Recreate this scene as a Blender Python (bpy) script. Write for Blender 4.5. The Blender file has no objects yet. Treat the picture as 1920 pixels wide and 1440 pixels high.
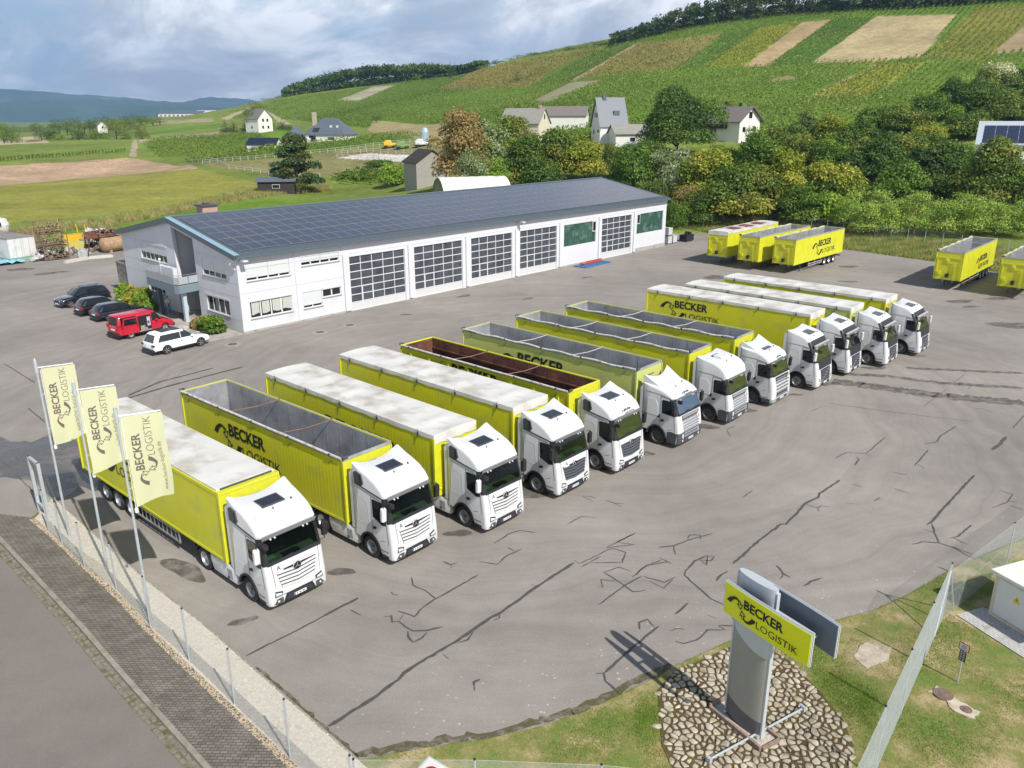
import bpy, math, random
import numpy as np
from mathutils import Vector, Matrix
random.seed(7); RNG = np.random.default_rng(7)
PI = math.pi; R = math.radians
scn = bpy.context.scene
COL = scn.collection
# ------------------------------------------------------------------ camera
F, PIT, ROLL, HC = 1504.58, 0.32201, -0.00258, 17.2156 # focal length in px of a 1920 px wide frame, pitch, roll, height
cam = bpy.data.cameras.new('camera'); camo = bpy.data.objects.new('camera', cam); COL.objects.link(camo)
cam.sensor_fit = 'HORIZONTAL'; cam.sensor_width = 36.0; cam.lens = 36.0 * F / 1920
cam.clip_start = 0.5; cam.clip_end = 40000
_fw = Vector((0, math.cos(PIT), -math.sin(PIT))); _up = Vector((0, math.sin(PIT), math.cos(PIT))); _rt = Vector((1, 0, 0))
_r2 = _rt * math.cos(ROLL) + _up * math.sin(ROLL); _u2 = -_rt * math.sin(ROLL) + _up * math.cos(ROLL)
camo.matrix_world = Matrix(((_r2.x, _u2.x, -_fw.x, 0), (_r2.y, _u2.y, -_fw.y, 0), (_r2.z, _u2.z, -_fw.z, HC), (0, 0, 0, 1)))
scn.camera = camo
CAM = Vector((0, 0, HC))
# ------------------------------------------------------------------ view, world, sun
scn.view_settings.view_transform = 'Standard'; scn.view_settings.look = 'None'
scn.view_settings.exposure = 0.25; scn.view_settings.gamma = 1.0
scn.cycles.use_denoising = True
try: scn.cycles.denoiser = 'OPENIMAGEDENOISE'
except Exception: pass
scn.cycles.max_bounces = 8; scn.cycles.transparent_max_bounces = 24; scn.cycles.volume_bounces = 0
scn.cycles.caustics_reflective = False; scn.cycles.caustics_refractive = False
SUNV = Vector((0.594, -0.805, 0.982)).normalized() # towards the sun
sun = bpy.data.lights.new('sun', 'SUN'); suno = bpy.data.objects.new('sun', sun); COL.objects.link(suno)
sun.energy = 4.9; sun.angle = R(0.53); sun.color = (1.0, 0.955, 0.88)
suno.rotation_euler = SUNV.to_track_quat('Z', 'Y').to_euler(); suno.location = (30, -30, 60)
world = bpy.data.worlds.new('World'); scn.world = world; world.use_nodes = True
nt = world.node_tree; N = nt.nodes; L = nt.links; N.clear()
def nd(tree, t, **k):
 n = tree.nodes.new(t)
 for a, b in k.items(): setattr(n, a, b)
 return n
sky = nd(nt, 'ShaderNodeTexSky', sky_type='NISHITA', sun_disc=False, sun_elevation=R(44.5), sun_rotation=math.atan2(SUNV.x, SUNV.y))
sky.air_density = 1.0; sky.dust_density = 1.2; sky.altitude = 200
tc = nd(nt, 'ShaderNodeTexCoord')
sep = nd(nt, 'ShaderNodeSeparateXYZ'); L.new(tc.outputs['Generated'], sep.inputs[0])
# clouds live on a plane high above the place: direction / (elevation + a little) gives where the view ray meets that layer
mz = nd(nt, 'ShaderNodeMath', operation='MAXIMUM'); L.new(sep.outputs['Z'], mz.inputs[0]); mz.inputs[1].default_value = 0.0
az = nd(nt, 'ShaderNodeMath', operation='ADD'); L.new(mz.outputs[0], az.inputs[0]); az.inputs[1].default_value = 0.42
dx = nd(nt, 'ShaderNodeMath', operation='DIVIDE'); L.new(sep.outputs['X'], dx.inputs[0]); L.new(az.outputs[0], dx.inputs[1])
dy = nd(nt, 'ShaderNodeMath', operation='DIVIDE'); L.new(sep.outputs['Y'], dy.inputs[0]); L.new(az.outputs[0], dy.inputs[1])
cmb = nd(nt, 'ShaderNodeCombineXYZ'); L.new(dx.outputs[0], cmb.inputs[0]); L.new(dy.outputs[0], cmb.inputs[1]); cmb.inputs[2].default_value = 3.3
def wnoise(scale, detail, rough, off=(0, 0, 0), dist=0.0):
 mp = nd(nt, 'ShaderNodeMapping'); mp.inputs['Location'].default_value = off; L.new(cmb.outputs[0], mp.inputs[0])
 n = nd(nt, 'ShaderNodeTexNoise'); n.inputs['Scale'].default_value = scale; n.inputs['Detail'].default_value = detail
 n.inputs['Roughness'].default_value = rough; n.inputs['Distortion'].default_value = dist
 L.new(mp.outputs[0], n.inputs['Vector']); return n
def wramp(src, stops):
 r = nd(nt, 'ShaderNodeValToRGB'); L.new(src, r.inputs[0]); e = r.color_ramp.elements
 while len(e) < len(stops): e.new(0.5)
 for el, (p_, c_) in zip(e, stops): el.position = p_; el.color = (*c_, 1)
 return r
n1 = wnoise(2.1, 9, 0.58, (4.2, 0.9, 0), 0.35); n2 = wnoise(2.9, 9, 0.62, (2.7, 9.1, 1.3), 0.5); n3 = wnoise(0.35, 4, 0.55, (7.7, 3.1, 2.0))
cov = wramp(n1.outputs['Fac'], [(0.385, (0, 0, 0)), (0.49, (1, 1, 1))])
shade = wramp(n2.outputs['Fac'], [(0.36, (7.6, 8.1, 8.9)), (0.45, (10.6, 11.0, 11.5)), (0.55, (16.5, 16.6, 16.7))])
skc = nd(nt, 'ShaderNodeMixRGB'); skc.blend_type = 'MIX'; skc.inputs[0].default_value = 0.7
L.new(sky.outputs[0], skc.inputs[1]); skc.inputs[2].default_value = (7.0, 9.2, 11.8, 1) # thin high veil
hi = nd(nt, 'ShaderNodeMapRange'); hi.interpolation_type = 'SMOOTHSTEP'; hi.inputs[1].default_value = .24; hi.inputs[2].default_value = .55; hi.inputs[3].default_value = 1; hi.inputs[4].default_value = 0; L.new(sep.outputs['Z'], hi.inputs[0]) # bright clouds kept low in view and faded out overhead to weaken the fill light
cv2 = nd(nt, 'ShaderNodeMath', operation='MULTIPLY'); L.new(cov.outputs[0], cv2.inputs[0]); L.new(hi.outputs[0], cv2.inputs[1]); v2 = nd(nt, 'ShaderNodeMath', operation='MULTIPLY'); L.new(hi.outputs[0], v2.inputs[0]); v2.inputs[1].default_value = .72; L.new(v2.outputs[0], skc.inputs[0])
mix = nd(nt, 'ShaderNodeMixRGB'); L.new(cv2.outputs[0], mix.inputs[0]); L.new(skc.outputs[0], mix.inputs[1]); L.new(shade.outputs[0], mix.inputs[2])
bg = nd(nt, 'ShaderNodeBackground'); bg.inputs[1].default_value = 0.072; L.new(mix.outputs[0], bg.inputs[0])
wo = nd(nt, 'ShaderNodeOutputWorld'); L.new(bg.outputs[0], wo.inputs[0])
# ------------------------------------------------------------------ measuring helpers (where a sight line of the survey photo meets the ground)
def ray(px, py): return (_fw + _r2 * ((px - 960) / F) - _u2 * ((py - 720) / F))
def gp(px, py, z=0.0):
 d = ray(px, py); return CAM + d * ((z - HC) / d.z)
def xat(px, Y, py=300):
 d = ray(px, py); return d.x / d.y * Y
def zat(py, Y, px=960):
 d = ray(px, py); return HC + d.z / d.y * Y
# ------------------------------------------------------------------ materials
MATS = {}; CH = {}
def mat(name, color=(0.5, 0.5, 0.5), rough=0.6, metal=0.0, noise=0.0, nscale=3.0, bump=0.0, bscale=20.0, coat=0.0, spec=0.5, dirt=None, dscale=0.6, dlo=0.5, dhi=0.7):
 if name in MATS: return MATS[name]
 m = bpy.data.materials.new(name); m.use_nodes = True; t = m.node_tree; b = t.nodes['Principled BSDF']
 b.inputs['Base Color'].default_value = (*color, 1); b.inputs['Roughness'].default_value = rough; b.inputs['Metallic'].default_value = metal
 b.inputs['Specular IOR Level'].default_value = spec
 if coat: b.inputs['Coat Weight'].default_value = coat; b.inputs['Coat Roughness'].default_value = 0.08
 tcn = nd(t, 'ShaderNodeTexCoord'); src = None
 if noise:
  n = nd(t, 'ShaderNodeTexNoise'); n.inputs['Scale'].default_value = nscale; n.inputs['Detail'].default_value = 6; n.inputs['Roughness'].default_value = 0.65
  t.links.new(tcn.outputs['Object'], n.inputs['Vector'])
  r = nd(t, 'ShaderNodeMapRange'); r.inputs[1].default_value = 0.3; r.inputs[2].default_value = 0.7; r.inputs[3].default_value = 1 - noise; r.inputs[4].default_value = 1 + noise
  t.links.new(n.outputs['Fac'], r.inputs[0])
  v = nd(t, 'ShaderNodeVectorMath', operation='SCALE'); v.inputs[0].default_value = color; t.links.new(r.outputs[0], v.inputs['Scale'])
  src = v.outputs[0]
 if dirt:
  n = nd(t, 'ShaderNodeTexNoise'); n.inputs['Scale'].default_value = dscale; n.inputs['Detail'].default_value = 7; n.inputs['Roughness'].default_value = 0.6
  t.links.new(tcn.outputs['Object'], n.inputs['Vector'])
  r = nd(t, 'ShaderNodeMapRange'); r.inputs[1].default_value = dlo; r.inputs[2].default_value = dhi; t.links.new(n.outputs['Fac'], r.inputs[0])
  mx = nd(t, 'ShaderNodeMixRGB'); t.links.new(r.outputs[0], mx.inputs[0])
  if src is not None: t.links.new(src, mx.inputs[1])
  else: mx.inputs[1].default_value = (*color, 1)
  mx.inputs[2].default_value = (*dirt, 1); src = mx.outputs[0]
 if src is not None: t.links.new(src, b.inputs['Base Color'])
 if bump:
  n = nd(t, 'ShaderNodeTexNoise'); n.inputs['Scale'].default_value = bscale; n.inputs['Detail'].default_value = 4
  t.links.new(tcn.outputs['Object'], n.inputs['Vector'])
  bp = nd(t, 'ShaderNodeBump'); bp.inputs['Strength'].default_value = bump; bp.inputs['Distance'].default_value = 0.02
  t.links.new(n.outputs['Fac'], bp.inputs['Height']); t.links.new(bp.outputs[0], b.inputs['Normal'])
 MATS[name] = m; return m
def glass_mat(name, tint=(0.35, 0.42, 0.38), gloss=1.0):
 m = bpy.data.materials.new(name); m.use_nodes = True; t = m.node_tree; t.nodes.clear()
 tr = nd(t, 'ShaderNodeBsdfTransparent'); tr.inputs[0].default_value = (*tint, 1)
 gl = nd(t, 'ShaderNodeBsdfGlossy'); gl.inputs['Roughness'].default_value = 0.03
 fr = nd(t, 'ShaderNodeFresnel'); fr.inputs[0].default_value = 1.28
 mx = nd(t, 'ShaderNodeMixShader'); o = nd(t, 'ShaderNodeOutputMaterial')
 fs = nd(t, 'ShaderNodeMath', operation='MULTIPLY'); t.links.new(fr.outputs[0], fs.inputs[0]); fs.inputs[1].default_value = .38; t.links.new(fs.outputs[0], mx.inputs[0]); t.links.new(tr.outputs[0], mx.inputs[1]); t.links.new(gl.outputs[0], mx.inputs[2]); t.links.new(mx.outputs[0], o.inputs[0])
 MATS[name] = m; return m
def acrylic(name, c, f):
 m = bpy.data.materials.new(name); m.use_nodes = True; t = m.node_tree; t.nodes.clear(); tr = nd(t, 'ShaderNodeBsdfTransparent'); tr.inputs[0].default_value = (.8, .84, .9, 1); p = nd(t, 'ShaderNodeBsdfPrincipled'); p.inputs['Base Color'].default_value = (*c, 1); p.inputs['Roughness'].default_value = .15
 tcn = nd(t, 'ShaderNodeTexCoord'); n = nd(t, 'ShaderNodeTexNoise'); n.inputs['Scale'].default_value = .8; t.links.new(tcn.outputs['Object'], n.inputs['Vector']); r = nd(t, 'ShaderNodeMapRange'); r.inputs[1].default_value = .35; r.inputs[2].default_value = .65; r.inputs[3].default_value = f * .7; r.inputs[4].default_value = f * 1.3; t.links.new(n.outputs['Fac'], r.inputs[0])
 mx = nd(t, 'ShaderNodeMixShader'); o = nd(t, 'ShaderNodeOutputMaterial'); t.links.new(r.outputs[0], mx.inputs[0]); t.links.new(tr.outputs[0], mx.inputs[1]); t.links.new(p.outputs[0], mx.inputs[2]); t.links.new(mx.outputs[0], o.inputs[0]); MATS[name] = m; return m
# ------------------------------------------------------------------ mesh builder
class MB:
 def __init__(s): s.v = []; s.f = []; s.m = []; s.mi = 0
 def add(s, vs, fs, mi=None):
  k = len(s.v); s.v.extend([tuple(a) for a in vs]); mi = s.mi if mi is None else mi
  for f in fs: s.f.append(tuple(i + k for i in f)); s.m.append(mi)
  return s
 def box(s, c, d, rz=0.0, mi=None, M=None):
  x, y, z = d[0] / 2, d[1] / 2, d[2] / 2
  vs = [Vector((a, b, e)) for a in (-x, x) for b in (-y, y) for e in (-z, z)]
  T = Matrix.Translation(c) @ Matrix.Rotation(rz, 4, 'Z') if M is None else Matrix.Translation(c) @ M
  return s.add([T @ v for v in vs], [(0, 1, 3, 2), (4, 6, 7, 5), (0, 4, 5, 1), (2, 3, 7, 6), (0, 2, 6, 4), (1, 5, 7, 3)], mi)
 def bb(s, x0, x1, y0, y1, z0, z1, mi=None): return s.box(((x0 + x1) / 2, (y0 + y1) / 2, (z0 + z1) / 2), (abs(x1 - x0), abs(y1 - y0), abs(z1 - z0)), mi=mi)
 def tube(s, pts, r, n=8, mi=None, cap=True, r2=None):
  pts = [Vector(p) for p in pts]; rings = []; up = Vector((0, 0, 1)); m = len(pts)
  prev = None
  for i, p in enumerate(pts):
   d = (pts[min(i + 1, m - 1)] - pts[max(i - 1, 0)]).normalized()
   a = prev if prev is not None and abs(prev.dot(d)) < 0.95 else (Vector((1, 0, 0)) if abs(d.z) > 0.9 else up)
   u = (a - d * a.dot(d)).normalized(); prev = u; w = d.cross(u)
   rr = r if r2 is None else r + (r2 - r) * i / (m - 1)
   rings.append([p + (u * math.cos(2 * PI * k / n) + w * math.sin(2 * PI * k / n)) * rr for k in range(n)])
  vs = [v for g in rings for v in g]; fs = []
  for i in range(m - 1):
   for k in range(n): a, b = i * n + k, i * n + (k + 1) % n; fs.append((a, b, b + n, a + n))
  if cap: fs.append(tuple(range(n))[::-1]); fs.append(tuple((m - 1) * n + k for k in range(n)))
  return s.add(vs, fs, mi)
 def lathe(s, c, prof, n=24, axis='Z', mi=None):
  """prof: list of (radius, height) turned about the axis through c"""
  vs = []; fs = []
  for (r, h) in prof:
   for k in range(n):
    a = 2 * PI * k / n; u, w = r * math.cos(a), r * math.sin(a)
    vs.append(Vector(c) + (Vector((u, w, h)) if axis == 'Z' else Vector((w, h, u)) if axis == 'Y' else Vector((h, u, w))))
  for i in range(len(prof) - 1):
   for k in range(n): a, b = i * n + k, i * n + (k + 1) % n; fs.append((a, b, b + n, a + n))
  return s.add(vs, fs, mi)
 def poly(s, pts, mi=None): return s.add(pts, [tuple(range(len(pts)))], mi)
 def prism(s, pts, off, mi=None):
  """closed solid: polygon pts swept by the vector off"""
  n = len(pts); off = Vector(off); vs = [Vector(p) for p in pts]; vs += [v + off for v in vs]
  fs = [tuple(range(n))[::-1], tuple(range(n, 2 * n))] + [(i, (i + 1) % n, (i + 1) % n + n, i + n) for i in range(n)]
  return s.add(vs, fs, mi)
 def rext(s, prof, hw, r=0.1, w=None, nseg=4, mi=None, mfun=None, skip=None, zf=None, core=(0.0,), ends=True):
  """rounded extrusion across y of a closed (x,z) profile; w = how strongly each profile point draws in at the sides"""
  n = len(prof); P = [Vector((a, b)) for a, b in prof]; w = w or [1] * n
  nor = []
  area = sum(P[i].x * P[(i + 1) % n].y - P[(i + 1) % n].x * P[i].y for i in range(n)); sg = 1 if area > 0 else -1
  for i in range(n):
   a = (P[i] - P[i - 1]).normalized(); b = (P[(i + 1) % n] - P[i]).normalized(); t = (a + b)
   t = t.normalized() if t.length > 1e-6 else a
   nn = Vector((-t.y, t.x)) * sg; c = max(0.6, math.sqrt(max(0.0, (1 + a.dot(b)) / 2))); nor.append(nn / c) # points inward
  ys = []
  for k in range(nseg + 1):
   a = PI / 2 * (1 - k / nseg); ys.append((-(hw - r + r * math.sin(a)), r * (1 - math.cos(a))))
  mid = [(-(hw - r) * c, 0.0) for c in core if c > 0] + [(0.0, 0.0)] if 0.0 in core else []
  half = ys + [(-(hw - r) * c, 0.0) for c in sorted(core, reverse=True) if c > 0]
  full = half + ([(0.0, 0.0)] if 0.0 in core else []) + [(-y, d) for y, d in reversed(half)]
  vs = []
  for (y, d) in full:
   for i in range(n):
    q = P[i] + nor[i] * d * w[i]; z = q.y
    if zf: z = zf(q.x, y, z)
    vs.append((q.x, y, z))
  m = len(full); fs = []; ms = []
  for j in range(m - 1):
   for i in range(n):
    if skip and skip(i, full[j][0], full[j + 1][0]): continue
    i2 = (i + 1) % n; fs.append((j * n + i, j * n + i2, (j + 1) * n + i2, (j + 1) * n + i))
    ms.append(mfun(i, full[j][0], full[j + 1][0]) if mfun else (mi or s.mi))
  if ends: fs.append(tuple(range(n))[::-1]); fs.append(tuple((m - 1) * n + i for i in range(n))); ms += [mi or s.mi] * 2
  k = len(s.v); s.v.extend(vs)
  for f, mm in zip(fs, ms): s.f.append(tuple(i + k for i in f)); s.m.append(mm)
  return s
 def mesh(s, name, mats, smooth=None):
  me = bpy.data.meshes.new(name); me.from_pydata([tuple(v) for v in s.v], [], s.f)
  for m in (mats if isinstance(mats, (list, tuple)) else [mats]): me.materials.append(m)
  me.polygons.foreach_set('material_index', s.m)
  if smooth is not None:
   me.polygons.foreach_set('use_smooth', [True] * len(s.f))
   try: me.set_sharp_from_angle(angle=R(smooth))
   except Exception: pass
  me.update(); return me
 def build(s, name, mats, parent=None, smooth=None, loc=None, rot=None, recalc=True):
  me = s.mesh(name, mats, smooth)
  if recalc:
   import bmesh
   bm = bmesh.new(); bm.from_mesh(me); bmesh.ops.recalc_face_normals(bm, faces=bm.faces); bm.to_mesh(me); bm.free()
  return obj(name, me, parent, loc, rot)
def obj(name, me, parent=None, loc=None, rot=None):
 o = bpy.data.objects.new(name, me); COL.objects.link(o)
 if parent is not None: o.parent = parent; CH.setdefault(parent.name, []).append(o)
 if loc is not None: o.location = loc
 if rot is not None: o.rotation_euler = rot
 return o
def tag(o, label=None, cat=None, group=None, kind=None):
 if label: o['label'] = label
 if cat: o['category'] = cat
 if group: o['group'] = group
 if kind: o['kind'] = kind
 return o
def thing(name, loc, rz, label, cat, group=None):
 o = bpy.data.objects.new(name, None); COL.objects.link(o); o.empty_display_size = 0.3
 o.location = loc; o.rotation_euler = (0, 0, rz); return tag(o, label, cat, group)
def copy_tree(o, parent=None, only=None):
 c = o.copy(); COL.objects.link(c)
 if parent is not None: c.parent = parent; CH.setdefault(parent.name, []).append(c)
 for ch in CH.get(o.name, []): copy_tree(ch, c)
 return c
_FT = {}
def text_obj(name, s, size, m, parent, M, bold=0.0, extrude=0.004, align='LEFT', sx=1.0):
 """lettering as a thin solid mesh; M maps the text plane (x right, y up, z out) into the parent's space; size is the capital height"""
 key = (s, size, bold, extrude, align, sx, m.name)
 if key not in _FT:
  cu = bpy.data.curves.new('lettering', 'FONT'); cu.body = s; cu.size = size / 0.73; cu.offset = bold * size; cu.extrude = extrude; cu.align_x = align
  cu.resolution_u = 3; t = bpy.data.objects.new('t', cu); COL.objects.link(t)
  dg = bpy.context.evaluated_depsgraph_get(); me = bpy.data.meshes.new_from_object(t.evaluated_get(dg)); bpy.data.objects.remove(t); bpy.data.curves.remove(cu)
  if sx != 1.0: me.transform(Matrix.Diagonal((sx, 1, 1, 1)))
  me.materials.clear(); me.materials.append(m); me.name = 'lettering'; _FT[key] = me
 o = obj(name, _FT[key], parent); o.matrix_local = M; return o
def frameM(o, xd, yd, zd):
 xd, yd, zd = Vector(xd), Vector(yd), Vector(zd)
 return Matrix(((xd.x, yd.x, zd.x, o[0]), (xd.y, yd.y, zd.y, o[1]), (xd.z, yd.z, zd.z, o[2]), (0, 0, 0, 1)))
# common materials
WHITE = mat('white_paint', (0.62, 0.63, 0.64), 0.28, noise=0.03, coat=0.4, dirt=(0.50, 0.48, 0.44), dscale=1.3, dlo=0.56, dhi=0.9)
BLACKP = mat('black_plastic', (0.018, 0.019, 0.022), 0.45, noise=0.2)
DGREY = mat('dark_grey_plastic', (0.06, 0.065, 0.075), 0.5, noise=0.15)
MGREY = mat('grey_paint', (0.22, 0.23, 0.24), 0.5, noise=0.1)
SILVER = mat('silver_metal', (0.55, 0.56, 0.57), 0.35, 0.7, noise=0.08)
ALU = mat('worn_aluminium', (0.42, 0.43, 0.45), 0.5, 0.35, noise=0.18, nscale=1.5, dirt=(0.22, 0.21, 0.20), dscale=1.2, dlo=0.52, dhi=0.8)
GALV = mat('galvanised_steel', (0.46, 0.50, 0.53), 0.45, 0.3, noise=0.12)
RUBBER = mat('tyre_rubber', (0.022, 0.022, 0.023), 0.85, noise=0.25, dirt=(0.07, 0.065, 0.06), dscale=4)
YEL = mat('yellow_paint', (0.60, 0.60, 0.020), 0.42, noise=0.05, nscale=0.8, coat=0.1, dirt=(0.46, 0.44, 0.10), dscale=0.9, dlo=0.50, dhi=0.82)
YELOLD = mat('faded_yellow_paint', (0.50, 0.54, 0.16), 0.5, noise=0.07, nscale=0.8, dirt=(0.40, 0.42, 0.18), dscale=0.8)
TARP = mat('white_tarpaulin', (0.60, 0.59, 0.56), 0.6, noise=0.05, nscale=0.5, bump=0.5, bscale=2.2, dirt=(0.36, 0.32, 0.26), dscale=0.6, dlo=0.5, dhi=0.72)
RUST = mat('rusty_steel', (0.16, 0.062, 0.035), 0.85, noise=0.4, nscale=2.0, bump=0.3, dirt=(0.055, 0.022, 0.016), dscale=0.8, dlo=0.4, dhi=0.65)
INNER = mat('scratched_aluminium_inside', (0.35, 0.36, 0.38), 0.5, 0.3, noise=0.2, nscale=1.2, dirt=(0.20, 0.20, 0.21), dscale=0.7)
INK = mat('black_lettering', (0.012, 0.012, 0.014), 0.5, noise=0.1)
LENS = mat('lamp_lens', (0.75, 0.77, 0.8), 0.12, 0.2, noise=0.04)
AMBER = mat('amber_lens', (0.75, 0.22, 0.02), 0.2, noise=0.05)
REDL = mat('red_lens', (0.45, 0.012, 0.012), 0.2, noise=0.05)
CONC = mat('concrete', (0.36, 0.35, 0.33), 0.9, noise=0.12, nscale=2, bump=0.3, dirt=(0.20, 0.19, 0.17), dscale=1.5)
WOOD = mat('weathered_wood', (0.20, 0.14, 0.09), 0.85, noise=0.35, nscale=5)
GLASS = glass_mat('windscreen_glass', (0.42, 0.52, 0.44))
DGLASS = mat('dark_window_glass', (0.012, 0.016, 0.018), 0.06, noise=0.2, nscale=1, spec=0.8)

# ================================================================== TERRAIN
# heights: a smooth surface through surveyed points (sight line px,py and distance Y), flat in the yard and the valley
CP = []
def cps(px, py, Y): CP.append((xat(px, Y, py), Y, zat(py, Y, px)))
for x_ in (-75, -40, -10, 20, 45):
 for y_ in (5, 45, 85): CP.append((x_, y_, 0))
CP += [(60, 5, 0), (62, 60, 0), (70, 95, 0), (-30, 110, 0), (-5, 125, 0), (30, 125, 0), (-80, 140, 0), (-60, 190, 0), (-150, 200, 0), (-30, 205, 0.5), (-120, 290, 0), (-230, 300, 0), (-200, 480, 0), (-330, 600, 0), (-500, 900, -2)]
for q in [(500, 278, 280), (600, 264, 300), (490, 247, 385), (430, 250, 420), (270, 266, 470), (330, 258, 520), (200, 240, 900), (20, 250, 800),
          (350, 221, 1200), (440, 216, 900), (480, 199, 820), (530, 184, 800), (620, 170, 790), (700, 160, 780), (800, 148, 730), (900, 132, 680), (620, 232, 420), (700, 245, 380),
          (700, 200, 520), (800, 235, 370), (800, 175, 590), (920, 200, 450), (940, 118, 600), (1050, 98, 560), (1150, 84, 520), (1150, 150, 370), (1140, 262, 206), (1140, 205, 265),
          (1300, 49, 480), (1300, 170, 300), (1380, 258, 200), (1500, 24, 450), (1500, 120, 330), (1600, 185, 250), (1690, 14, 410), (1700, 100, 315), (1850, 60, 330), (1850, 150, 235), (1920, 5, 370),
          (1550, 382, 140), (1850, 330, 140), (800, 345, 190), (850, 374, 150), (1000, 350, 155), (1250, 350, 150), (1700, 290, 165), (1000, 262, 215), (900, 290, 200), (1890, 262, 165), (700, 300, 250)]: cps(*q)
# beyond the hilltops the ground levels off
for px, py, Y in [(530, 184, 1150), (700, 160, 1100), (900, 132, 980), (1150, 84, 800), (1300, 49, 760), (1500, 24, 720), (1700, 10, 680), (1920, 5, 650), (440, 216, 1300)]:
 x_, z_ = xat(px, Y, py), zat(py, Y, px); CP.append((x_, Y, z_ - 26))
CP += [(-900, 1500, -4), (-1500, 900, -4), (200, 1700, 60), (900, 1500, 90), (900, 600, 80), (-300, 1700, 10), (-900, 300, -3), (300, 120, 25), (200, 50, 8)]
CPA = np.array(CP, float); PX = CPA[:, :2] / 100.0
def _U(r2): return np.where(r2 > 0, r2 * np.log(np.maximum(r2, 1e-12)), 0.0)
_n = len(PX); _K = _U(((PX[:, None] - PX[None]) ** 2).sum(-1)) + np.eye(_n) * 0.01
_P = np.hstack([np.ones((_n, 1)), PX]); _A = np.block([[_K, _P], [_P.T, np.zeros((3, 3))]])
_S = np.linalg.solve(_A, np.concatenate([CPA[:, 2], np.zeros(3)]))
def hgt(X, Y):
 X = np.atleast_1d(np.asarray(X, float)); Y = np.atleast_1d(np.asarray(Y, float)); sh = X.shape
 q = np.stack([X.ravel(), Y.ravel()], 1) / 100.0; out = np.empty(len(q))
 for i in range(0, len(q), 20000):
  c = q[i:i + 20000]; out[i:i + 20000] = _U(((c[:, None] - PX[None]) ** 2).sum(-1)) @ _S[:_n] + _S[_n] + c @ _S[_n + 1:]
 x, y = X.ravel(), Y.ravel()
 # the yard and the fields right behind it are level
 u = (x * 0.0 + y); flat = 1 / (1 + np.exp(np.clip((u - 128 - 0.25 * np.maximum(0, -x - 5)) / 7.0, -30, 30)))
 far = np.clip((np.hypot(x, y) - 1500) / 700, 0, 1)
 return ((out * (1 - flat)) * (1 - far) + far * -4 - 0.02).reshape(sh)
def hz(x, y): return float(hgt([x], [y])[0])
def gt(px, py):
 """first meeting of a sight line with the land"""
 d = ray(px, py); k = np.geomspace(14, 3000, 900); X, Y, Z = d.x * k, d.y * k, HC + d.z * k
 b = np.nonzero(Z < hgt(X, Y))[0]
 if len(b) == 0 or b[0] == 0: return None
 i = b[0]; k2 = np.linspace(k[i - 1], k[i], 40); X, Y, Z = d.x * k2, d.y * k2, HC + d.z * k2; j = np.argmax(Z < hgt(X, Y)); return (float(X[j]), float(Y[j]))
def inpoly(X, Y, poly):
 ins = np.zeros(X.shape, bool); n = len(poly)
 for i in range(n):
  x1, y1 = poly[i]; x2, y2 = poly[i - 1]
  if y1 == y2: continue
  c = ((y1 > Y) != (y2 > Y)) & (X < (x2 - x1) * (Y - y1) / (y2 - y1) + x1); ins ^= c
 return ins
def hpoly(pts):
 out = []
 for i, p in enumerate(pts): # subdivide so that borders follow the ground
  q = pts[(i + 1) % len(pts)]
  for s in range(4):
   g = gt(p[0] + (q[0] - p[0]) * s / 4, p[1] + (q[1] - p[1]) * s / 4)
   if g: out.append(g)
 return out
def fieldcol(a, b, f): return tuple(a[i] + (b[i] - a[i]) * f for i in range(3))
MEADOW = (0.16, 0.21, 0.04); OLIVE = (0.235, 0.235, 0.045); SOIL = (0.42, 0.29, 0.19); VINE = (0.11, 0.20, 0.025); DRY = (0.30, 0.25, 0.12); PALE = (0.38, 0.33, 0.21)
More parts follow.
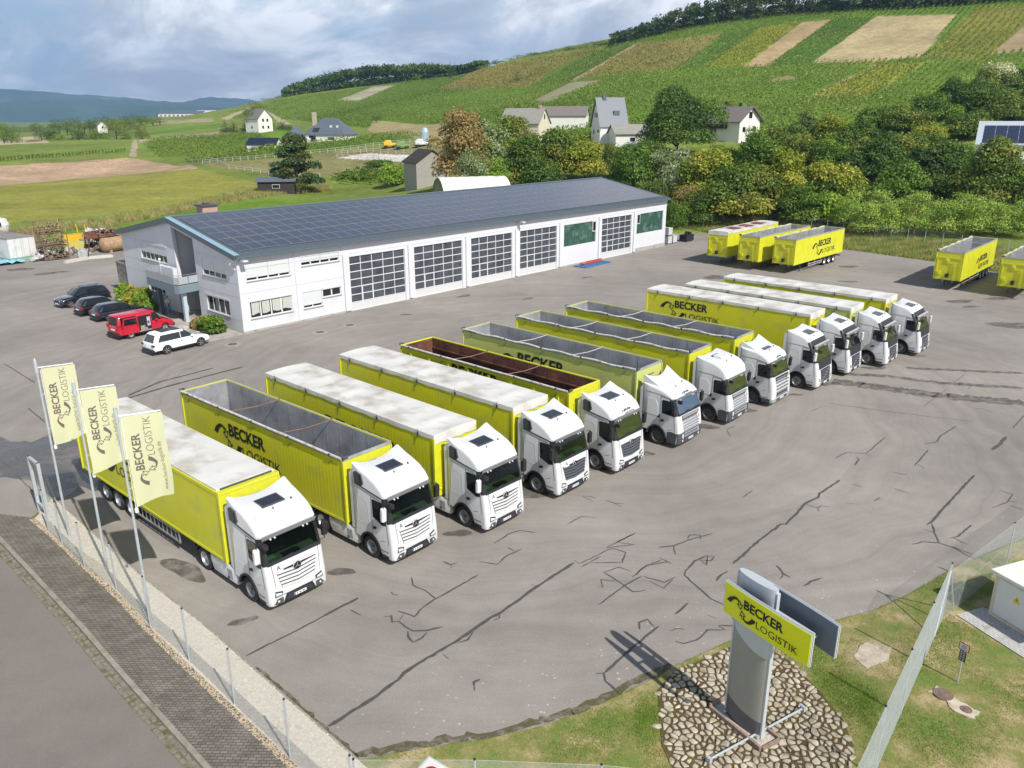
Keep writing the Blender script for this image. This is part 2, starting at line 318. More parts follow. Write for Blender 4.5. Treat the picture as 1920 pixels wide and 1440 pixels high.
FIELDS = [ # colour, outline
 (SOIL, [(-60, 315), (0, 311), (240, 296), (372, 316), (200, 331), (0, 348), (-60, 354)]),
 (OLIVE, [(-60, 355), (0, 349), (372, 317), (485, 345), (470, 372), (200, 402), (0, 420), (-60, 425)]),
 ((0.13, 0.225, 0.022), [(60, 432), (400, 374), (770, 372), (800, 420), (400, 460), (90, 470)]),
 ((0.145, 0.20, 0.035), [(-60, 282), (0, 276), (235, 262), (240, 285), (0, 300), (-60, 304)]),
 (PALE, [(-60, 262), (0, 260), (85, 254), (90, 268), (0, 272), (-60, 274)]),
 ((0.36, 0.30, 0.20), [(242, 294), (250, 262), (256, 262), (258, 294)]),
 (PALE, [(262, 262), (412, 246), (414, 252), (262, 268)]),
 (VINE, [(268, 271), (300, 262), (480, 252), (530, 272), (505, 284), (300, 296)]),
 ((0.09, 0.17, 0.02), [(345, 297), (480, 281), (760, 252), (800, 259), (480, 300), (350, 304)]),
 ((0.21, 0.20, 0.085), [(350, 306), (520, 298), (800, 262), (900, 262), (900, 320), (620, 330), (520, 330)]),
 ((0.62, 0.60, 0.55), [(632, 296), (690, 287), (772, 291), (768, 304)]),
 (VINE, [(280, 244), (412, 230), (415, 240), (285, 252)]),
 ((0.30, 0.26, 0.15), [(290, 226), (400, 222), (400, 228), (290, 233)]),
 (VINE, [(440, 245), (560, 236), (640, 250), (560, 262), (440, 262)]),
 (VINE, [(420, 222), (455, 205), (530, 187), (700, 163), (900, 134), (1150, 85), (1300, 50), (1500, 24), (1700, 12), (1920, 2), (2050, 0), (2050, 250), (1500, 262), (900, 262), (640, 236), (560, 226), (500, 222)]),
 (PALE, [(415, 222), (470, 200), (478, 203), (425, 226)]), (PALE, [(490, 207), (496, 205), (560, 240), (548, 244)]),
 (DRY, [(700, 226), (900, 240), (1000, 262), (800, 262), (690, 244)]),
 ((0.34, 0.32, 0.22), [(632, 188), (700, 163), (748, 158), (674, 190)]),
 ((0.21, 0.185, 0.05), [(820, 170), (900, 131), (990, 112), (1130, 90), (1035, 132), (990, 165), (900, 166)]),
 ((0.05, 0.12, 0.018), [(996, 160), (1139, 86), (1192, 82), (1075, 154)]),
 ((0.22, 0.19, 0.06), [(1070, 151), (1192, 82), (1240, 78), (1357, 62), (1272, 130), (1134, 143)]),
 ((0.27, 0.26, 0.15), [(990, 194), (1070, 154), (1134, 149), (1026, 194)]),
 ((0.06, 0.14, 0.018), [(1261, 130), (1367, 60), (1426, 52), (1325, 125)]),
 ((0.22, 0.24, 0.035), [(1325, 125), (1424, 54), (1500, 41), (1394, 125)]),
 ((0.38, 0.28, 0.15), [(1394, 125), (1505, 41), (1559, 37), (1438, 125)]),
 ((0.055, 0.13, 0.018), [(1438, 125), (1559, 37), (1646, 31), (1521, 118)]),
 ((0.38, 0.31, 0.17), [(1521, 118), (1643, 31), (1795, 27), (1771, 56), (1729, 107), (1644, 115)]),
 ((0.19, 0.19, 0.045), [(1729, 110), (1803, 40), (1830, 18), (2000, 8), (1910, 60), (1848, 114)]),
 ((0.36, 0.28, 0.16), [(1856, 102), (1920, 50), (2000, 40), (2000, 96), (1920, 96)]),
 ((0.24, 0.25, 0.04), [(1522, 181), (1646, 121), (1742, 116), (1626, 182)]),
 ((0.40, 0.31, 0.19), [(1515, 182), (1640, 121), (1650, 119), (1526, 181)]), ((0.40, 0.31, 0.19), [(1070, 151), (1188, 84), (1196, 82), (1078, 153)]),
 (DRY, [(1440, 150), (1480, 142), (1500, 148), (1450, 156)]),
]
FPOLY = [(c, hpoly(p)) for c, p in FIELDS]
# the land sheet: a polar grid, finer where it is seen small
_az = np.radians(np.concatenate([np.arange(-70, -36, 2.0), np.arange(-36, 36, 0.11), np.arange(36, 71, 2.0)]))
_d = np.unique(np.concatenate([np.geomspace(3, 90, 24), np.geomspace(90, 900, 400), np.geomspace(900, 9000, 60)]))
_AZ, _D = np.meshgrid(_az, _d, indexing='ij'); _X = _D * np.sin(_AZ); _Y = _D * np.cos(_AZ); _Z = hgt(_X, _Y)
_nz = 0.10 * np.sin(_X * 0.13 + 1.7 * np.sin(_Y * 0.07)) * np.sin(_Y * 0.11); _Z = _Z + _nz * np.clip((_Y - 130) / 60, 0, 1)
_C = np.empty(_X.shape + (3,)); _C[:] = MEADOW
for c, pl in FPOLY:
 if len(pl) > 2: _C[inpoly(_X, _Y, pl)] = c
def grid_mesh(name, X, Y, Z, C=None):
 a, b = X.shape; me = bpy.data.meshes.new(name); nv = a * b; me.vertices.add(nv)
 me.vertices.foreach_set('co', np.stack([X, Y, Z], -1).astype(np.float32).ravel())
 I = np.arange(nv).reshape(a, b); q = np.stack([I[:-1, :-1], I[1:, :-1], I[1:, 1:], I[:-1, 1:]], -1).reshape(-1, 4); m = len(q)
 me.loops.add(m * 4); me.loops.foreach_set('vertex_index', q.ravel().astype(np.int32)); me.polygons.add(m)
 me.polygons.foreach_set('loop_start', np.arange(0, m * 4, 4, dtype=np.int32)); me.update(calc_edges=True); me.validate()
 me.polygons.foreach_set('use_smooth', [True] * m)
 if C is not None:
  ca = me.color_attributes.new('fieldcol', 'FLOAT_COLOR', 'POINT'); ca.data.foreach_set('color', np.concatenate([C, np.ones(C.shape[:-1] + (1,))], -1).astype(np.float32).ravel())
 return me
m = bpy.data.materials.new('land_cover'); m.use_nodes = True; t = m.node_tree; b = t.nodes['Principled BSDF']; b.inputs['Roughness'].default_value = 0.95; b.inputs['Specular IOR Level'].default_value = 0.1
at = nd(t, 'ShaderNodeAttribute', attribute_name='fieldcol'); tcn = nd(t, 'ShaderNodeTexCoord')
def tnoise(t, tcn, scale, detail=6, rough=0.65, out='Object', mp=None):
 n = nd(t, 'ShaderNodeTexNoise'); n.inputs['Scale'].default_value = scale; n.inputs['Detail'].default_value = detail; n.inputs['Roughness'].default_value = rough
 if mp: mm = nd(t, 'ShaderNodeMapping'); mm.inputs['Scale'].default_value = mp; t.links.new(tcn.outputs[out], mm.inputs[0]); t.links.new(mm.outputs[0], n.inputs['Vector'])
 else: t.links.new(tcn.outputs[out], n.inputs['Vector'])
 return n
def trange(t, src, a, b_, lo, hi):
 r = nd(t, 'ShaderNodeMapRange'); r.inputs[1].default_value = a; r.inputs[2].default_value = b_; r.inputs[3].default_value = lo; r.inputs[4].default_value = hi; t.links.new(src, r.inputs[0]); return r
def tmul(t, a, b_):
 r = nd(t, 'ShaderNodeMath', operation='MULTIPLY'); t.links.new(a, r.inputs[0]); t.links.new(b_, r.inputs[1]); return r
r1 = trange(t, tnoise(t, tcn, 0.035).outputs['Fac'], 0.3, 0.7, 0.72, 1.28); r2 = trange(t, tnoise(t, tcn, 0.9, 8, 0.75).outputs['Fac'], 0.3, 0.7, 0.62, 1.35)
r3 = trange(t, tnoise(t, tcn, 0.25, 6, 0.7).outputs['Fac'], 0.35, 0.65, 0.85, 1.15)
mm_ = tmul(t, tmul(t, r1.outputs[0], r2.outputs[0]).outputs[0], r3.outputs[0])
vs = nd(t, 'ShaderNodeVectorMath', operation='SCALE'); t.links.new(at.outputs['Color'], vs.inputs[0]); t.links.new(mm_.outputs[0], vs.inputs['Scale'])
hs = nd(t, 'ShaderNodeMixRGB'); t.links.new(trange(t, tnoise(t, tcn, 0.06, 5).outputs['Fac'], 0.45, 0.75, 0.0, 0.35).outputs[0], hs.inputs[0]); t.links.new(vs.outputs[0], hs.inputs[1]); hs.inputs[2].default_value = (0.24, 0.21, 0.08, 1)
t.links.new(hs.outputs[0], b.inputs['Base Color'])
bp = nd(t, 'ShaderNodeBump'); bp.inputs['Strength'].default_value = 0.6; bp.inputs['Distance'].default_value = 0.25; t.links.new(tnoise(t, tcn, 1.6, 8, 0.75).outputs['Fac'], bp.inputs['Height']); t.links.new(bp.outputs[0], b.inputs['Normal'])
LAND = m; me = grid_mesh('ground', _X, _Y, _Z, _C); me.materials.append(m)
tag(obj('ground', me), kind='structure')
# distant hills across the valley
def ridge(name, az0, az1, dist, hs_, col, depth=1500):
 az = np.radians(np.linspace(az0, az1, 260)); prof = np.linspace(0, 1, 24); A, P_ = np.meshgrid(az, prof, indexing='ij')
 H = np.interp(np.degrees(A), [h[0] for h in hs_], [h[1] for h in hs_]); D = dist + depth * (P_ ** 1.0)
 n = 5 * np.sin(A * 60 + 3 * P_) + 3 * np.sin(A * 170 + 5 * P_) + 2 * np.sin(A * 500 + 9 * P_)
 Z = -6 + (H + n * P_) * np.sin(np.clip(P_ * 1.25, 0, 1) * PI / 2) ; me = grid_mesh(name, D * np.sin(A), D * np.cos(A), Z); me.materials.append(col); return tag(obj(name, me), kind='structure')
HILLM = mat('wooded_hillside', (0.05, 0.10, 0.085), 0.95, noise=0.3, nscale=0.004, dirt=(0.14, 0.19, 0.12), dscale=0.0011, dlo=0.55, dhi=0.62)
ridge('hills', -40, -10, 6500, [(-40, 280), (-32.5, 232), (-29, 222), (-26, 190), (-23, 158), (-21.6, 140), (-19.5, 182), (-17, 165), (-14, 110), (-10, 60)], HILLM)
ridge('hills', -42, -12, 4600, [(-42, 60), (-34, 70), (-28, 120), (-22, 112), (-18, 70), (-12, 20)], HILLM, 900)
# ================================================================== YARD, ROAD, PAVEMENT
def road_mat(name, base, stain, spots=False, arcs=None, fine=1.0):
 m = bpy.data.materials.new(name); m.use_nodes = True; t = m.node_tree; b = t.nodes['Principled BSDF']; b.inputs['Roughness'].default_value = 0.9; b.inputs['Specular IOR Level'].default_value = 0.25
 tcn = nd(t, 'ShaderNodeTexCoord')
 k = tmul(t, trange(t, tnoise(t, tcn, 0.09, 5, 0.6).outputs['Fac'], 0.3, 0.7, 0.80, 1.16).outputs[0], trange(t, tnoise(t, tcn, 14, 5, 0.8).outputs['Fac'], 0.3, 0.7, 1 - 0.16 * fine, 1 + 0.16 * fine).outputs[0])
 k = tmul(t, k.outputs[0], trange(t, tnoise(t, tcn, 0.8, 7, 0.7).outputs['Fac'], 0.3, 0.7, 0.93, 1.07).outputs[0])
 if arcs: # polished wheel tracks: wide concentric sweeps where lorries turn
  mp = nd(t, 'ShaderNodeMapping'); mp.inputs['Location'].default_value = (-arcs[0], -arcs[1], 0); t.links.new(tcn.outputs['Object'], mp.inputs[0])
  wv = nd(t, 'ShaderNodeTexNoise'); ln = nd(t, 'ShaderNodeVectorMath', operation='LENGTH'); t.links.new(mp.outputs[0], ln.inputs[0])
  w1 = nd(t, 'ShaderNodeMath', operation='ADD'); n_ = tnoise(t, tcn, 0.05, 3); s_ = nd(t, 'ShaderNodeMath', operation='MULTIPLY'); t.links.new(n_.outputs['Fac'], s_.inputs[0]); s_.inputs[1].default_value = 9.0
  t.links.new(ln.outputs['Value'], w1.inputs[0]); t.links.new(s_.outputs[0], w1.inputs[1]); cb = nd(t, 'ShaderNodeCombineXYZ'); t.links.new(w1.outputs[0], cb.inputs[0])
  wv.inputs['Scale'].default_value = 0.9; wv.inputs['Detail'].default_value = 5; wv.inputs['Roughness'].default_value = 0.7; t.links.new(cb.outputs[0], wv.inputs['Vector'])
  k = tmul(t, k.outputs[0], trange(t, wv.outputs['Fac'], 0.3, 0.7, 0.86, 1.14).outputs[0])
 v = nd(t, 'ShaderNodeVectorMath', operation='SCALE'); v.inputs[0].default_value = base; t.links.new(k.outputs[0], v.inputs['Scale'])
 mx = nd(t, 'ShaderNodeMixRGB'); t.links.new(trange(t, tnoise(t, tcn, 0.22, 8, 0.6).outputs['Fac'], 0.56, 0.80, 0.0, 0.75).outputs[0], mx.inputs[0]); t.links.new(v.outputs[0], mx.inputs[1]); mx.inputs[2].default_value = (*stain, 1); src = mx.outputs[0]
 sp = nd(t, 'ShaderNodeMixRGB'); t.links.new(trange(t, tnoise(t, tcn, 60, 2, 0.5).outputs['Fac'], 0.68, 0.72, 0.0, 0.35).outputs[0], sp.inputs[0]); t.links.new(src, sp.inputs[1]); sp.inputs[2].default_value = (0.42, 0.40, 0.37, 1); src = sp.outputs[0]
 if spots: # lichen spots along the lower edge
  vo = nd(t, 'ShaderNodeTexVoronoi'); vo.inputs['Scale'].default_value = 3.4; t.links.new(tcn.outputs['Object'], vo.inputs['Vector'])
  d0 = trange(t, vo.outputs['Distance'], 0.10, 0.16, 1.0, 0.0)
  sx = nd(t, 'ShaderNodeSeparateXYZ'); t.links.new(tcn.outputs['Object'], sx.inputs[0])
  ds = nd(t, 'ShaderNodeMath', operation='MULTIPLY_ADD'); t.links.new(sx.outputs['X'], ds.inputs[0]); ds.inputs[1].default_value = -0.42; t.links.new(sx.outputs['Y'], ds.inputs[2])
  ex = trange(t, ds.outputs[0], 20.0, 25.0, 1.0, 0.0); nn = trange(t, tnoise(t, tcn, 0.7, 4).outputs['Fac'], 0.42, 0.55, 0.0, 0.9)
  f = tmul(t, tmul(t, d0.outputs[0], ex.outputs[0]).outputs[0], nn.outputs[0])
  q = nd(t, 'ShaderNodeMixRGB'); t.links.new(f.outputs[0], q.inputs[0]); t.links.new(src, q.inputs[1]); q.inputs[2].default_value = (0.50, 0.47, 0.40, 1); src = q.outputs[0]
 t.links.new(src, b.inputs['Base Color'])
 bp = nd(t, 'ShaderNodeBump'); bp.inputs['Strength'].default_value = 0.35; bp.inputs['Distance'].default_value = 0.01; t.links.new(tnoise(t, tcn, 45, 4, 0.8).outputs['Fac'], bp.inputs['Height']); t.links.new(bp.outputs[0], b.inputs['Normal'])
 return m
ASPH = road_mat('yard_asphalt', (0.262, 0.238, 0.214), (0.19, 0.170, 0.150), True, (2.0, 52.0))
ROADM = road_mat('road_asphalt', (0.195, 0.175, 0.157), (0.165, 0.15, 0.135), fine=0.7)
def sheet(name, pts, m, z0, th, kind='structure'):
 b = MB(); b.prism([(p[0], p[1], z0) for p in pts], (0, 0, th)); return tag(b.build(name, m), kind=kind)
def dens(pts, n=4, jit=0.0, closed=False):
 out = []
 for i in range(len(pts) - (0 if closed else 1)):
  a, b_ = Vector(pts[i]), Vector(pts[(i + 1) % len(pts)])
  for k in range(n):
   q = a.lerp(b_, k / n)
   if jit: q = q + Vector((RNG.normal(0, jit), RNG.normal(0, jit)) + ((0,) if len(q) == 3 else ()))
   out.append(q)
 if not closed: out.append(Vector(pts[-1]))
 return out
G2 = lambda px, py: gp(px, py).xy
sw = [G2(*q) for q in [(667, 1425), (569, 1339), (474, 1255), (379, 1171), (284, 1098), (204, 1029), (100, 935)]] # yard edge beside the gravel
lowedge = [G2(*q) for q in [(667, 1425), (800, 1400), (905, 1385), (1000, 1365), (1090, 1335), (1160, 1303), (1215, 1276), (1260, 1250), (1380, 1196), (1550, 1168), (1640, 1143), (1700, 1115), (1790, 1062), (1920, 1010)]]
NOB = Vector((math.cos(0.8230), math.sin(0.8230))); NNB = Vector((-NOB.y, NOB.x)); OB = Vector((-22.41, 65.07))
def bl(u, v, z=None):
 """building coordinates (u along the long front, v to the back) to the ground"""
 q = OB + NOB * u + NNB * v; return q if z is None else Vector((q.x, q.y, z))
yard = [tuple(q) for q in dens(lowedge, 5, 0.035)] + [(40, 37), (62, 52), (75, 70)] + [tuple(gp(1920, 520).xy), tuple(gp(1760, 492).xy), tuple(gp(1600, 470).xy), tuple(gp(1250, 428).xy)] + [tuple(bl(66, 6)), tuple(bl(66, 22)), tuple(bl(4, 22)), tuple(bl(4, 30))] + [tuple(gp(*q).xy) for q in [(228, 462), (165, 466), (95, 474), (40, 486), (0, 484), (-40, 480)]] + [(-110, 112), (-110, 50)] + [tuple(gp(*q).xy) for q in [(-90, 1060), (8, 1003), (64, 966), (90, 945)]]
yard += [tuple(q) for q in reversed(sw)][:-1]
sheet('yard', yard, ASPH, -0.25, 0.25)
kt = [G2(*q) for q in [(365, 1408), (255, 1288), (157, 1175), (62, 1073), (0, 1007)]]; dirk = (kt[-1] - kt[0]).normalized(); kt = [kt[0] - dirk * 12] + kt + [kt[-1] + dirk * 3.2]
ku = [Vector((-dirk.y, dirk.x))]; nk = -ku[0] if ku[0].x > 0 else ku[0] # nk points to the road
nr = -nk
wr = [G2(*q) for q in [(543, 1427), (437, 1328), (343, 1239), (281, 1179), (233, 1126), (175, 1073), (109, 1011), (66, 975)]]; wr = [wr[0] - dirk * 10] + wr
sw2 = [sw[0] - dirk * 10] + sw
k_out = [q + nk * 0.16 for q in kt]; g_out = [q + nk * 0.50 for q in kt]
rd = [q + nk * 14 for q in kt]
roadend = [kt[-1], kt[-1] + nr * 2.2, Vector((-24, 34)), Vector((-60, 55)), Vector((-110, 60)), Vector((-110, 40)), rd[-1]]
PAVE = bpy.data.materials.new('paving_blocks'); PAVE.use_nodes = True; t = PAVE.node_tree; b = t.nodes['Principled BSDF']; b.inputs['Roughness'].default_value = 0.92
tcn = nd(t, 'ShaderNodeTexCoord'); mp = nd(t, 'ShaderNodeMapping'); mp.inputs['Rotation'].default_value = (0, 0, math.atan2(dirk.y, dirk.x) + PI / 4); t.links.new(tcn.outputs['Object'], mp.inputs[0])
br = nd(t, 'ShaderNodeTexBrick'); br.offset = 0.5; t.links.new(mp.outputs[0], br.inputs['Vector'])
for k_, v_ in (('Scale', 1.0), ('Mortar Size', 0.011), ('Brick Width', 0.22), ('Row Height', 0.11), ('Mortar Smooth', 0.2), ('Bias', 0.0)): br.inputs[k_].default_value = v_
br.inputs['Color1'].default_value = (0.135, 0.118, 0.10, 1); br.inputs['Color2'].default_value = (0.19, 0.17, 0.145, 1); br.inputs['Mortar'].default_value = (0.055, 0.05, 0.035, 1)
v = nd(t, 'ShaderNodeVectorMath', operation='SCALE'); t.links.new(br.outputs['Color'], v.inputs[0]); t.links.new(trange(t, tnoise(t, tcn, 1.1, 7, 0.7).outputs['Fac'], 0.3, 0.7, 0.72, 1.3).outputs[0], v.inputs['Scale'])
mo = nd(t, 'ShaderNodeMixRGB'); t.links.new(trange(t, tnoise(t, tcn, 2.6, 8, 0.75).outputs['Fac'], 0.62, 0.72, 0, 0.75).outputs[0], mo.inputs[0]); t.links.new(v.outputs[0], mo.inputs[1]); mo.inputs[2].default_value = (0.30, 0.27, 0.15, 1)
t.links.new(mo.outputs[0], b.inputs['Base Color']); bp = nd(t, 'ShaderNodeBump'); bp.inputs['Strength'].default_value = 0.7; bp.inputs['Distance'].default_value = 0.012; bp.invert = True; t.links.new(br.outputs['Fac'], bp.inputs['Height']); t.links.new(bp.outputs[0], b.inputs['Normal'])
PEB = mat('pale_gravel', (0.50, 0.45, 0.38), 0.95, noise=0.28, nscale=24, bump=1.0, bscale=30, dirt=(0.30, 0.26, 0.20), dscale=2.2, dlo=0.55, dhi=0.75)
KERB = mat('kerb_stone', (0.27, 0.245, 0.21), 0.9, noise=0.15, nscale=6, bump=0.3, dirt=(0.17, 0.16, 0.10), dscale=1.6)
GUT = mat('gutter_setts', (0.17, 0.155, 0.12), 0.95, noise=0.3, nscale=8, dirt=(0.085, 0.095, 0.022), dscale=2.4, dlo=0.48, dhi=0.62)
sheet('road', [tuple(q) for q in g_out] + [tuple(q) for q in roadend[1:]] + [tuple(q) for q in reversed(rd)], ROADM, -0.25, 0.236)
sheet('gutter', [tuple(q) for q in k_out] + [tuple(q) for q in reversed(g_out)], GUT, -0.25, 0.242)
sheet('kerb', [tuple(q) for q in kt] + [tuple(q) for q in reversed(k_out)], KERB, -0.25, 0.36)
sheet('pavement', [tuple(q) for q in wr] + [tuple(q) for q in reversed(kt)], PAVE, -0.25, 0.35)
sheet('gravel_strip', [tuple(q) for q in sw2] + [tuple(q) for q in reversed(wr)], PEB, -0.25, 0.33)
b = MB() # single gutter stones and joints
for i in range(len(k_out) - 1):
 a_, c_ = k_out[i], k_out[i + 1]; n_ = int((c_ - a_).length / 0.27)
 for k in range(n_):
  q = a_.lerp(c_, (k + 0.5) / n_)
  for o_ in (0.085, 0.25):
   if RNG.random() < .78: b.box((q.x + nk.x * o_ + RNG.normal(0, .012), q.y + nk.y * o_, -0.006 + RNG.normal(0, .006)), (RNG.uniform(.13, .24), RNG.uniform(.09, .14), 0.03), math.atan2(dirk.y, dirk.x) + RNG.normal(0, .12))
tag(b.build('gutter_stones', mat('gutter_stone', (0.20, 0.185, 0.15), 0.9, noise=0.25, nscale=3)), 'two rows of small setts between the road asphalt and the kerb', 'paving stones', kind='stuff')
def pebbles(name, quad, n, r0, r1, z, m, label, cat):
 """loose stones strewn over a ground polygon"""
 P = np.array([tuple(q) for q in quad]); lo, hi = P.min(0), P.max(0); pts = []
 while len(pts) < n:
  c = RNG.uniform(lo, hi, (n * 2, 2)); c = c[inpoly(c[:, 0], c[:, 1], [tuple(q) for q in quad])]; pts += list(c)
 pts = np.array(pts[:n]); r = RNG.uniform(r0, r1, n); base = np.array([(1, 0, 0), (-.5, .87, 0), (-.5, -.87, 0), (0.1, 0, 0.7)])
 a = RNG.uniform(0, 2 * PI, n); ca, sa = np.cos(a), np.sin(a); bx_ = base[None] * (r[:, None, None]) * RNG.uniform(.7, 1.3, (n, 4, 1))
 X = bx_[..., 0] * ca[:, None] - bx_[..., 1] * sa[:, None] + pts[:, 0:1]; Y = bx_[..., 0] * sa[:, None] + bx_[..., 1] * ca[:, None] + pts[:, 1:2]; Z = bx_[..., 2] + z
 V = np.stack([X, Y, Z], -1).reshape(-1, 3); I = np.arange(n)[:, None] * 4; Fc = np.concatenate([I + [0, 1, 3], I + [1, 2, 3], I + [2, 0, 3]])
 return tag(obj(name, tri_mesh(name, V, Fc, m)), label, cat, kind='stuff')
def tri_mesh(name, V, Fc, m, cols=None, k=3):
 me = bpy.data.meshes.new(name); me.vertices.add(len(V)); me.vertices.foreach_set('co', V.astype(np.float32).ravel()); n = len(Fc)
 me.loops.add(n * k); me.loops.foreach_set('vertex_index', Fc.astype(np.int32).ravel()); me.polygons.add(n); me.polygons.foreach_set('loop_start', np.arange(0, n * k, k, dtype=np.int32))
 me.update(calc_edges=True)
 if cols is not None:
  ca = me.color_attributes.new('tint', 'FLOAT_COLOR', 'POINT'); ca.data.foreach_set('color', np.concatenate([cols, np.ones((len(cols), 1))], 1).astype(np.float32).ravel())
 me.materials.append(m); return me
PEBL = mat('loose_pebbles', (0.52, 0.47, 0.40), 0.9, noise=0.35, nscale=9)
pebbles('gravel', [*sw2, *reversed(wr)], 26000, 0.012, 0.035, 0.082, PEBL, 'pale loose gravel along the foot of the wire fence', 'gravel')
edge_strip = wr + [q + nk * 0.22 for q in reversed(wr)]
pebbles('gravel', edge_strip, 5000, 0.012, 0.04, 0.10, mat('ochre_grit', (0.46, 0.37, 0.26), 0.95, noise=0.35, nscale=9), 'ochre grit spilled on the edge of the pavement', 'gravel')
# narrow edging stones between gravel and yard
b = MB()
for i in range(len(sw) - 1):
 a_, c_ = sw[i], sw[i + 1]; n_ = max(1, int((c_ - a_).length / 1.0))
 for k in range(n_):
  p_, q_ = a_.lerp(c_, k / n_), a_.lerp(c_, (k + .97) / n_); mid = (p_ + q_) / 2; dd = q_ - p_
  b.box((mid.x, mid.y, 0.03), (dd.length, 0.07, 0.12), math.atan2(dd.y, dd.x))
tag(b.build('edging_stones', KERB), kind='structure')
# ---- bitumen-sealed cracks: thin bands laid on the asphalt
SEAL = mat('bitumen_seal', (0.072, 0.069, 0.066), 0.7, noise=0.25, nscale=6)
def band(pts, w, z=0.004, taper=True, jit=0.013):
 P = [Vector(p) for p in pts]; Q = []
 for i in range(len(P) - 1):
  n = max(1, int((P[i + 1] - P[i]).length / 0.2))
  for k in range(n): Q.append(P[i].lerp(P[i + 1], k / n) + Vector((RNG.normal(0, jit), RNG.normal(0, jit))))
 Q.append(P[-1]); vs = []; fs = []
 for i, q in enumerate(Q):
  d = (Q[min(i + 1, len(Q) - 1)] - Q[max(i - 1, 0)]); d = d.normalized() if d.length > 1e-6 else Vector((1, 0)); n = Vector((-d.y, d.x)); ww = w * (0.7 + .5 * RNG.random()) / 2
  if taper and (i == 0 or i == len(Q) - 1): ww *= 0.5
  vs += [(q.x + n.x * ww, q.y + n.y * ww, z), (q.x - n.x * ww, q.y - n.y * ww, z)]
  if i: k = 2 * i; fs.append((k - 2, k - 1, k + 1, k))
 return vs, fs
def Zc(pts, ox, oy, s): return [(ox + a / s, oy + b_ / s) for a, b_ in pts]
CR = [] # (polyline in survey pixels, width in m)
for w_, p_ in [(.16, [(50, 1385), (280, 1240), (440, 1120), (470, 1085), (660, 970), (770, 905), (960, 775), (1020, 745), (1220, 600), (1430, 465)]), (.09, [(780, 915), (830, 900), (860, 858)]), (.09, [(980, 790), (1005, 775), (1010, 750)]), (.07, [(690, 975), (722, 1005)]), (.06, [(1185, 588), (1225, 600)]),
               (.10, [(0, 775), (215, 660)]), (.08, [(170, 728), (205, 745), (230, 762)]), (.10, [(360, 770), (400, 765), (410, 800), (440, 795), (520, 850), (600, 845), (692, 825)]), (.10, [(490, 850), (495, 880), (520, 915), (575, 890), (605, 855)]), (.09, [(440, 735), (530, 770), (580, 715), (650, 670), (680, 655), (890, 533)]), (.08, [(445, 790), (470, 755)]),
               (.08, [(515, 545), (522, 590), (590, 620), (655, 670)]), (.08, [(400, 628), (412, 645), (438, 648)]), (.09, [(688, 457), (735, 475), (770, 465)]), (.08, [(735, 475), (738, 495)]), (.08, [(893, 458), (995, 475), (1045, 430), (1135, 388)]), (.07, [(1058, 378), (1095, 402)]),
               (.09, [(980, 357), (1060, 305), (1120, 285), (1212, 296)]), (.07, [(1390, 250), (1468, 205), (1550, 212)]), (.07, [(1480, 92), (1525, 92), (1550, 105)]), (.07, [(1480, 95), (1535, 118)]), (.07, [(1600, 112), (1655, 130), (1710, 135)]), (.07, [(1655, 130), (1695, 157)]),
               (.07, [(1430, 450), (1460, 470), (1560, 425), (1600, 400), (1640, 385), (1720, 405), (1700, 465), (1530, 465)]), (.07, [(1470, 490), (1540, 450), (1580, 430)]), (.07, [(1610, 380), (1690, 340), (1770, 300), (1670, 350), (1770, 365), (1610, 380)]), (.08, [(1570, 700), (1720, 590), (1810, 540)]), (.08, [(1600, 520), (1710, 590), (1760, 630), (1830, 620)]), (.07, [(1600, 520), (1680, 490), (1750, 515)]), (.07, [(1570, 600), (1590, 605), (1580, 560), (1660, 570)]),
               (.08, [(1760, 545), (1830, 485), (1920, 450)]), (.16, [(865, 1150), (868, 1135), (900, 1122)]), (.12, [(872, 1185), (866, 1150)]), (.13, [(1600, 1085), (1690, 1000), (1905, 822)]), (.09, [(1800, 840), (1795, 800), (1840, 785), (1880, 825)]), (.11, [(1555, 1088), (1595, 1085), (1605, 1130), (1690, 1210)])]: CR.append((w_, Zc(p_, 600, 900, 3)))
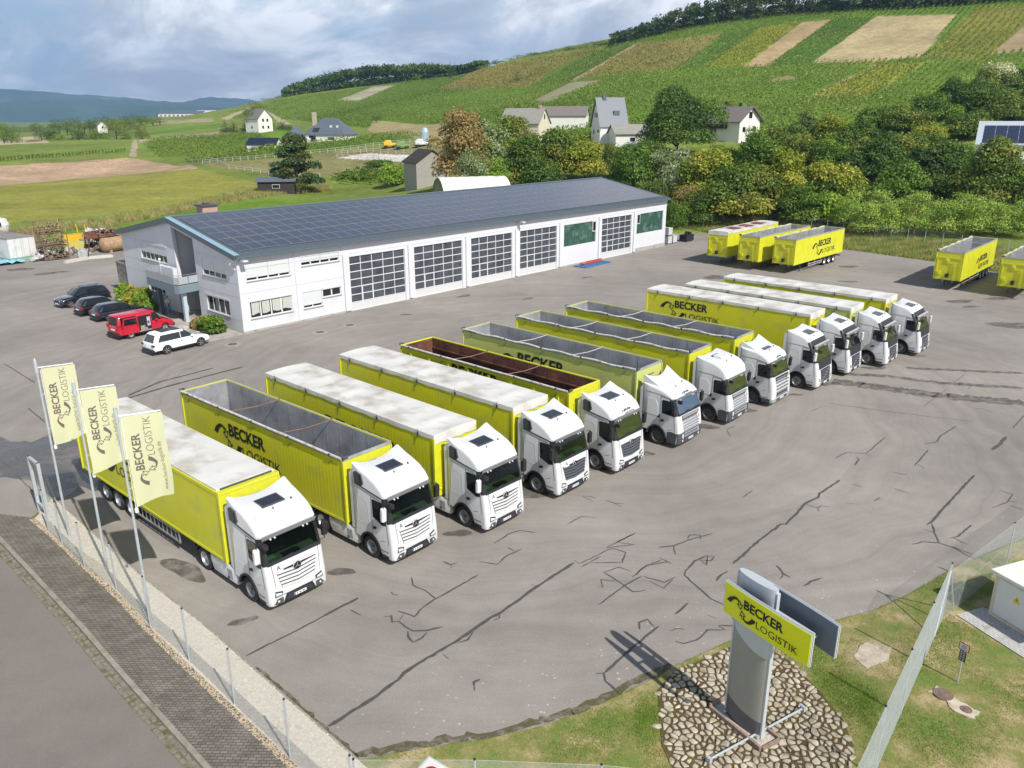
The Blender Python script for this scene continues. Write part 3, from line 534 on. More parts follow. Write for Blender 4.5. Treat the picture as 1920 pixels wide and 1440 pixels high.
for w_, p_ in [(.14, [(115, 1180), (260, 1050), (410, 935), (440, 935), (510, 870), (560, 810), (640, 770), (655, 745), (778, 662)]), (.08, [(560, 812), (640, 835), (665, 822), (715, 830)]), (.08, [(640, 835), (645, 858)]), (.15, [(1315, 940), (1345, 925), (1440, 815), (1530, 720), (1612, 632)]), (.11, [(1345, 930), (1390, 1050)]), (.09, [(1300, 968), (1355, 985)]), (.10, [(1225, 1062), (1290, 1045), (1390, 1052), (1480, 1080), (1570, 1130), (1680, 1180)]), (.10, [(1460, 1018), (1500, 1018), (1595, 940)]), (.07, [(1480, 1022), (1570, 1062)]),
               (.09, [(1300, 440), (1380, 425), (1400, 390), (1500, 328)]), (.07, [(1380, 425), (1420, 435)]), (.09, [(1240, 575), (1325, 475)]), (.06, [(1255, 560), (1302, 592)]), (.07, [(1105, 612), (1195, 632)]), (.08, [(750, 525), (820, 490), (940, 498), (1058, 397)]), (.06, [(940, 498), (968, 516)]), (.10, [(866, 572), (895, 535), (878, 520)]), (.07, [(1110, 717), (1202, 742)]), (.06, [(850, 690), (915, 705)]), (.07, [(990, 795), (1030, 768)]), (.06, [(815, 805), (866, 810)]), (.08, [(172, 770), (235, 727)]), (.07, [(75, 350), (128, 325)]), (.07, [(75, 355), (98, 390)]), (.22, [(1720, 475), (1770, 440), (1810, 392)]),
               (.07, [(1770, 725), (1850, 752), (1815, 800), (1720, 835)]), (.07, [(1815, 795), (1875, 798)]), (.08, [(1850, 340), (1920, 262)]), (.05, [(1300, 205), (1375, 145), (1435, 100)]), (.05, [(1490, 55), (1555, 2)]), (.05, [(1615, 225), (1650, 215), (1690, 230), (1730, 240)]), (.05, [(1570, 100), (1600, 70), (1680, 90)]), (.12, [(385, 1192), (425, 1245), (470, 1268)]), (.08, [(405, 1278), (425, 1245)]), (.10, [(552, 1320), (600, 1290), (668, 1270)]), (.09, [(1385, 1200), (1455, 1230)]), (.06, [(600, 235), (660, 210)]), (.05, [(700, 185), (1100, 240), (1600, 300)])]: CR.append((w_, Zc(p_, 1340, 700, 3.31)))
for w_, p_ in [(.10, [(1100, 245), (1030, 275), (975, 330), (970, 355), (1025, 405), (1090, 460), (1120, 490), (1200, 525)]), (.08, [(1060, 270), (1090, 300), (1100, 250), (1140, 250), (1120, 275), (1060, 270)]), (.08, [(735, 360), (800, 380), (860, 395), (920, 365)]), (.07, [(780, 390), (850, 430), (905, 380)]), (.09, [(820, 200), (910, 190), (1000, 155), (1130, 120)]), (.07, [(910, 190), (920, 240)]), (.08, [(830, 260), (900, 290)]), (.09, [(880, 280), (760, 300), (690, 355)]), (.08, [(985, 150), (1000, 130), (1060, 130), (1060, 155)]), (.12, [(1150, 385), (1180, 350), (1212, 335)]), (.10, [(915, 575), (990, 512)]), (.09, [(1240, 595), (1260, 640), (1160, 640), (1200, 665), (1100, 665), (1040, 720), (960, 740), (920, 728)]), (.08, [(890, 668), (930, 655), (970, 660)]), (.06, [(1100, 580), (1150, 600)])]: CR.append((w_, Zc(p_, 960, 960, 3)))
CR += [(.10, [(460, 1230), (540, 1190), (672, 1122)]), (.06, [(208, 682), (335, 655)]), (.10, [(8, 682), (66, 718)]), (.09, [(52, 765), (85, 792)]), (.06, [(210, 722), (262, 708)]), (.30, [(235, 748), (330, 720), (455, 688)]), (.26, [(240, 742), (300, 716), (400, 690)]), (.05, [(310, 707), (350, 690), (370, 695)]), (.06, [(0, 860), (65, 925)]), (.05, [(1000, 620), (1075, 590)])]
b = MB()
for k, (w_, p_) in enumerate(CR):
 vs, fs = band([G2(*q) for q in p_], w_ * 0.85, 0.004 + 0.0004 * (k % 5)); b.add(vs, fs)
tag(b.build('asphalt_seams', SEAL, recalc=False), kind='structure')
# water, oil and tyre marks, each a thin film a few millimetres thick
def blob(cx, cy, rx, ry, rot, n=26, rough=0.25):
 out = []; ph = RNG.uniform(0, 6, 3)
 for k in range(n):
  a = 2 * PI * k / n; r = 1 + rough * (math.sin(2 * a + ph[0]) * .5 + math.sin(3 * a + ph[1]) * .4 + math.sin(5 * a + ph[2]) * .25); x, y = rx * r * math.cos(a), ry * r * math.sin(a)
  out.append((cx + x * math.cos(rot) - y * math.sin(rot), cy + x * math.sin(rot) + y * math.cos(rot)))
 return out
def film_mat(name, c, alpha, rough, scale):
 m = bpy.data.materials.new(name); m.use_nodes = True; t = m.node_tree; b = t.nodes['Principled BSDF']; b.inputs['Base Color'].default_value = (*c, 1); b.inputs['Roughness'].default_value = rough
 tcn = nd(t, 'ShaderNodeTexCoord'); r = trange(t, tnoise(t, tcn, scale, 6, 0.65).outputs['Fac'], 0.38, 0.58, alpha * 0.25, alpha); t.links.new(r.outputs[0], b.inputs['Alpha']); return m
OIL = film_mat('oil_stain', (0.10, 0.09, 0.08), 0.6, 0.6, 1.6); WET = film_mat('water_film', (0.045, 0.045, 0.05), 0.9, 0.12, 0.35); MOSS = film_mat('moss_film', (0.10, 0.085, 0.03), 0.8, 0.95, 3.0)
b = MB()
for (px, py, rx, ry, ro) in [(425, 805, .1, .1, 0), (345, 1068, 1.3, .45, -.7), (640, 965, .5, .2, 0), (640, 1072, .5, .3, 0), (455, 1165, .5, .2, .5), (860, 1000, .6, .3, 0), (985, 925, 1.1, .6, .2), (1000, 900, .5, .4, .3), (1125, 875, .8, .5, 0), (1210, 850, .5, .3, 0), (1325, 800, .7, .4, 0), (1405, 770, .5, .3, 0), (1490, 740, .5, .25, 0), (1555, 720, .7, .3, .4), (1640, 690, .8, .4, 0), (1720, 668, .6, .3, 0),
                             (1800, 565, 1.6, .6, .3), (1820, 575, .9, .4, .1), (1590, 500, 1.2, .8, 0), (1250, 455, 2.2, 1.2, .8), (1100, 520, .8, .3, .8), (990, 560, .7, .3, .8), (870, 555, 1.0, .4, .8), (760, 590, .5, .3, 0), (1590, 528, 1.1, .4, 0), (1340, 520, 1.5, 1.0, .5), (40, 505, 1.6, .9, 0), (95, 512, 2.0, .7, .6), (1875, 560, 1.6, .6, 0), (1900, 610, 2.2, 1.0, 0)]:
 c = gp(px, py); b.poly([(x, y, 0.008) for x, y in blob(c.x, c.y, rx, ry, ro)])
for p_, w_ in [([(1560, 715), (1640, 725), (1760, 742), (1920, 756)], 1.3), ([(1560, 700), (1660, 705), (1760, 718), (1920, 728)], 0.6), ([(1700, 690), (1920, 700)], .5)]:
 vs, fs = band([G2(*q) for q in p_], w_, 0.0095, jit=0.05); b.add(vs, fs)
tag(b.build('oil_stains', OIL, recalc=False), kind='structure')
b = MB()
for pts in [[(-40, 800), (20, 830), (60, 828), (120, 800), (135, 810), (150, 845), (148, 880), (185, 898), (180, 920), (150, 912), (120, 935), (95, 930), (60, 900), (10, 895), (-40, 900)]]:
 b.poly([(*G2(*q), 0.011) for q in dens([Vector(p) for p in pts], 3, 1.2, True)])
tag(b.build('wet_patch', WET, recalc=False), kind='structure')
b = MB(); me_ = [q for q in dens(lowedge[:8], 4)]
vs, fs = band([q + Vector((-0.05, 0.14)) for q in me_], 0.30, 0.013, jit=0.06); b.add(vs, fs)
vs, fs = band([q + nr * 0.12 for q in sw[:3]], 0.14, 0.013, jit=0.03); b.add(vs, fs)
tag(b.build('moss_film', MOSS, recalc=False), kind='structure')
# ---- lower right: verge, cobbles
VERGE = bpy.data.materials.new('verge_turf'); VERGE.use_nodes = True; t = VERGE.node_tree; b = t.nodes['Principled BSDF']; b.inputs['Roughness'].default_value = 0.95; tcn = nd(t, 'ShaderNodeTexCoord')
rp = nd(t, 'ShaderNodeValToRGB'); t.links.new(tnoise(t, tcn, 0.55, 8, 0.68).outputs['Fac'], rp.inputs[0]); e = rp.color_ramp.elements
e[0].position = 0.40; e[0].color = (0.12, 0.18, 0.03, 1); e[1].position = 0.62; e[1].color = (0.40, 0.31, 0.17, 1); e2 = e.new(0.5); e2.color = (0.20, 0.20, 0.06, 1)
t.links.new(rp.outputs[0], b.inputs['Base Color'])
le = [Vector(q) for q in lowedge]
vp = [tuple(q) for q in le] + [(45, 36), (45, 5), (-4, 5), (-4, 12)]
def inset_edge(q, d=0.06): return q
sheet('verge', [(x + .02, y - .05) for x, y in vp], VERGE, -0.25, 0.27)
cob = [G2(*q) for q in [(1232, 1296), (1262, 1262), (1378, 1210), (1420, 1205), (1480, 1240), (1530, 1290), (1580, 1350), (1600, 1400), (1590, 1450), (1560, 1500), (1300, 1500), (1260, 1440), (1240, 1400)]]
sheet('cobble_bed', [tuple(q) for q in cob], mat('mossy_mortar', (0.085, 0.055, 0.022), 0.95, noise=0.4, nscale=6, bump=0.5, dirt=(0.11, 0.10, 0.02), dscale=1.2), -0.2, 0.235)
# stones: cells of a jittered lattice, shrunk and domed
def clip(poly, a, n):
 out = []
 for i in range(len(poly)):
  p, q = poly[i], poly[(i + 1) % len(poly)]; dp, dq = (p - a).dot(n), (q - a).dot(n)
  if dp <= 0: out.append(p)
  if (dp < 0) != (dq < 0) and dp != dq: out.append(p.lerp(q, dp / (dp - dq)))
 return out
def stones(poly, step, m, label):
 P = [tuple(q) for q in poly]; xs = [p[0] for p in P]; ys = [p[1] for p in P]; cells = {}; i0 = 0
 nx, ny = int((max(xs) - min(xs)) / step) + 2, int((max(ys) - min(ys)) / step) + 2
 for i in range(nx):
  for j in range(ny): cells[i, j] = Vector((min(xs) + (i + .5 * (j % 2)) * step + RNG.uniform(-.46, .46) * step, min(ys) + j * step + RNG.uniform(-.46, .46) * step))
 b = MB(); cols = []
 for (i, j), c in cells.items():
  if not inpoly(np.array([c.x]), np.array([c.y]), P)[0]: continue
  gap_ = RNG.choice([.08, .12, .17, .24]); s = step * 1.3; pl = [c + Vector(v) * s for v in ((-1, -1), (1, -1), (1, 1), (-1, 1))]
  for di in (-2, -1, 0, 1, 2):
   for dj in (-2, -1, 0, 1, 2):
    o = cells.get((i + di, j + dj))
    if o is None or (di == 0 and dj == 0): continue
    n = (o - c).normalized(); pl = clip(pl, (o + c) / 2 - n * step * gap_, n)
  if len(pl) < 3: continue
 # round the corners, then a skirt and a domed top
  rp_ = []
  for k in range(len(pl)): a, b_ = pl[k], pl[(k + 1) % len(pl)]; rp_ += [a.lerp(b_, RNG.uniform(.12, .28)), a.lerp(b_, RNG.uniform(.72, .88))]
  cen = sum(rp_, Vector((0, 0))) / len(rp_); n = len(rp_); h = RNG.uniform(.018, .05); vs = [(p.x, p.y, 0.02) for p in rp_]
  for f_, hh in ((0.96, h * .7), (0.78, h)): vs += [(cen.x + (p.x - cen.x) * f_ + RNG.normal(0, .004), cen.y + (p.y - cen.y) * f_, 0.035 + hh + RNG.normal(0, .003)) for p in rp_]
  fs = [(a, (a + 1) % n, (a + 1) % n + n, a + n) for a in range(n)] + [(a + n, (a + 1) % n + n, (a + 1) % n + 2 * n, a + 2 * n) for a in range(n)] + [tuple(range(2 * n, 3 * n))]
  b.add(vs, fs, 0)
 return tag(b.build('cobblestones', m, smooth=40), label, 'cobblestones', kind='stuff')
stones(cob, 0.225, mat('rough_cobble', (0.42, 0.375, 0.29), 0.9, noise=0.38, nscale=2.6, bump=0.5, bscale=14, dirt=(0.20, 0.165, 0.11), dscale=3.5), 'pale rounded cobbles set in mossy mortar round the pylon sign')
# ---- grass blades
def grass(name, poly, n, h0, h1, z, label, excl=None, m=None, w=0.012, dry=0.5, gain=1.0, soft=0.0):
 P = [tuple(q) for q in poly]; lo = np.min(P, 0); hi = np.max(P, 0); pts = np.zeros((0, 2))
 while len(pts) < n:
  c = RNG.uniform(lo, hi, (n, 2)); k = inpoly(c[:, 0], c[:, 1], P)
  for e_ in (excl or []): k &= ~inpoly(c[:, 0], c[:, 1], [tuple(q) for q in e_])
  d = (np.sin(c[:, 0] * 1.3 + 2 * np.sin(c[:, 1] * .9)) + np.sin(c[:, 1] * 1.7 + 1.3 * np.sin(c[:, 0] * 1.1)) + np.sin(c[:, 0] * 4.1) * np.sin(c[:, 1] * 3.7)) / 3 # thinner and thicker patches
  k &= RNG.random(len(c)) < np.clip(0.62 + 0.6 * d, 0.12, 1); pts = np.concatenate([pts, c[k]])
 pts = pts[:n] + (RNG.normal(0, soft, (n, 2)) if soft else 0); d = (np.sin(pts[:, 0] * 1.3 + 2 * np.sin(pts[:, 1] * .9)) + np.sin(pts[:, 1] * 1.7 + 1.3 * np.sin(pts[:, 0] * 1.1))) / 2
 g = np.clip(dry - 0.45 * d + RNG.normal(0, .25, n), 0, 1)[:, None]; colr = np.array([0.13, 0.24, 0.02]) * (1 - g) + np.array([0.46, 0.36, 0.18]) * g; colr *= RNG.uniform(.7, 1.3, (n, 1)) * gain
 h = RNG.uniform(h0, h1, n) * (0.7 + 0.5 * (1 - g[:, 0])); a = RNG.uniform(0, 2 * PI, n); lean = RNG.uniform(.2, 1.0, n) * h; b2 = RNG.uniform(0, 2 * PI, n)
 zz = np.full(n, z) if not callable(z) else z(pts[:, 0], pts[:, 1])
 p0 = np.stack([pts[:, 0] - np.cos(a) * w, pts[:, 1] - np.sin(a) * w, zz], 1); p1 = np.stack([pts[:, 0] + np.cos(a) * w, pts[:, 1] + np.sin(a) * w, zz], 1); p2 = np.stack([pts[:, 0] + np.cos(b2) * lean, pts[:, 1] + np.sin(b2) * lean, zz + h], 1)
 V = np.stack([p0, p1, p2], 1).reshape(-1, 3); return tag(obj(name, tri_mesh(name, V, np.arange(3 * n).reshape(-1, 3), m or LEAFM, np.repeat(colr, 3, 0))), label, 'grass', kind='stuff')
def leaf_mat(name, gain=1.0):
 m = bpy.data.materials.new(name); m.use_nodes = True; t = m.node_tree; t.nodes.clear(); at = nd(t, 'ShaderNodeAttribute', attribute_name='tint'); d = nd(t, 'ShaderNodeBsdfDiffuse'); tr = nd(t, 'ShaderNodeBsdfTranslucent')
 v = nd(t, 'ShaderNodeVectorMath', operation='MULTIPLY'); v.inputs[1].default_value = (1.25 * gain, 1.35 * gain, 0.8 * gain); t.links.new(at.outputs['Color'], v.inputs[0]); t.links.new(at.outputs['Color'], d.inputs[0]); t.links.new(v.outputs[0], tr.inputs[0])
 gl = nd(t, 'ShaderNodeBsdfGlossy'); gl.inputs['Roughness'].default_value = 0.5; gl.inputs[0].default_value = (1, 1, 1, 1)
 mx = nd(t, 'ShaderNodeMixShader'); mx.inputs[0].default_value = 0.3; t.links.new(d.outputs[0], mx.inputs[1]); t.links.new(tr.outputs[0], mx.inputs[2]); m2 = nd(t, 'ShaderNodeMixShader'); m2.inputs[0].default_value = 0.012; t.links.new(mx.outputs[0], m2.inputs[1]); t.links.new(gl.outputs[0], m2.inputs[2])
 o = nd(t, 'ShaderNodeOutputMaterial'); t.links.new(m2.outputs[0], o.inputs[0]); return m
LEAFM = leaf_mat('leaves')
slab = [(1785, 1150), (1858, 1207), (1990, 1290), (2060, 1200), (1900, 1090)]
manp = [Vector(p) for p in [(0, 0)]]
vis = [q for q in le] + [Vector((24, 31)), Vector((24, 14)), Vector((-5, 14)), Vector((-5, 17))]
pad = [gp(1782, 1152).xy, gp(1800, 1135).xy, gp(1900, 1110).xy, gp(2000, 1150).xy, gp(2010, 1290).xy, gp(1920, 1243).xy]
pit = [G2(*q) for q in [(1598, 1232), (1625, 1205), (1672, 1216), (1665, 1240), (1625, 1253)]]
lid = [G2(*q) for q in [(1738, 1297), (1758, 1289), (1800, 1318), (1838, 1338), (1825, 1350), (1790, 1335), (1772, 1312)]]
grass('grass', vis, 150000, 0.02, 0.055, 0.02, 'patchy green and straw coloured grass of the verge below the yard', [cob, pad, pit, lid], dry=0.58, w=0.010)
ring = [G2(*q) for q in [(1440, 1200), (1500, 1180), (1640, 1300), (1650, 1440), (1610, 1480), (1600, 1390), (1560, 1310), (1500, 1240)]]; ring2 = [G2(*q) for q in [(1190, 1320), (1225, 1296), (1245, 1380), (1275, 1460), (1215, 1460)]]
grass('grass', ring, 15000, 0.02, 0.055, 0.02, 'lush bright green grass right of the cobbles', [cob], dry=0.15, w=0.010, gain=1.25, soft=.16)
grass('grass', ring2, 5500, 0.02, 0.055, 0.02, 'lush bright green grass left of the cobbles', [cob], dry=0.15, w=0.010, gain=1.25, soft=.16)
b = MB();
for p_, n_ in ((pit, 0.03), (lid, 0.04)): b.prism([(q.x, q.y, 0.0) for q in dens(p_, 3, 0.025, True)], (0, 0, n_ + 0.012))
o = b.build('concrete_apron', mat('sandy_concrete', (0.50, 0.43, 0.34), 0.95, noise=0.2, nscale=4, bump=0.4, dirt=(0.28, 0.22, 0.13), dscale=2.2)); tag(o, kind='structure')

# ================================================================== LOGO (lettering + two curved arrows), drawn in a plane
def logo_swoosh():
 b = MB(); c0 = Vector((-.22, -.40))
 cres = [(-2.18, -.16), (-1.97, .18), (-1.68, .42), (-1.36, .62), (-1.05, .68), (-.8, .62), (-.62, .47), (-.56, .30), (-.72, .42), (-.92, .45), (-1.12, .40), (-1.32, .25), (-1.48, .04), (-1.64, -.24)]
 arrow = [(-.72, .52), (-.55, .06), (-.8, .04), (-.3, -.36), (-.1, .28), (-.3, .16), (-.46, .46)]
 def ribbon(pts, w):
  n = len(pts)
  for i in range(n):
   a, q = Vector(pts[i]), Vector(pts[(i + 1) % n]); d = (q - a).normalized(); p_ = Vector((-d.y, d.x)) * w / 2; a = a - d * w * .4; q = q + d * w * .4
   b.prism([(a.x - p_.x, a.y - p_.y, 0), (q.x - p_.x, q.y - p_.y, 0), (q.x + p_.x, q.y + p_.y, 0), (a.x + p_.x, a.y + p_.y, 0)], (0, 0, 0.02 + 0.002 * (i % 3)))
 half = [0, 1, 2, 3, 4, 5, 6, 7]
 for s in (1, -1):
  tr = (lambda p: (p[0], p[1])) if s == 1 else (lambda p: (2 * c0.x - p[0], 2 * c0.y - p[1]))
  C = [tr(p) for p in cres]
  for i in range(6): # the crescent as a chain of quads (outer i, inner 13-i)
   b.prism([(*C[i], 0), (*C[i + 1], 0), (*C[12 - i], 0), (*C[13 - i], 0)], (0, 0, 0.02 + .001 * (i % 2)))
  b.prism([(*C[6], 0), (*C[7], 0), (*C[8 - 1], 0)][:2] + [(*C[7], 0)], (0, 0, .02)) if False else None
  ribbon([tr(p) for p in arrow], .075)
 return b
_SW = {}
def logo(parent, M, cap, m=None, thin=-0.012):
 """M: logo plane into the parent's space, origin at the B's foot; cap = height of the capitals"""
 m = m or INK
 if m.name not in _SW: _SW[m.name] = logo_swoosh().mesh('swoosh', m)
 S = Matrix.Diagonal((cap, cap, 0.25, 1)); o = obj('swoosh', _SW[m.name], parent); o.matrix_local = M @ S
 text_obj('lettering', 'BECKER', cap, m, parent, M @ Matrix.Translation((0, 0, .002)), bold=0.035, sx=1.02)
 text_obj('lettering', 'LOGISTIK', cap * .80, m, parent, M @ Matrix.Translation((1.70 * cap, -1.30 * cap, .002)), bold=thin, sx=1.10)
# ================================================================== WHEELS
def wheel_meshes(r, w, dished=True, rim=SILVER):
 b = MB(); b.lathe((0, 0, 0), [(r * .60, w * .42), (r * .66, w * .5), (r * .9, w * .5), (r * .975, w * .42), (r, w * .25), (r, -w * .25), (r * .975, -w * .42), (r * .9, -w * .5), (r * .66, -w * .5), (r * .6, -w * .42)], 28, 'Y')
 for k in range(28): # tread grooves
  pass
 ty = b.mesh('tyre', RUBBER, 40)
 b = MB(); s = 1
 if dished: pr = [(0, -.10 * w), (.12, -.10 * w), (.14, -.16 * w), (.30, -.16 * w), (.34, -.02 * w), (.50, .12 * w), (.56, .30 * w), (.6, .45 * w), (.62, .45 * w), (.62, -.4 * w)]
 else: pr = [(0, .22 * w), (.16, .22 * w), (.17, .16 * w), (.5, .10 * w), (.57, .35 * w), (.62, .42 * w), (.62, -.4 * w)]
 b.lathe((0, 0, 0), [(a * r, c) for a, c in pr], 24, 'Y', 0)
 hub = 10
 for k in range(hub):
  a = 2 * PI * k / hub; b.lathe((.24 * r * math.cos(a), (-.13 if dished else .18) * w, .24 * r * math.sin(a)), [(.03 * r, 0), (.03 * r, .05 * w), (0, .05 * w)], 6, 'Y', 1)
 b.lathe((0, 0, 0), [(.12 * r, -.12 * w if dished else .2 * w), (.12 * r, .1 * w if dished else .28 * w), (0, .12 * w if dished else .3 * w)], 12, 'Y', 1)
 ri = b.mesh('rim', [rim, DGREY], 40)
 return ty, ri
TW = wheel_meshes(.50, .36); TWF = wheel_meshes(.50, .32, False, mat('front_rim', (.30, .31, .32), .45, .5, noise=.15)); TWD = wheel_meshes(.50, .32, False, mat('dark_front_rim', (.10, .10, .10), .5, .3, noise=.15))
def put_wheel(parent, ms, x, y, z, out):
 w = obj('wheel', ms[0], parent, (x, y, z), (0, 0, 0 if out > 0 else PI)); obj('rim', ms[1], w); return w
# ================================================================== SEMI-TRAILERS (origin: ground below the middle of the front wall, +x forward)
def trailer(name, loc, h, label, kind, Lt=13.3, top=4.0, paint=None, logo_at=None, lift=False, group='yellow semi-trailers in the yard', side='R', barm=None, tarpkind=0, front='plain', stands=False):
 T = thing(name, loc, h, label, 'semi-trailer', group); W = 1.275; zb = 1.08; paint = paint or YEL
 op = kind in ('open', 'rust'); th = 0.06; b = MB()
 inner = RUST if kind == 'rust' else INNER
 if not op:
  b.bb(-Lt, 0, -W, W, zb, top - .02, 0)
  for y in (-W, W) if kind == 'tarp' else (): # fine vertical ribs in the side planks
   k = -Lt + .3
   while k < -.2: b.bb(k, k + .025, y - .003, y + .003, zb + .12, top - .16, 0); k += .24
  b.bb(-Lt + .02, -.02, -W + .03, W - .03, zb - .07, zb, 1)
 else:
  for y0, y1 in ((-W, -W + th), (W - th, W)):
   b.bb(-Lt, 0, y0, y1, zb, top, 0)
   s = -1 if y0 < 0 else 1; yo = s * W; k = -Lt + .3
   if kind != 'rust':
    while k < -.2: b.bb(k, k + .025, yo - .003, yo + .003, zb + .12, top - .2, 0); k += .24
  b.bb(-th, 0, -W + th, W - th, zb, top - .003, 0); b.bb(-Lt, -Lt + th, -W + th, W - th, zb, top - .003, 0); b.bb(-Lt + th, -th, -W + th, W - th, zb, zb + .12, 1)
 # inside lining, a separate skin 4 mm off the walls
  b.bb(-Lt + th, -th, -W + th, -W + th + .012, zb + .13, top - .05, 2); b.bb(-Lt + th, -th, W - th - .012, W - th, zb + .13, top - .05, 2)
  b.bb(-th - .012, -th, -W + th + .014, W - th - .014, zb + .13, top - .05, 2); b.bb(-Lt + th, -Lt + th + .012, -W + th + .014, W - th - .014, zb + .13, top - .05, 2); b.bb(-Lt + th + .014, -th - .014, -W + th + .014, W - th - .014, zb + .12, zb + .135, 2)
  for k in range(12 if kind != 'rust' else 8): # inner ribs
   x = -Lt + .7 + k * (Lt - 1.2) / (12 if kind != 'rust' else 8)
   for y in (-W + th + .02, W - th - .02): b.bb(x, x + .03, y - .004, y + .004, zb + .14, top - .06, 2)
  if kind == 'rust':
   for zz in (1.9, 2.6, 3.3):
    for s in (-1, 1): b.bb(-Lt + .08, -.08, s * (W - th - .05) - .03, s * (W - th - .05) + .03, zz, zz + .08, 2)
 for s in (-1, 1): # rims, rails and corner posts
  b.bb(-Lt - .01, .01, s * W - .025, s * W + .025, top - .12, top + .012, 3 if kind != 'rust' else 0)
  b.bb(-Lt - .01, .01, s * W - .02, s * W + .018, zb - .02, zb + .09, 3 if kind == 'box' else 0)
  for x in (-Lt, 0): b.bb(x - .05, x + .05, s * W - .05, s * W + .02, zb - .04, top - .13, 0)
 for x in (-Lt, 0): b.bb(x - .03, x + .03, -W + .03, W - .03, top - .1, top + .01, 3 if op and kind != 'rust' else 0)
 if kind == 'rust': # side stanchions of the steel tipper
  for k in range(8):
   x = -Lt + .9 + k * (Lt - 1.6) / 7
   for s in (-1, 1): b.prism([(x - .06, s * W, zb), (x + .06, s * W, zb), (x + .06, s * (W + .07), zb + .2), (x - .06, s * (W + .07), zb + .2)], (0, 0, top - zb - .5), 0)
 # rear doors
 b.bb(-Lt - .035, -Lt - .01, -.02, .02, zb + .1, top - .2, 4)
 for s in (-1, 1):
  for y in (.35, .95): b.tube([(-Lt - .05, s * y, zb + .05), (-Lt - .05, s * y, top - .1)], .018, 6, 4)
 b.build('body', [paint, MGREY, inner, paint if kind == 'rust' else (ALU if op else mat('rail_' + paint.name, tuple(paint.node_tree.nodes['Principled BSDF'].inputs['Base Color'].default_value[:3]), .5)), SILVER], T)
 # front wall fittings
 f = MB()
 if front == 'ladder':
  for y in (-.02 + .55, .43 + .55): f.tube([(.10, y, 1.35), (.10, y, 3.0)], .02, 6)
  for k in range(7): f.tube([(.10, .53, 1.45 + k * .24), (.10, .98, 1.45 + k * .24)], .018, 6)
  f.build('ladder', paint, T); f = MB()
  f.bb(.01, .06, -W + .1, W - .1, 3.28, 3.36); f.bb(.01, .07, -W + .1, -W + .2, 1.2, 3.3); f.bb(.01, .07, W - .2, W - .1, 1.2, 3.3); f.bb(.01, .05, -.5, .4, 2.75, 2.83)
  f.lathe((.03, -.2, 3.05), [(.22, -.02), (.24, .03), (.1, .06), (0, .06)], 16, 'X'); f.bb(.01, .3, -.15, .12, 1.35, 1.75, 1); f.bb(.01, .16, -1.0, -.7, 1.6, 1.9)
 else:
  f.tube([(.02, -.55, top - .55), (.12, -.5, top - .45), (.12, .35, top - .45), (.02, .4, top - .55)], .02, 6, 2)
  f.bb(.0, .04, -1.05, 1.05, zb + .3, zb + .36, 0); f.bb(.0, .05, -.9, -.82, zb + .4, top - .7, 0); f.bb(.0, .05, .82, .9, zb + .4, top - .7, 0)
  f.bb(.0, .09, -.3, .25, 1.5, 1.8, 1)
 f.build('front_fittings', [paint, BLACKP, SILVER], T)
 # chassis
 c = MB()
 for s in (-1, 1): c.bb(-Lt + .1, -.3, s * .45 - .07, s * .45 + .07, .82, zb - .001)
 for k in range(9): c.bb(-Lt + .5 + k * 1.45, -Lt + .58 + k * 1.45, -1.2, 1.2, .98, zb - .005)
 c.bb(-Lt, -Lt + .12, -1.2, 1.2, .55, .72); c.bb(-Lt + .02, -Lt + .2, -.5, -.42, .6, .9); c.bb(-Lt + .02, -Lt + .2, .42, .5, .6, .9)
 c.build('chassis', MGREY, T)
 axs = [-Lt + 3.45, -Lt + 4.76, -Lt + 6.07]; axs = [-Lt + 2.25 + 1.31 * i for i in range(3)] if not lift else axs
 for xa in axs:
  a = MB(); a.tube([(xa, -1.0, .5), (xa, 1.0, .5)], .07, 8); a.bb(xa - .5, xa + .1, .35, .5, .45, .85); a.bb(xa - .5, xa + .1, -.5, -.35, .45, .85); a.build('axle', DGREY, T)
  for s in (-1, 1):
   put_wheel(T, TW, xa, s * 1.08, .5, s)
   g = MB(); g.tube([(xa + .6 * math.cos(t_), s * 1.08, .5 + .58 * math.sin(t_)) for t_ in np.linspace(.5, PI - .5, 7)], .02, 4)
   vs = [];
   for t_ in np.linspace(.55, PI - .55, 8): vs += [(xa + .57 * math.cos(t_), s * .9, .5 + .56 * math.sin(t_)), (xa + .57 * math.cos(t_), s * 1.26, .5 + .56 * math.sin(t_))]
   g.add(vs, [(2 * i, 2 * i + 1, 2 * i + 3, 2 * i + 2) for i in range(7)]); g.build('mudguard', BLACKP, T)
 for s in (-1, 1):
  g = MB(); x0, x1 = axs[-1] + .75, -3.9;
  if kind == 'box':
   for z in (.50, .94): g.bb(x0, x1, s * 1.24 - .02, s * 1.24 + .02, z - .035, z + .035)
   for k in range(int((x1 - x0) / .38)): g.bb(x0 + k * .38, x0 + k * .38 + .04, s * 1.22 - .012, s * 1.22 + .012, .5, .94)
   g.bb(x0 - .03, x0 + .03, s * 1.24 - .03, s * 1.24 + .03, .45, 1.0); g.bb(x1 - .03, x1 + .03, s * 1.24 - .03, s * 1.24 + .03, .45, 1.0)
  else:
   for z in (.52, .74): g.bb(x0, x1, s * 1.22 - .02, s * 1.22 + .02, z - .05, z + .05)
   for x in (x0 + .3, (x0 + x1) / 2, x1 - .3): g.bb(x - .04, x + .04, s * 1.17 - .02, s * 1.17 + .02, .45, 1.0)
  g.build('side_guard', SILVER if kind == 'box' else ALU, T)
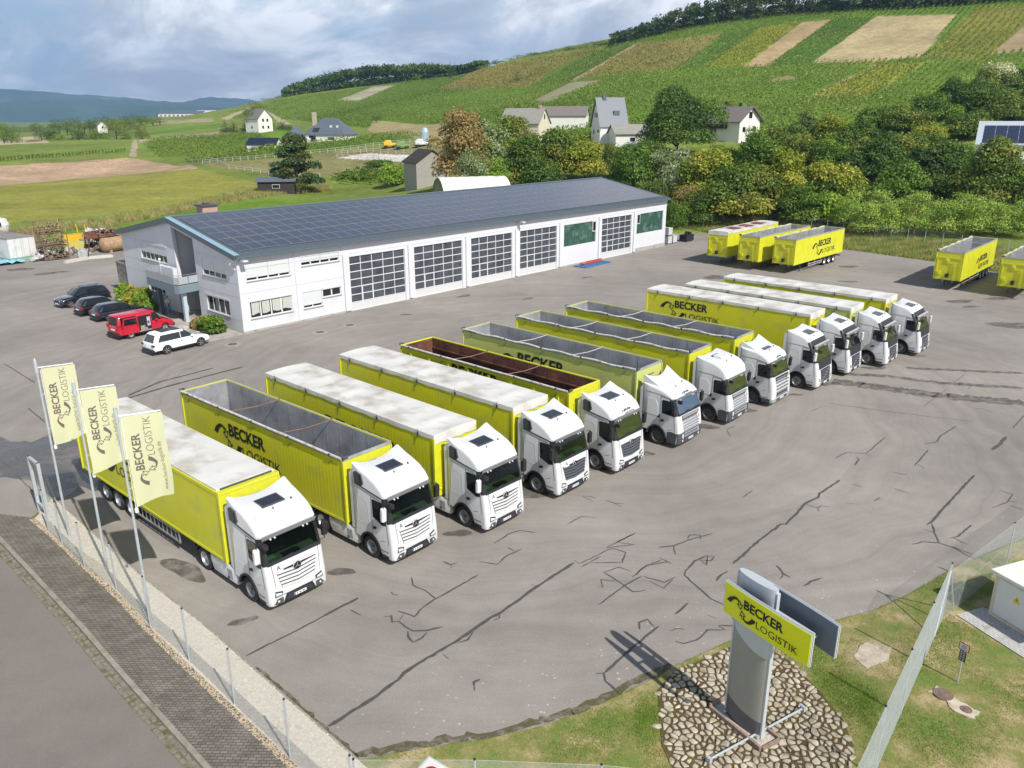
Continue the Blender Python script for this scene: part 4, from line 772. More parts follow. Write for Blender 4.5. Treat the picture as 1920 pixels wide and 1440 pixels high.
  l = MB(); xl = -2.7; zt = .02 if stands else .42; l.bb(xl - .06, xl + .06, s * .8 - .06, s * .8 + .06, zt + .35, 1.05); l.bb(xl - .045, xl + .045, s * .8 - .045, s * .8 + .045, zt, zt + .4); l.bb(xl - .13, xl + .13, s * .8 - .11, s * .8 + .11, zt - .02, zt); l.build('landing_leg', DGREY, T)
  r = MB(); r.bb(-Lt - .03, -Lt + .02, s * .98 - .2, s * .98 + .2, .58, .70, 0); r.bb(-Lt - .035, -Lt - .028, s * 1.12 - .05, s * 1.12 + .05, .60, .68, 1); r.build('rear_lamp', [REDL, AMBER], T)
 # covers
 if kind in ('box', 'tarp'):
  nx, ny = 56, 10; vs = []; dep = .0 if kind == 'box' else .05
  if kind == 'box': x0, x1, y0, y1 = -Lt + .05, -.28, -W + .06, W - .03
  else: x0, x1, y0, y1 = -Lt - .03, .035, -W - .035, W + .03
  bows = [x0 + (x1 - x0) * k / 9 for k in range(10)]
  for i in range(nx + 1):
   for j in range(ny + 1):
    x = x0 + (x1 - x0) * i / nx; v = j / ny; y = y0 + (y1 - y0) * v; dn = min(abs(x - q) for q in bows); sag = (1 - math.exp(-(dn / .3) ** 2)) * math.sin(PI * v)
    z = top + .05 - (.035 if kind == 'box' else .075) * sag + .012 * math.sin(x * 5 + 3 * v) * math.sin(PI * v) + (.05 * math.sin(PI * v))
    vs.append((x, y, z))
  fs = [(i * (ny + 1) + j, (i + 1) * (ny + 1) + j, (i + 1) * (ny + 1) + j + 1, i * (ny + 1) + j + 1) for i in range(nx) for j in range(ny)]
  b = MB(); b.add(vs, fs); n0 = len(vs)
  rimi = [i * (ny + 1) for i in range(nx + 1)]; rimo = [i * (ny + 1) + ny for i in range(nx + 1)]
  drop = .05 if kind == 'box' else .13
  for rim_, s in ((rimi, -1), (rimo, 1)):
   lo = [(vs[i][0], vs[i][1] + s * .004, top - drop - .035 * abs(math.sin(vs[i][0] * 1.9)) * (kind != 'box')) for i in rim_]; k = len(b.v); b.add([vs[i] for i in rim_] + lo, [(i, i + 1, i + 1 + nx + 1, i + nx + 1) for i in range(nx)])
  for base_, xx, s in ((0, x0, -1), (nx * (ny + 1), x1, 1)):
   d2 = drop if kind == 'box' or s < 0 else .42
   rows = [vs[base_ + j] for j in range(ny + 1)]; lo = [(xx + s * .01, v[1], top - d2 + .07 * abs(math.sin(j * 1.1)) * (s > 0 and kind != 'box')) for j, v in enumerate(rows)]; b.add(rows + lo, [(j, j + 1, j + 1 + ny + 1, j + ny + 1) for j in range(ny)])
  b.build('tarpaulin', barm or TARP, T, smooth=50)
  for k in range(5):
   l = MB(); x = -Lt + 1.0 + k * (Lt - 2) / 4
   l.bb(x - .05, x + .05, -W - .07, -W - .02, top - .2, top - .05); l.tube([(x, -W - .05, top - .1), (x - .35, -W - .012, top - .75)], .008, 4); l.tube([(x, -W - .04, top - .05), (x, -W - .09, top + .14)], .012, 4)
   if kind != 'box': l.build('tarp_strap', DGREY, T)
  if kind == 'box': l = MB(); l.bb(-.26, -.2, -W + .2, W - .15, top + .01, top + .05); l.build('seal', DGREY, T)
 elif op:
 # the cover rolled up along one side
  sd = -1 if side == 'R' else 1
  r = MB(); pts = [(-Lt + .02 + (Lt - .04) * k / 26, sd * (W + .035), top + .0 + (.02 + .015 * tarpkind) * math.sin(k * (1.3 if tarpkind else .7)) * (1 if tarpkind else .25)) for k in range(27)]
  r.tube(pts, .062, 8); r.build('rolled_tarp', barm or mat('dirty_tarp_roll', (.52, .51, .49), .7, noise=.15, nscale=2, bump=.5, bscale=8, dirt=(.2, .2, .2), dscale=3), T, smooth=60)
  l = MB(); n = 60
  for k in range(n): x = -Lt + .2 + (Lt - .4) * k / n; l.tube([(x, sd * (W + .09), top - .03), (x + .11, sd * (W + .03), top - .12)], .009, 4)
  l.build('lacing', DGREY, T)
  for k in range(5): l = MB(); x = -Lt + .8 + k * (Lt - 1.6) / 4; l.tube([(x, sd * (W + .1), top + .06), (x + .1, sd * (W + .07), top - .2), (x - .2, sd * (W + .02), top - .5)], .012, 4); l.bb(x - .05, x + .05, sd * (W + .07) - .05, sd * (W + .07) + .05, top - .04, top + .05); l.build('tarp_strap', DGREY, T)
  for x in (-Lt - .04, .04): l = MB(); l.tube([(x, sd * (W + .06), top + .04), (x, sd * (W - .2), top + .05)], .07, 6); l.build('roll_end', DGREY, T)
  bm = RUST if kind == 'rust' or tarpkind in (0,) else SILVER
  for fr in (.36, .68):
   x = -Lt * (1 - fr); c = MB(); c.tube([(x - .22, -W + .03, top - .03), (x - .1, -W * .5, top - .06), (x + .05, 0, top - .07), (x + .1, W * .5, top - .05), (x + .14, W - .03, top - .03)], .028, 8)
   c.bb(x + .08, x + .22, W - .05, W + .03, top - .03, top + .03); c.bb(x - .3, x - .16, -W - .03, -W + .05, top - .03, top + .03); c.build('cross_bar', mat('brown_bar', (.19, .11, .085), .8, noise=.25) if bm is RUST else mat('pale_bar', (.42, .41, .39), .6, noise=.1), T, smooth=60)
 # lettering on the sides
 if logo_at:
  lr, cap, zz, both = logo_at
  if lr is not None: logo(T, frameM((lr, -W - .012, zz), (1, 0, 0), (0, 0, 1), (0, -1, 0)), cap)
  if both is not None: logo(T, frameM((both, W + .012, zz), (-1, 0, 0), (0, 0, 1), (0, 1, 0)), cap)
 return T
# ================================================================== TRACTOR UNITS (origin: ground below the middle of the front bumper, +x forward)
AXF, AXR = -1.40, -4.75
def cab_profile(kind):
 arch = [(AXF - .64 * math.cos(a), .50 + .66 * math.sin(a)) for a in np.radians([25, 50, 75, 100, 125, 150, 172])]
 if kind == 'A': # tall flat cab, bulging roof
  front = [(-.10, .26), (0.0, .33), (.02, .60), (.0, .95), (-.04, 1.35), (-.11, 1.93), (-.40, 2.93), (-.36, 3.02), (-.55, 3.30), (-.90, 3.55), (-1.35, 3.69), (-1.85, 3.74), (-2.36, 3.76)]; zw = (5, 6)
 elif kind == 'B': # rounded lower roof with a separate wing
  front = [(-.10, .26), (.0, .33), (.03, .55), (.02, .95), (-.02, 1.35), (-.12, 1.93), (-.46, 2.76), (-.38, 2.84), (-.60, 3.02), (-.95, 3.18), (-1.35, 3.27), (-1.85, 3.33), (-2.36, 3.36)]; zw = (5, 6)
 elif kind == 'C': # tall dome, small roof step
  front = [(-.10, .26), (.0, .33), (.03, .55), (.02, .95), (-.02, 1.35), (-.12, 1.93), (-.44, 2.74), (-.34, 2.84), (-.42, 3.20), (-.72, 3.50), (-1.15, 3.66), (-1.75, 3.72), (-2.36, 3.72)]; zw = (5, 6)
 elif kind == 'D': # sharper, newer tall cab
  front = [(-.08, .26), (.02, .33), (.03, .55), (.02, .95), (-.02, 1.4), (-.12, 1.98), (-.46, 2.78), (-.40, 2.88), (-.52, 3.10), (-.90, 3.32), (-1.35, 3.42), (-1.85, 3.46), (-2.36, 3.48)]; zw = (5, 6)
 else:               # 'E' sloping screen, raised roof behind a dark visor
  front = [(-.12, .26), (.0, .33), (.03, .55), (.0, .95), (-.05, 1.35), (-.16, 1.95), (-.56, 2.86), (-.60, 2.96), (-.78, 3.30), (-1.10, 3.52), (-1.45, 3.62), (-1.85, 3.66), (-2.36, 3.68)]; zw = (5, 6)
 prof = front + [(-2.36, .95), (-2.30, .80)] + [(AXF - .64, .50 + .30)][:0] + arch + [(-.74, .30)]
 # profile order: up the front, along the roof, down the back, under the floor over the wheel
 w = [.5, .6, .7, .75, .85, .95] + [1, 1, 1, 1, .8, .7, .3] + [.15, .1] + [0] * len(arch) + [.5]
 return prof, w, zw
CABM = {}
def cab_parts(kind, dark):
 """meshes shared by every tractor of one pattern: list of (name, mesh, parent-name or None)"""
 key = (kind, dark)
 if key in CABM: return CABM[key]
 prof, w, zw = cab_profile(kind); out = []; hw = 1.25; n = len(prof); i0 = zw[0]
 def zf(x, y, z):
  if z > 3.2 and kind in 'AEC' or z > 3.05: z += (.26 if kind == 'A' else .14 if kind in 'CE' else .05) * (abs(y) / 1.2) ** 2.2 * max(0, min(1, (-x - 1.0) / 1.36)) ** 1.5 - .05 * (1 - (abs(y) / 1.2) ** 2) * max(0, min(1, (-x - 1.5) / .8))
  return z
 lowdark = dark in ('low',)
 def mf(i, ya, yb):
  z = (prof[i][1] + prof[(i + 1) % n][1]) / 2
  if i == i0: return 1 if max(abs(ya), abs(yb)) > 1.12 else 2
  if kind == 'E' and i in (i0 + 1, i0 + 2) : return 1
  if dark == 'low' and i in (0, 1, 2): return 3
  if dark == 'grey' and i in (0, 1): return 3
  return 0
 core = (.92, .75, .5, .25, 0.0)
 ysmax = (hw - .2) * 1.0
 b = MB(); b.rext(prof, hw, .20, w, 5, mfun=mf, skip=lambda i, ya, yb: i == i0 and max(abs(ya), abs(yb)) < ysmax + .01, zf=zf, core=core)
 paint2 = DGREY if dark == 'low' else mat('grey_bumper', (.30, .32, .34), .5, noise=.05)
 if kind == 'A': # shut lines of the front flap
  for s in (-1, 1): b.tube([(.012, s * .93, .66), (-.03, s * .96, 1.3), (-.10, s * 1.0, 1.9)], .009, 4, 1)
  b.tube([(.02, -1.05, .62), (.036, -.6, .645), (.036, .6, .645), (.02, 1.05, .62)], .008, 4, 1)
 out.append(('cab', b.mesh('cab', [WHITE, BLACKP, BLACKP, paint2], 38), None))
 (xb, zb_), (xt, zt_) = prof[i0], prof[i0 + 1]; ya = ysmax
 # interior box, dashboard, wheel, seats
 b = MB(); xi = -1.5; e = .012
 P_ = [(xb - e, zb_ - .25), (xt - e, zt_ + .02), (xi, zt_ + .1), (xi, zb_ - .25)]
 V = [(x, -ya - .02, z) for x, z in P_] + [(x, ya + .02, z) for x, z in P_]
 b.add(V, [(0, 1, 2, 3), (4, 5, 6, 7), (1, 2, 6, 5), (2, 3, 7, 6), (3, 0, 4, 7)], 0)
 b.prism([(xb - .04, -ya, zb_ - .02), (xb - .55, -ya, zb_ + .06), (xb - .7, -ya, zb_ - .22), (xb - .04, -ya, zb_ - .24)], (0, 2 * ya, 0), 1)
 b.bb(xb - .4, xb - .15, -.35, .35, zb_ + .03, zb_ + .09, 2); b.bb(xb - .5, xb - .3, -.95, -.6, zb_ + .05, zb_ + .10, 3)
 b.tube([(xb - .62 + .12 * math.sin(a), .58 + .22 * math.cos(a), zb_ + .12 + .17 * math.sin(a)) for a in np.linspace(0, 2 * PI, 13)], .018, 5, 2)
 for y in (-.6, .6): b.bb(-1.35, -1.15, y - .25, y + .25, zb_ - .2, zb_ + .62, 2); b.bb(-1.33, -1.2, y - .13, y + .13, zb_ + .62, zb_ + .8, 2)
 out.append(('cab_interior', b.mesh('interior', [mat('cab_liner', (.06, .065, .06), .9, noise=.1), mat('dashboard', (.38, .38, .30), .7, noise=.1), BLACKP, mat('paper', (.75, .76, .76), .8, noise=.02)], None), 'cab'))
 b = MB(); nn = Vector((zt_ - zb_, -(xt - xb))).normalized(); b.prism([(xb, -ya, zb_), (xt, -ya, zt_), (xt, ya, zt_), (xb, ya, zb_)], (nn.x * .008, 0, nn.y * .008))
 out.append(('windscreen', b.mesh('windscreen', GLASS), None))
 # black lower edge of the screen, wipers, visor with lamps
 def fr(t, off=0): return (xb + (xt - xb) * t + nn.x * off, zb_ + (zt_ - zb_) * t + nn.y * off)
 b = MB(); a0, a1 = fr(-.02, .012), fr(.09, .014); b.prism([(a0[0], -ya - .08, a0[1]), (a1[0], -ya - .08, a1[1]), (a1[0], ya + .08, a1[1]), (a0[0], ya + .08, a0[1])], (.012, 0, .006), 0)
 for y0, y1 in ((-.75, -.05), (.0, .75), (.6, 1.0)): p0, p1 = fr(.03, .04), fr(.14, .03); b.tube([(p0[0], y0, p0[1]), (p1[0], y1, p1[1])], .012, 5, 0)
 out.append(('wiper', b.mesh('wiper', BLACKP), 'windscreen'))
 b = MB(); v0, v1 = fr(.90, .02), fr(1.04, .16); b.prism([(v0[0], -1.12, v0[1]), (v1[0], -1.16, v1[1]), (v1[0], 1.16, v1[1]), (v0[0], 1.12, v0[1])], (.02, 0, .03), 0)
 if kind == 'E': v2 = (prof[i0 + 2][0], prof[i0 + 2][1]); b.prism([(v1[0] - .02, -1.15, v1[1]), (v1[0] + .06, -1.1, v1[1] + .05), (v1[0] + .06, 1.1, v1[1] + .05), (v1[0] - .02, 1.15, v1[1])], (-.1, 0, .08), 0)
 for y in (-.78, -.6, .6, .78): b.lathe((v0[0] + .0, y, v0[1] - .02), [(.035, 0), (.035, .04), (0, .05)], 8, 'X', 1)
 out.append(('sun_visor', b.mesh('sun_visor', [mat('smoked_visor', (.30, .31, .32) if kind == 'A' else (.05, .055, .06) if kind == 'E' else (.62, .63, .64), .25, noise=.05), LENS]), None))
 # side windows, door seams, handles, steps
 ws = hw + .002; b = MB(); gl_ = []
 zw0, zw1 = 1.95, 2.72; wp = [(-.36, zw0 - .10), (-.62, zw0 - .16), (-1.12, zw0 + .04), (-1.14, zw1 - .02), (-1.06, zw1), (-.56, zw1)]
 if kind in 'BCD': wp = [(-.34, zw0 - .05), (-1.10, zw0 + .0), (-1.12, zw1 - .12), (-1.05, zw1 - .06), (-.56, zw1 - .06)]
 if kind == 'E': wp = [(-.42, zw0), (-.70, zw0 - .04), (-1.14, zw0 + .08), (-1.14, zw1 - .06), (-.70, zw1 - .04)]
 cx_, cz_ = sum(p[0] for p in wp) / len(wp), sum(p[1] for p in wp) / len(wp)
 for s in (-1, 1):
  b = MB(); g = MB(); g.prism([(x, s * ws, z) for x, z in wp], (0, s * .008, 0), 0); gl_.append(('side_window', g.mesh('side_window', DGLASS), 'cab'))
  b.prism([(cx_ + (x - cx_) * 1.09, s * (ws - .004), cz_ + (z - cz_) * 1.09) for x, z in wp], (0, s * .006, 0), 0)
  seam = [(-.24, 1.0), (-.34, 1.85), (-.60, 2.80), (-1.2, 2.86), (-1.22, 1.2)]
  for q in range(4): b.tube([(seam[q][0], s * ws, seam[q][1]), (seam[q + 1][0], s * ws, seam[q + 1][1])], .009, 4, 1)
  b.tube([(-.12, s * (ws - .06), 1.05), (-.5, s * ws, 1.08), (-.74, s * ws, 1.0)], .008, 4, 1)
  if kind == 'A': b.tube([(-.6, s * (ws + .0), 2.93), (-1.3, s * (ws), 3.02), (-2.2, s * (ws), 3.16)], .032, 4, 0)
  else: b.tube([(-.6, s * (ws), 2.84), (-1.3, s * (ws), 2.95), (-2.3, s * (ws), 2.98)], .009, 4, 1)
  if kind in 'BCD':
   b.prism([(x, s * (ws - .002), z) for x, z in [(-1.36, 1.7), (-2.05, 1.7), (-2.05, 2.62), (-1.55, 2.62), (-1.36, 2.3)]], (0, s * .012, 0), 2)
   b.prism([(x, s * ws, z) for x, z in [(-1.24, 1.62), (-1.40, 1.62), (-1.24, 1.86)]], (0, s * .012, 0), 0)
  else: b.tube([(-1.38, s * ws, 1.5), (-1.45, s * ws, 2.5), (-2.1, s * ws, 2.62), (-2.12, s * ws, 1.5), (-1.38, s * ws, 1.5)], .007, 4, 3)
  b.prism([(x, s * ws, z) for x, z in [(-1.18, 1.42), (-.98, 1.46), (-.95, 1.55), (-1.02, 1.58), (-1.16, 1.54)]], (0, s * .02, 0), 0)
 # steps below the door
  b.bb(-.70, -.28, s * (hw - .1), s * (hw + .004), .36, .46, 0); b.bb(-.72, -.3, s * (hw - .08), s * (hw + .003), .60, .64, 1)
  if dark == 'low': b.prism([(x, s * (hw - .01), z) for x, z in [(-.72, .32), (-.16, .32), (-.12, .92), (-.5, .98), (-.74, .9)]], (0, s * .016, 0), 4)
  if dark == 'grey': b.prism([(x, s * (hw - .01), z) for x, z in [(-.72, .32), (-.16, .32), (-.16, .56), (-.72, .56)]], (0, s * .016, 0), 4)
  out.append(('door_trim', b.mesh('door_trim', [BLACKP, DGREY, mat('pressed_panel', (.74, .75, .76), .35, noise=.02), mat('soft_seam', (.5, .51, .53), .5), DGREY]), 'cab'))
 out += gl_
 # wheel arches
 for s in (-1, 1):
  b = MB(); vs = []
  for a in np.radians(np.linspace(8, 172, 12)): vs += [(AXF - .655 * math.cos(a), s * (hw - .03), .5 + .675 * math.sin(a)), (AXF - .655 * math.cos(a), s * (hw + .035), .5 + .675 * math.sin(a)), (AXF - .58 * math.cos(a), s * (hw + .035), .5 + .60 * math.sin(a)), (AXF - .58 * math.cos(a), s * (hw - .35), .5 + .60 * math.sin(a))]
  b.add(vs, [(4 * i + j, 4 * i + j + 1, 4 * i + j + 5, 4 * i + j + 4) for i in range(11) for j in range(3)]); out.append(('wheel_arch', b.mesh('wheel_arch', BLACKP if kind == 'A' or kind == 'E' else DGREY), None))
 # roof: hatch, horns, aerial, deflector inlets or wing
 b = MB(); zr = lambda x: float(np.interp(-x, [-p[0] for p in prof[i0 + 2:i0 + 8]], [p[1] for p in prof[i0 + 2:i0 + 8]]))
 x0, x1 = (-1.72, -1.22)
 if kind in 'ADE':
  for e_, mm, up in ((.06, 0, .022), (0, 1, .030)): b.prism([(x0 - e_, -.42 - e_, zr(x0) - .03 + up), (x1 + e_, -.42 - e_, zr(x1) - .02 + up), (x1 + e_, .42 + e_, zr(x1) - .02 + up), (x0 - e_, .42 + e_, zr(x0) - .03 + up)], (0, 0, .035), mm)
 else:
  b.prism([(x0, -.38, zr(x0) - .02), (x1, -.38, zr(x1) - .01), (x1, .38, zr(x1) - .01), (x0, .38, zr(x0) - .02)], (-.03, 0, .14), 2); b.bb(x0 - .18, x0 - .02, -.36, .36, zr(x0) - .02, zr(x0) + .08, 1)
 b.lathe((-1.0, -.15, zr(-1.0)), [(.035, -.02), (.03, .04), (0, .05)], 8, 'Z', 1); b.tube([(-1.0, -.15, zr(-1.0)), (-1.12, -.15, zr(-1.0) + .30)], .006, 4, 1); b.lathe((-1.15, .72, zr(-1.15) - .03), [(.05, 0), (.03, .09), (0, .09)], 8, 'Z', 1); b.lathe((-.9, -.95, zr(-.95) - .07), [(.03, 0), (.03, .05), (0, .05)], 6, 'Z', 1)
 out.append(('roof_hatch', b.mesh('roof_hatch', [DGREY, mat('hatch_glass', (.03, .034, .045), .15, noise=.1), WHITE]), 'cab'))
 if kind == 'A':
  for s in (-1, 1): b = MB(); b.prism([(x, s * (hw - .09), z) for x, z in [(-1.62, 3.28), (-1.72, 3.16), (-2.16, 3.22), (-2.18, 3.64), (-2.06, 3.72), (-1.72, 3.64)]], (0, s * .14, 0), 0); b.prism([(x, s * (hw - .06), z) for x, z in [(-1.68, 3.30), (-1.76, 3.22), (-1.80, 3.62), (-1.72, 3.60)]], (0, s * .125, 0), 1); out.append(('air_inlet', b.mesh('air_inlet', [DGREY, BLACKP]), None))
 if kind in 'BCDE': # roof wing: curved spoiler with raised corners
  b = MB(); xs = [-1.25, -1.5, -1.8, -2.1, -2.42]; top_ = {'B': 3.88, 'C': 3.86, 'D': 3.92, 'E': 3.84}[kind]; ys = np.linspace(-1.16, 1.16, 13); vs = []
  for i, x in enumerate(xs):
   f = i / 4
   for y in ys: sag = 1 - .55 * (1 - (abs(y) / 1.16) ** 2) * f; vs.append((x - .0 + (.25 * (1 - (y / 1.16) ** 2) if kind == 'B' else .1 * (1 - (y / 1.16) ** 2)), y * (1 - .10 * (1 - f)), zr(x) - .04 + (top_ - zr(x)) * f ** 1.4 * sag))
  b.add(vs, [(i * 13 + j, (i + 1) * 13 + j, (i + 1) * 13 + j + 1, i * 13 + j + 1) for i in range(4) for j in range(12)])
  for y_, jj in ((-1, 0), (1, 12)):
   up = [vs[i * 13 + jj] for i in range(5)]; lo = [(v[0], v[1], zr(xs[i]) - .12) for i, v in enumerate(up)]; b.add(up + lo, [(i, i + 1, i + 6, i + 5) for i in range(4)])
  o_ = b.mesh('roof_spoiler', WHITE, 50); out.append(('roof_spoiler', o_, None))
 # side fins at the back of the cab
 for s in (-1, 1): b = MB(); b.prism([(x, s * (hw - .05), z) for x, z in [(-2.37, 1.0), (-2.55, 1.05), (-2.55, 3.5 if kind != 'B' else 3.1), (-2.37, 3.7 if kind != 'B' else 3.3)]], (0, s * .035, 0), 0); out.append(('side_fin', b.mesh('side_fin', WHITE), None))

 # grille
 def fx(z): return float(np.interp(z, [p[1] for p in prof[:6]], [p[0] for p in prof[:6]]))
 b = MB(); slat = mat('dark_slats', (.09, .10, .12), .35, noise=.05)
 gm = {'white': WHITE, 'darkgrille': slat, 'low': mat('grey_slats', (.34, .36, .39), .3, .3, noise=.05), 'grey': mat('steel_slats', (.20, .21, .23), .35, .2, noise=.05), 'volvo': slat}[dark if dark in ('white', 'darkgrille', 'low', 'grey') else 'volvo']
 if kind == 'A':
  z0, z1 = .94, 1.62; b.prism([(fx(z0) + .004, -.70, z0), (fx(z1) + .004, -.86, z1), (fx(z1) + .004, .86, z1), (fx(z0) + .004, .70, z0)], (.012, 0, .002), 0)
  for k in range(5):
   z = z1 - .02 - k * .14; wd = .86 - .035 * k; d_ = .07
   for s in (-1, 1): b.prism([(fx(z) + .02, s * wd, z), (fx(z) + .035, 0, z - d_), (fx(z) + .035, 0, z - d_ - .088), (fx(z) + .02, s * (wd - .02), z - .088)], (.03, 0, 0), 1)
 elif kind in 'BC':
  z0, z1 = .62, 1.86; b.prism([(fx(z0) + .006, -.72, z0), (fx(z1) + .006, -.86, z1), (fx(z1) + .006, .86, z1), (fx(z0) + .006, .72, z0)], (.012, 0, .002), 0)
  for k in range(8): z = z0 + .05 + k * .15; wd = .73 + .014 * k; b.bb(fx(z) + .012, fx(z) + .05, -wd, wd, z, z + (.085 if k < 7 else .14), 1)
 elif kind == 'D':
  z0, z1 = .62, 1.90; b.prism([(fx(z0) + .006, -.74, z0), (fx(z1) + .006, -.90, z1), (fx(z1) + .006, .90, z1), (fx(z0) + .006, .74, z0)], (.012, 0, .002), 0)
  for k in range(6): z = z0 + .05 + k * .21; wd = .75 + .02 * k; b.bb(fx(z) + .012, fx(z) + .055, -wd, wd, z, z + .10, 1)
 else:
  z0, z1 = .55, 1.42; b.prism([(fx(z0) + .006, -.66, z0), (fx(z1) + .006, -.76, z1), (fx(z1) + .006, .76, z1), (fx(z0) + .006, .66, z0)], (.014, 0, .002), 0)
  for k in range(6): z = z0 + .05 + k * .135; b.bb(fx(z) + .014, fx(z) + .045, -.66 - .012 * k, .66 + .012 * k, z, z + .07, 1)
  b.prism([(fx(1.46) + .003, -.98, 1.46), (fx(1.93) + .004, -1.04, 1.93), (fx(1.93) + .004, 1.04, 1.93), (fx(1.46) + .003, .98, 1.46)], (.012, 0, .004), 0)
  b.prism([(fx(.6) + .03, -.68, .66), (fx(.6) + .03, -.62, .6), (fx(1.4) + .03, .70, 1.34), (fx(1.4) + .03, .64, 1.4)], (.02, 0, 0), 2)
 out.append(('grille', b.mesh('grille', [BLACKP, gm, SILVER]), None))
 # maker's round star badge (tall flat cabs)
 if kind == 'A':
  b = MB(); zc = 1.56; xx = fx(zc) + .065; b.lathe((xx, 0, zc), [(.17, -.03), (.17, .01), (.155, .018)], 24, 'X', 1); b.lathe((xx, 0, zc), [(.155, .008), (0, .010)], 24, 'X', 0)
  for k in range(3):
   a = PI / 2 + k * 2 * PI / 3; u = Vector((0, math.cos(a), math.sin(a))); v = Vector((0, -math.sin(a), math.cos(a))); c = Vector((xx + .016, 0, zc)); b.prism([c + v * .024, c + u * .15, c - v * .024], (.006, 0, 0), 1)
  out.append(('badge', b.mesh('badge', [INK, SILVER]), 'grille'))
 # bumper details
 b = MB(); x_ = .022; c_ = 0 if kind != 'E' else 3
 if kind == 'A':
  b.prism([(x_, -.70, .33), (x_, -.56, .63), (x_, .56, .63), (x_, .70, .33)], (.014, 0, 0), 0)
  for k in range(4): b.bb(x_ + .008, x_ + .022, -.55 + .02 * k, .55 - .02 * k, .40 + k * .055, .415 + k * .055, 3)
 elif kind == 'D': b.bb(x_, x_ + .016, -.72, .72, .36, .52, 3)
 else: b.bb(x_ - .01, x_ + .02, -.70, .70, .34, .50, 3 if dark == 'low' else 0)
 b.bb(x_ + .014, x_ + .028, -.26, .26, .40, .51, 1); b.bb(x_ + .027, x_ + .030, -.255, -.21, .405, .505, 4)
 b.bb(x_ + .027, x_ + .0295, -.16, -.10, .43, .48, 5); b.bb(x_ + .027, x_ + .0295, -.05, .04, .43, .48, 5); b.bb(x_ + .027, x_ + .0295, .08, .20, .43, .48, 5)
 out.append(('number_plate', b.mesh('number_plate', [BLACKP, mat('plate_white', (.75, .75, .73), .5, noise=.02), INK, DGREY, mat('plate_blue', (.02, .08, .42), .5, noise=.02), mat('plate_ink', (.12, .12, .12), .5)]), None))
 for nm in ('headlight',):
  for s in (-1, 1):
   b = MB()
   if kind == 'A':
    b.prism([(.03, s * .72, .68), (.03, s * .70, .80), (.0, s * .94, .86), (-.07, s * 1.14, .98), (-.09, s * 1.19, .74), (.01, s * 1.0, .66)], (.022, s * .02, 0), 0); b.prism([(.045, s * .76, .70), (.045, s * .75, .76), (.02, s * .98, .82), (.022, s * 1.0, .70)], (.012, s * .006, 0), 1); b.prism([(.0, s * .95, .80), (-.08, s * 1.12, .90), (-.10, s * 1.14, .80), (-.02, s * .98, .74)], (.03, s * .014, 0), 1)
    b.prism([(.03, s * .72, .34), (.03, s * .70, .56), (-.03, s * 1.12, .56), (-.02, s * 1.08, .36)], (.022, s * .01, 0), 2); b.lathe((.02, s * .90, .45), [(.045, 0), (.04, .02), (0, .025)], 10, 'X', 1)
   elif kind in 'BC': b.prism([(.03, s * .78, .60), (.03, s * .76, .84), (-.06, s * 1.12, .90), (-.10, s * 1.15, .66)], (.018, s * .012, 0), 1); b.prism([(-.02, s * .98, .62), (-.02, s * .98, .84), (-.10, s * 1.16, .86), (-.12, s * 1.17, .66)], (.03, s * .016, 0), 3); b.bb(.03, .04, s * .83 - .05, s * .83 + .05, .42, .52, 1)
   elif kind == 'D': b.prism([(.03, s * .78, .58), (.03, s * .76, .74), (-.06, s * 1.12, .80), (-.10, s * 1.15, .62)], (.018, s * .012, 0), 0); b.bb(.03, .052, s * .88 - .07, s * .88 + .07, .62, .72, 1)
   else: b.prism([(.02, s * .80, .62), (-.03, s * .84, 1.28), (-.10, s * 1.06, 1.36), (-.10, s * 1.13, .72), (-.02, s * 1.0, .60)], (.018, s * .012, 0), 1); b.prism([(.03, s * .86, .66), (.0, s * .9, .86), (-.05, s * 1.02, .88), (-.04, s * 1.02, .66)], (.025, s * .014, 0), 0)
   out.append((nm, b.mesh(nm, [BLACKP, LENS, DGREY, AMBER]), None))
 # mirrors
 for s in (-1, 1):
  b = MB(); x = -.30; b.tube([(x, s * 1.22, 2.78), (x + .06, s * 1.42, 2.80), (x + .06, s * 1.42, 2.0), (x, s * 1.22, 1.98)], .02, 6, 0)
  b.rext([(x - .02, 2.12), (x + .12, 2.14), (x + .14, 2.66), (x + .02, 2.72), (x - .03, 2.5)], .115, .04, None, 2, mi=1 if kind in ('E',) or (kind == 'A' and s == -1 and dark == 'white') else 0)
  k0 = len(b.v)
  nv = 10 + 0
 # move the housing outwards
  b.v = [((v[0], v[1] + s * 1.44, v[2]) if abs(v[1]) < .2 else v) for v in b.v]
  b.bb(x - .036, x - .028, s * 1.44 - .09, s * 1.44 + .09, 2.17, 2.62, 2)
  if s == -1: b.bb(x + .1, x + .34, s * 1.22, s * 1.10, 2.66, 2.84, 0)
  out.append(('mirror', b.mesh('mirror', [BLACKP, WHITE, mat('mirror_glass', (.6, .62, .65), .05, 1.0, noise=.02)]), None))
 # chassis, fairings, tank, fifth wheel
 b = MB()
 for s in (-1, 1): b.bb(-5.75, -1.6, s * .38 - .05, s * .38 + .05, .72, .98, 0)
 b.bb(-2.9, -2.4, -.9, .9, .7, 1.0, 0); b.bb(-5.3, -4.2, -.33, .33, .98, 1.04, 0); b.lathe((-4.75, 0, 1.0), [(.5, 0), (.52, .05), (0, .06)], 20, 'Z', 0); b.bb(-5.8, -5.72, -1.1, 1.1, .6, .8, 0)
 b.tube([(AXF, -1, .5), (AXF, 1, .5)], .07, 8, 0); b.tube([(AXR, -1, .5), (AXR, 1, .5)], .1, 8, 0); b.bb(-2.3, -.3, -.8, .8, .45, .9, 0)
 for y in (-.3, 0, .3): b.tube([(-2.38, y, 1.7), (-2.8, y, 1.25), (-3.0, y * .5, 1.5)], .02, 6, 1)
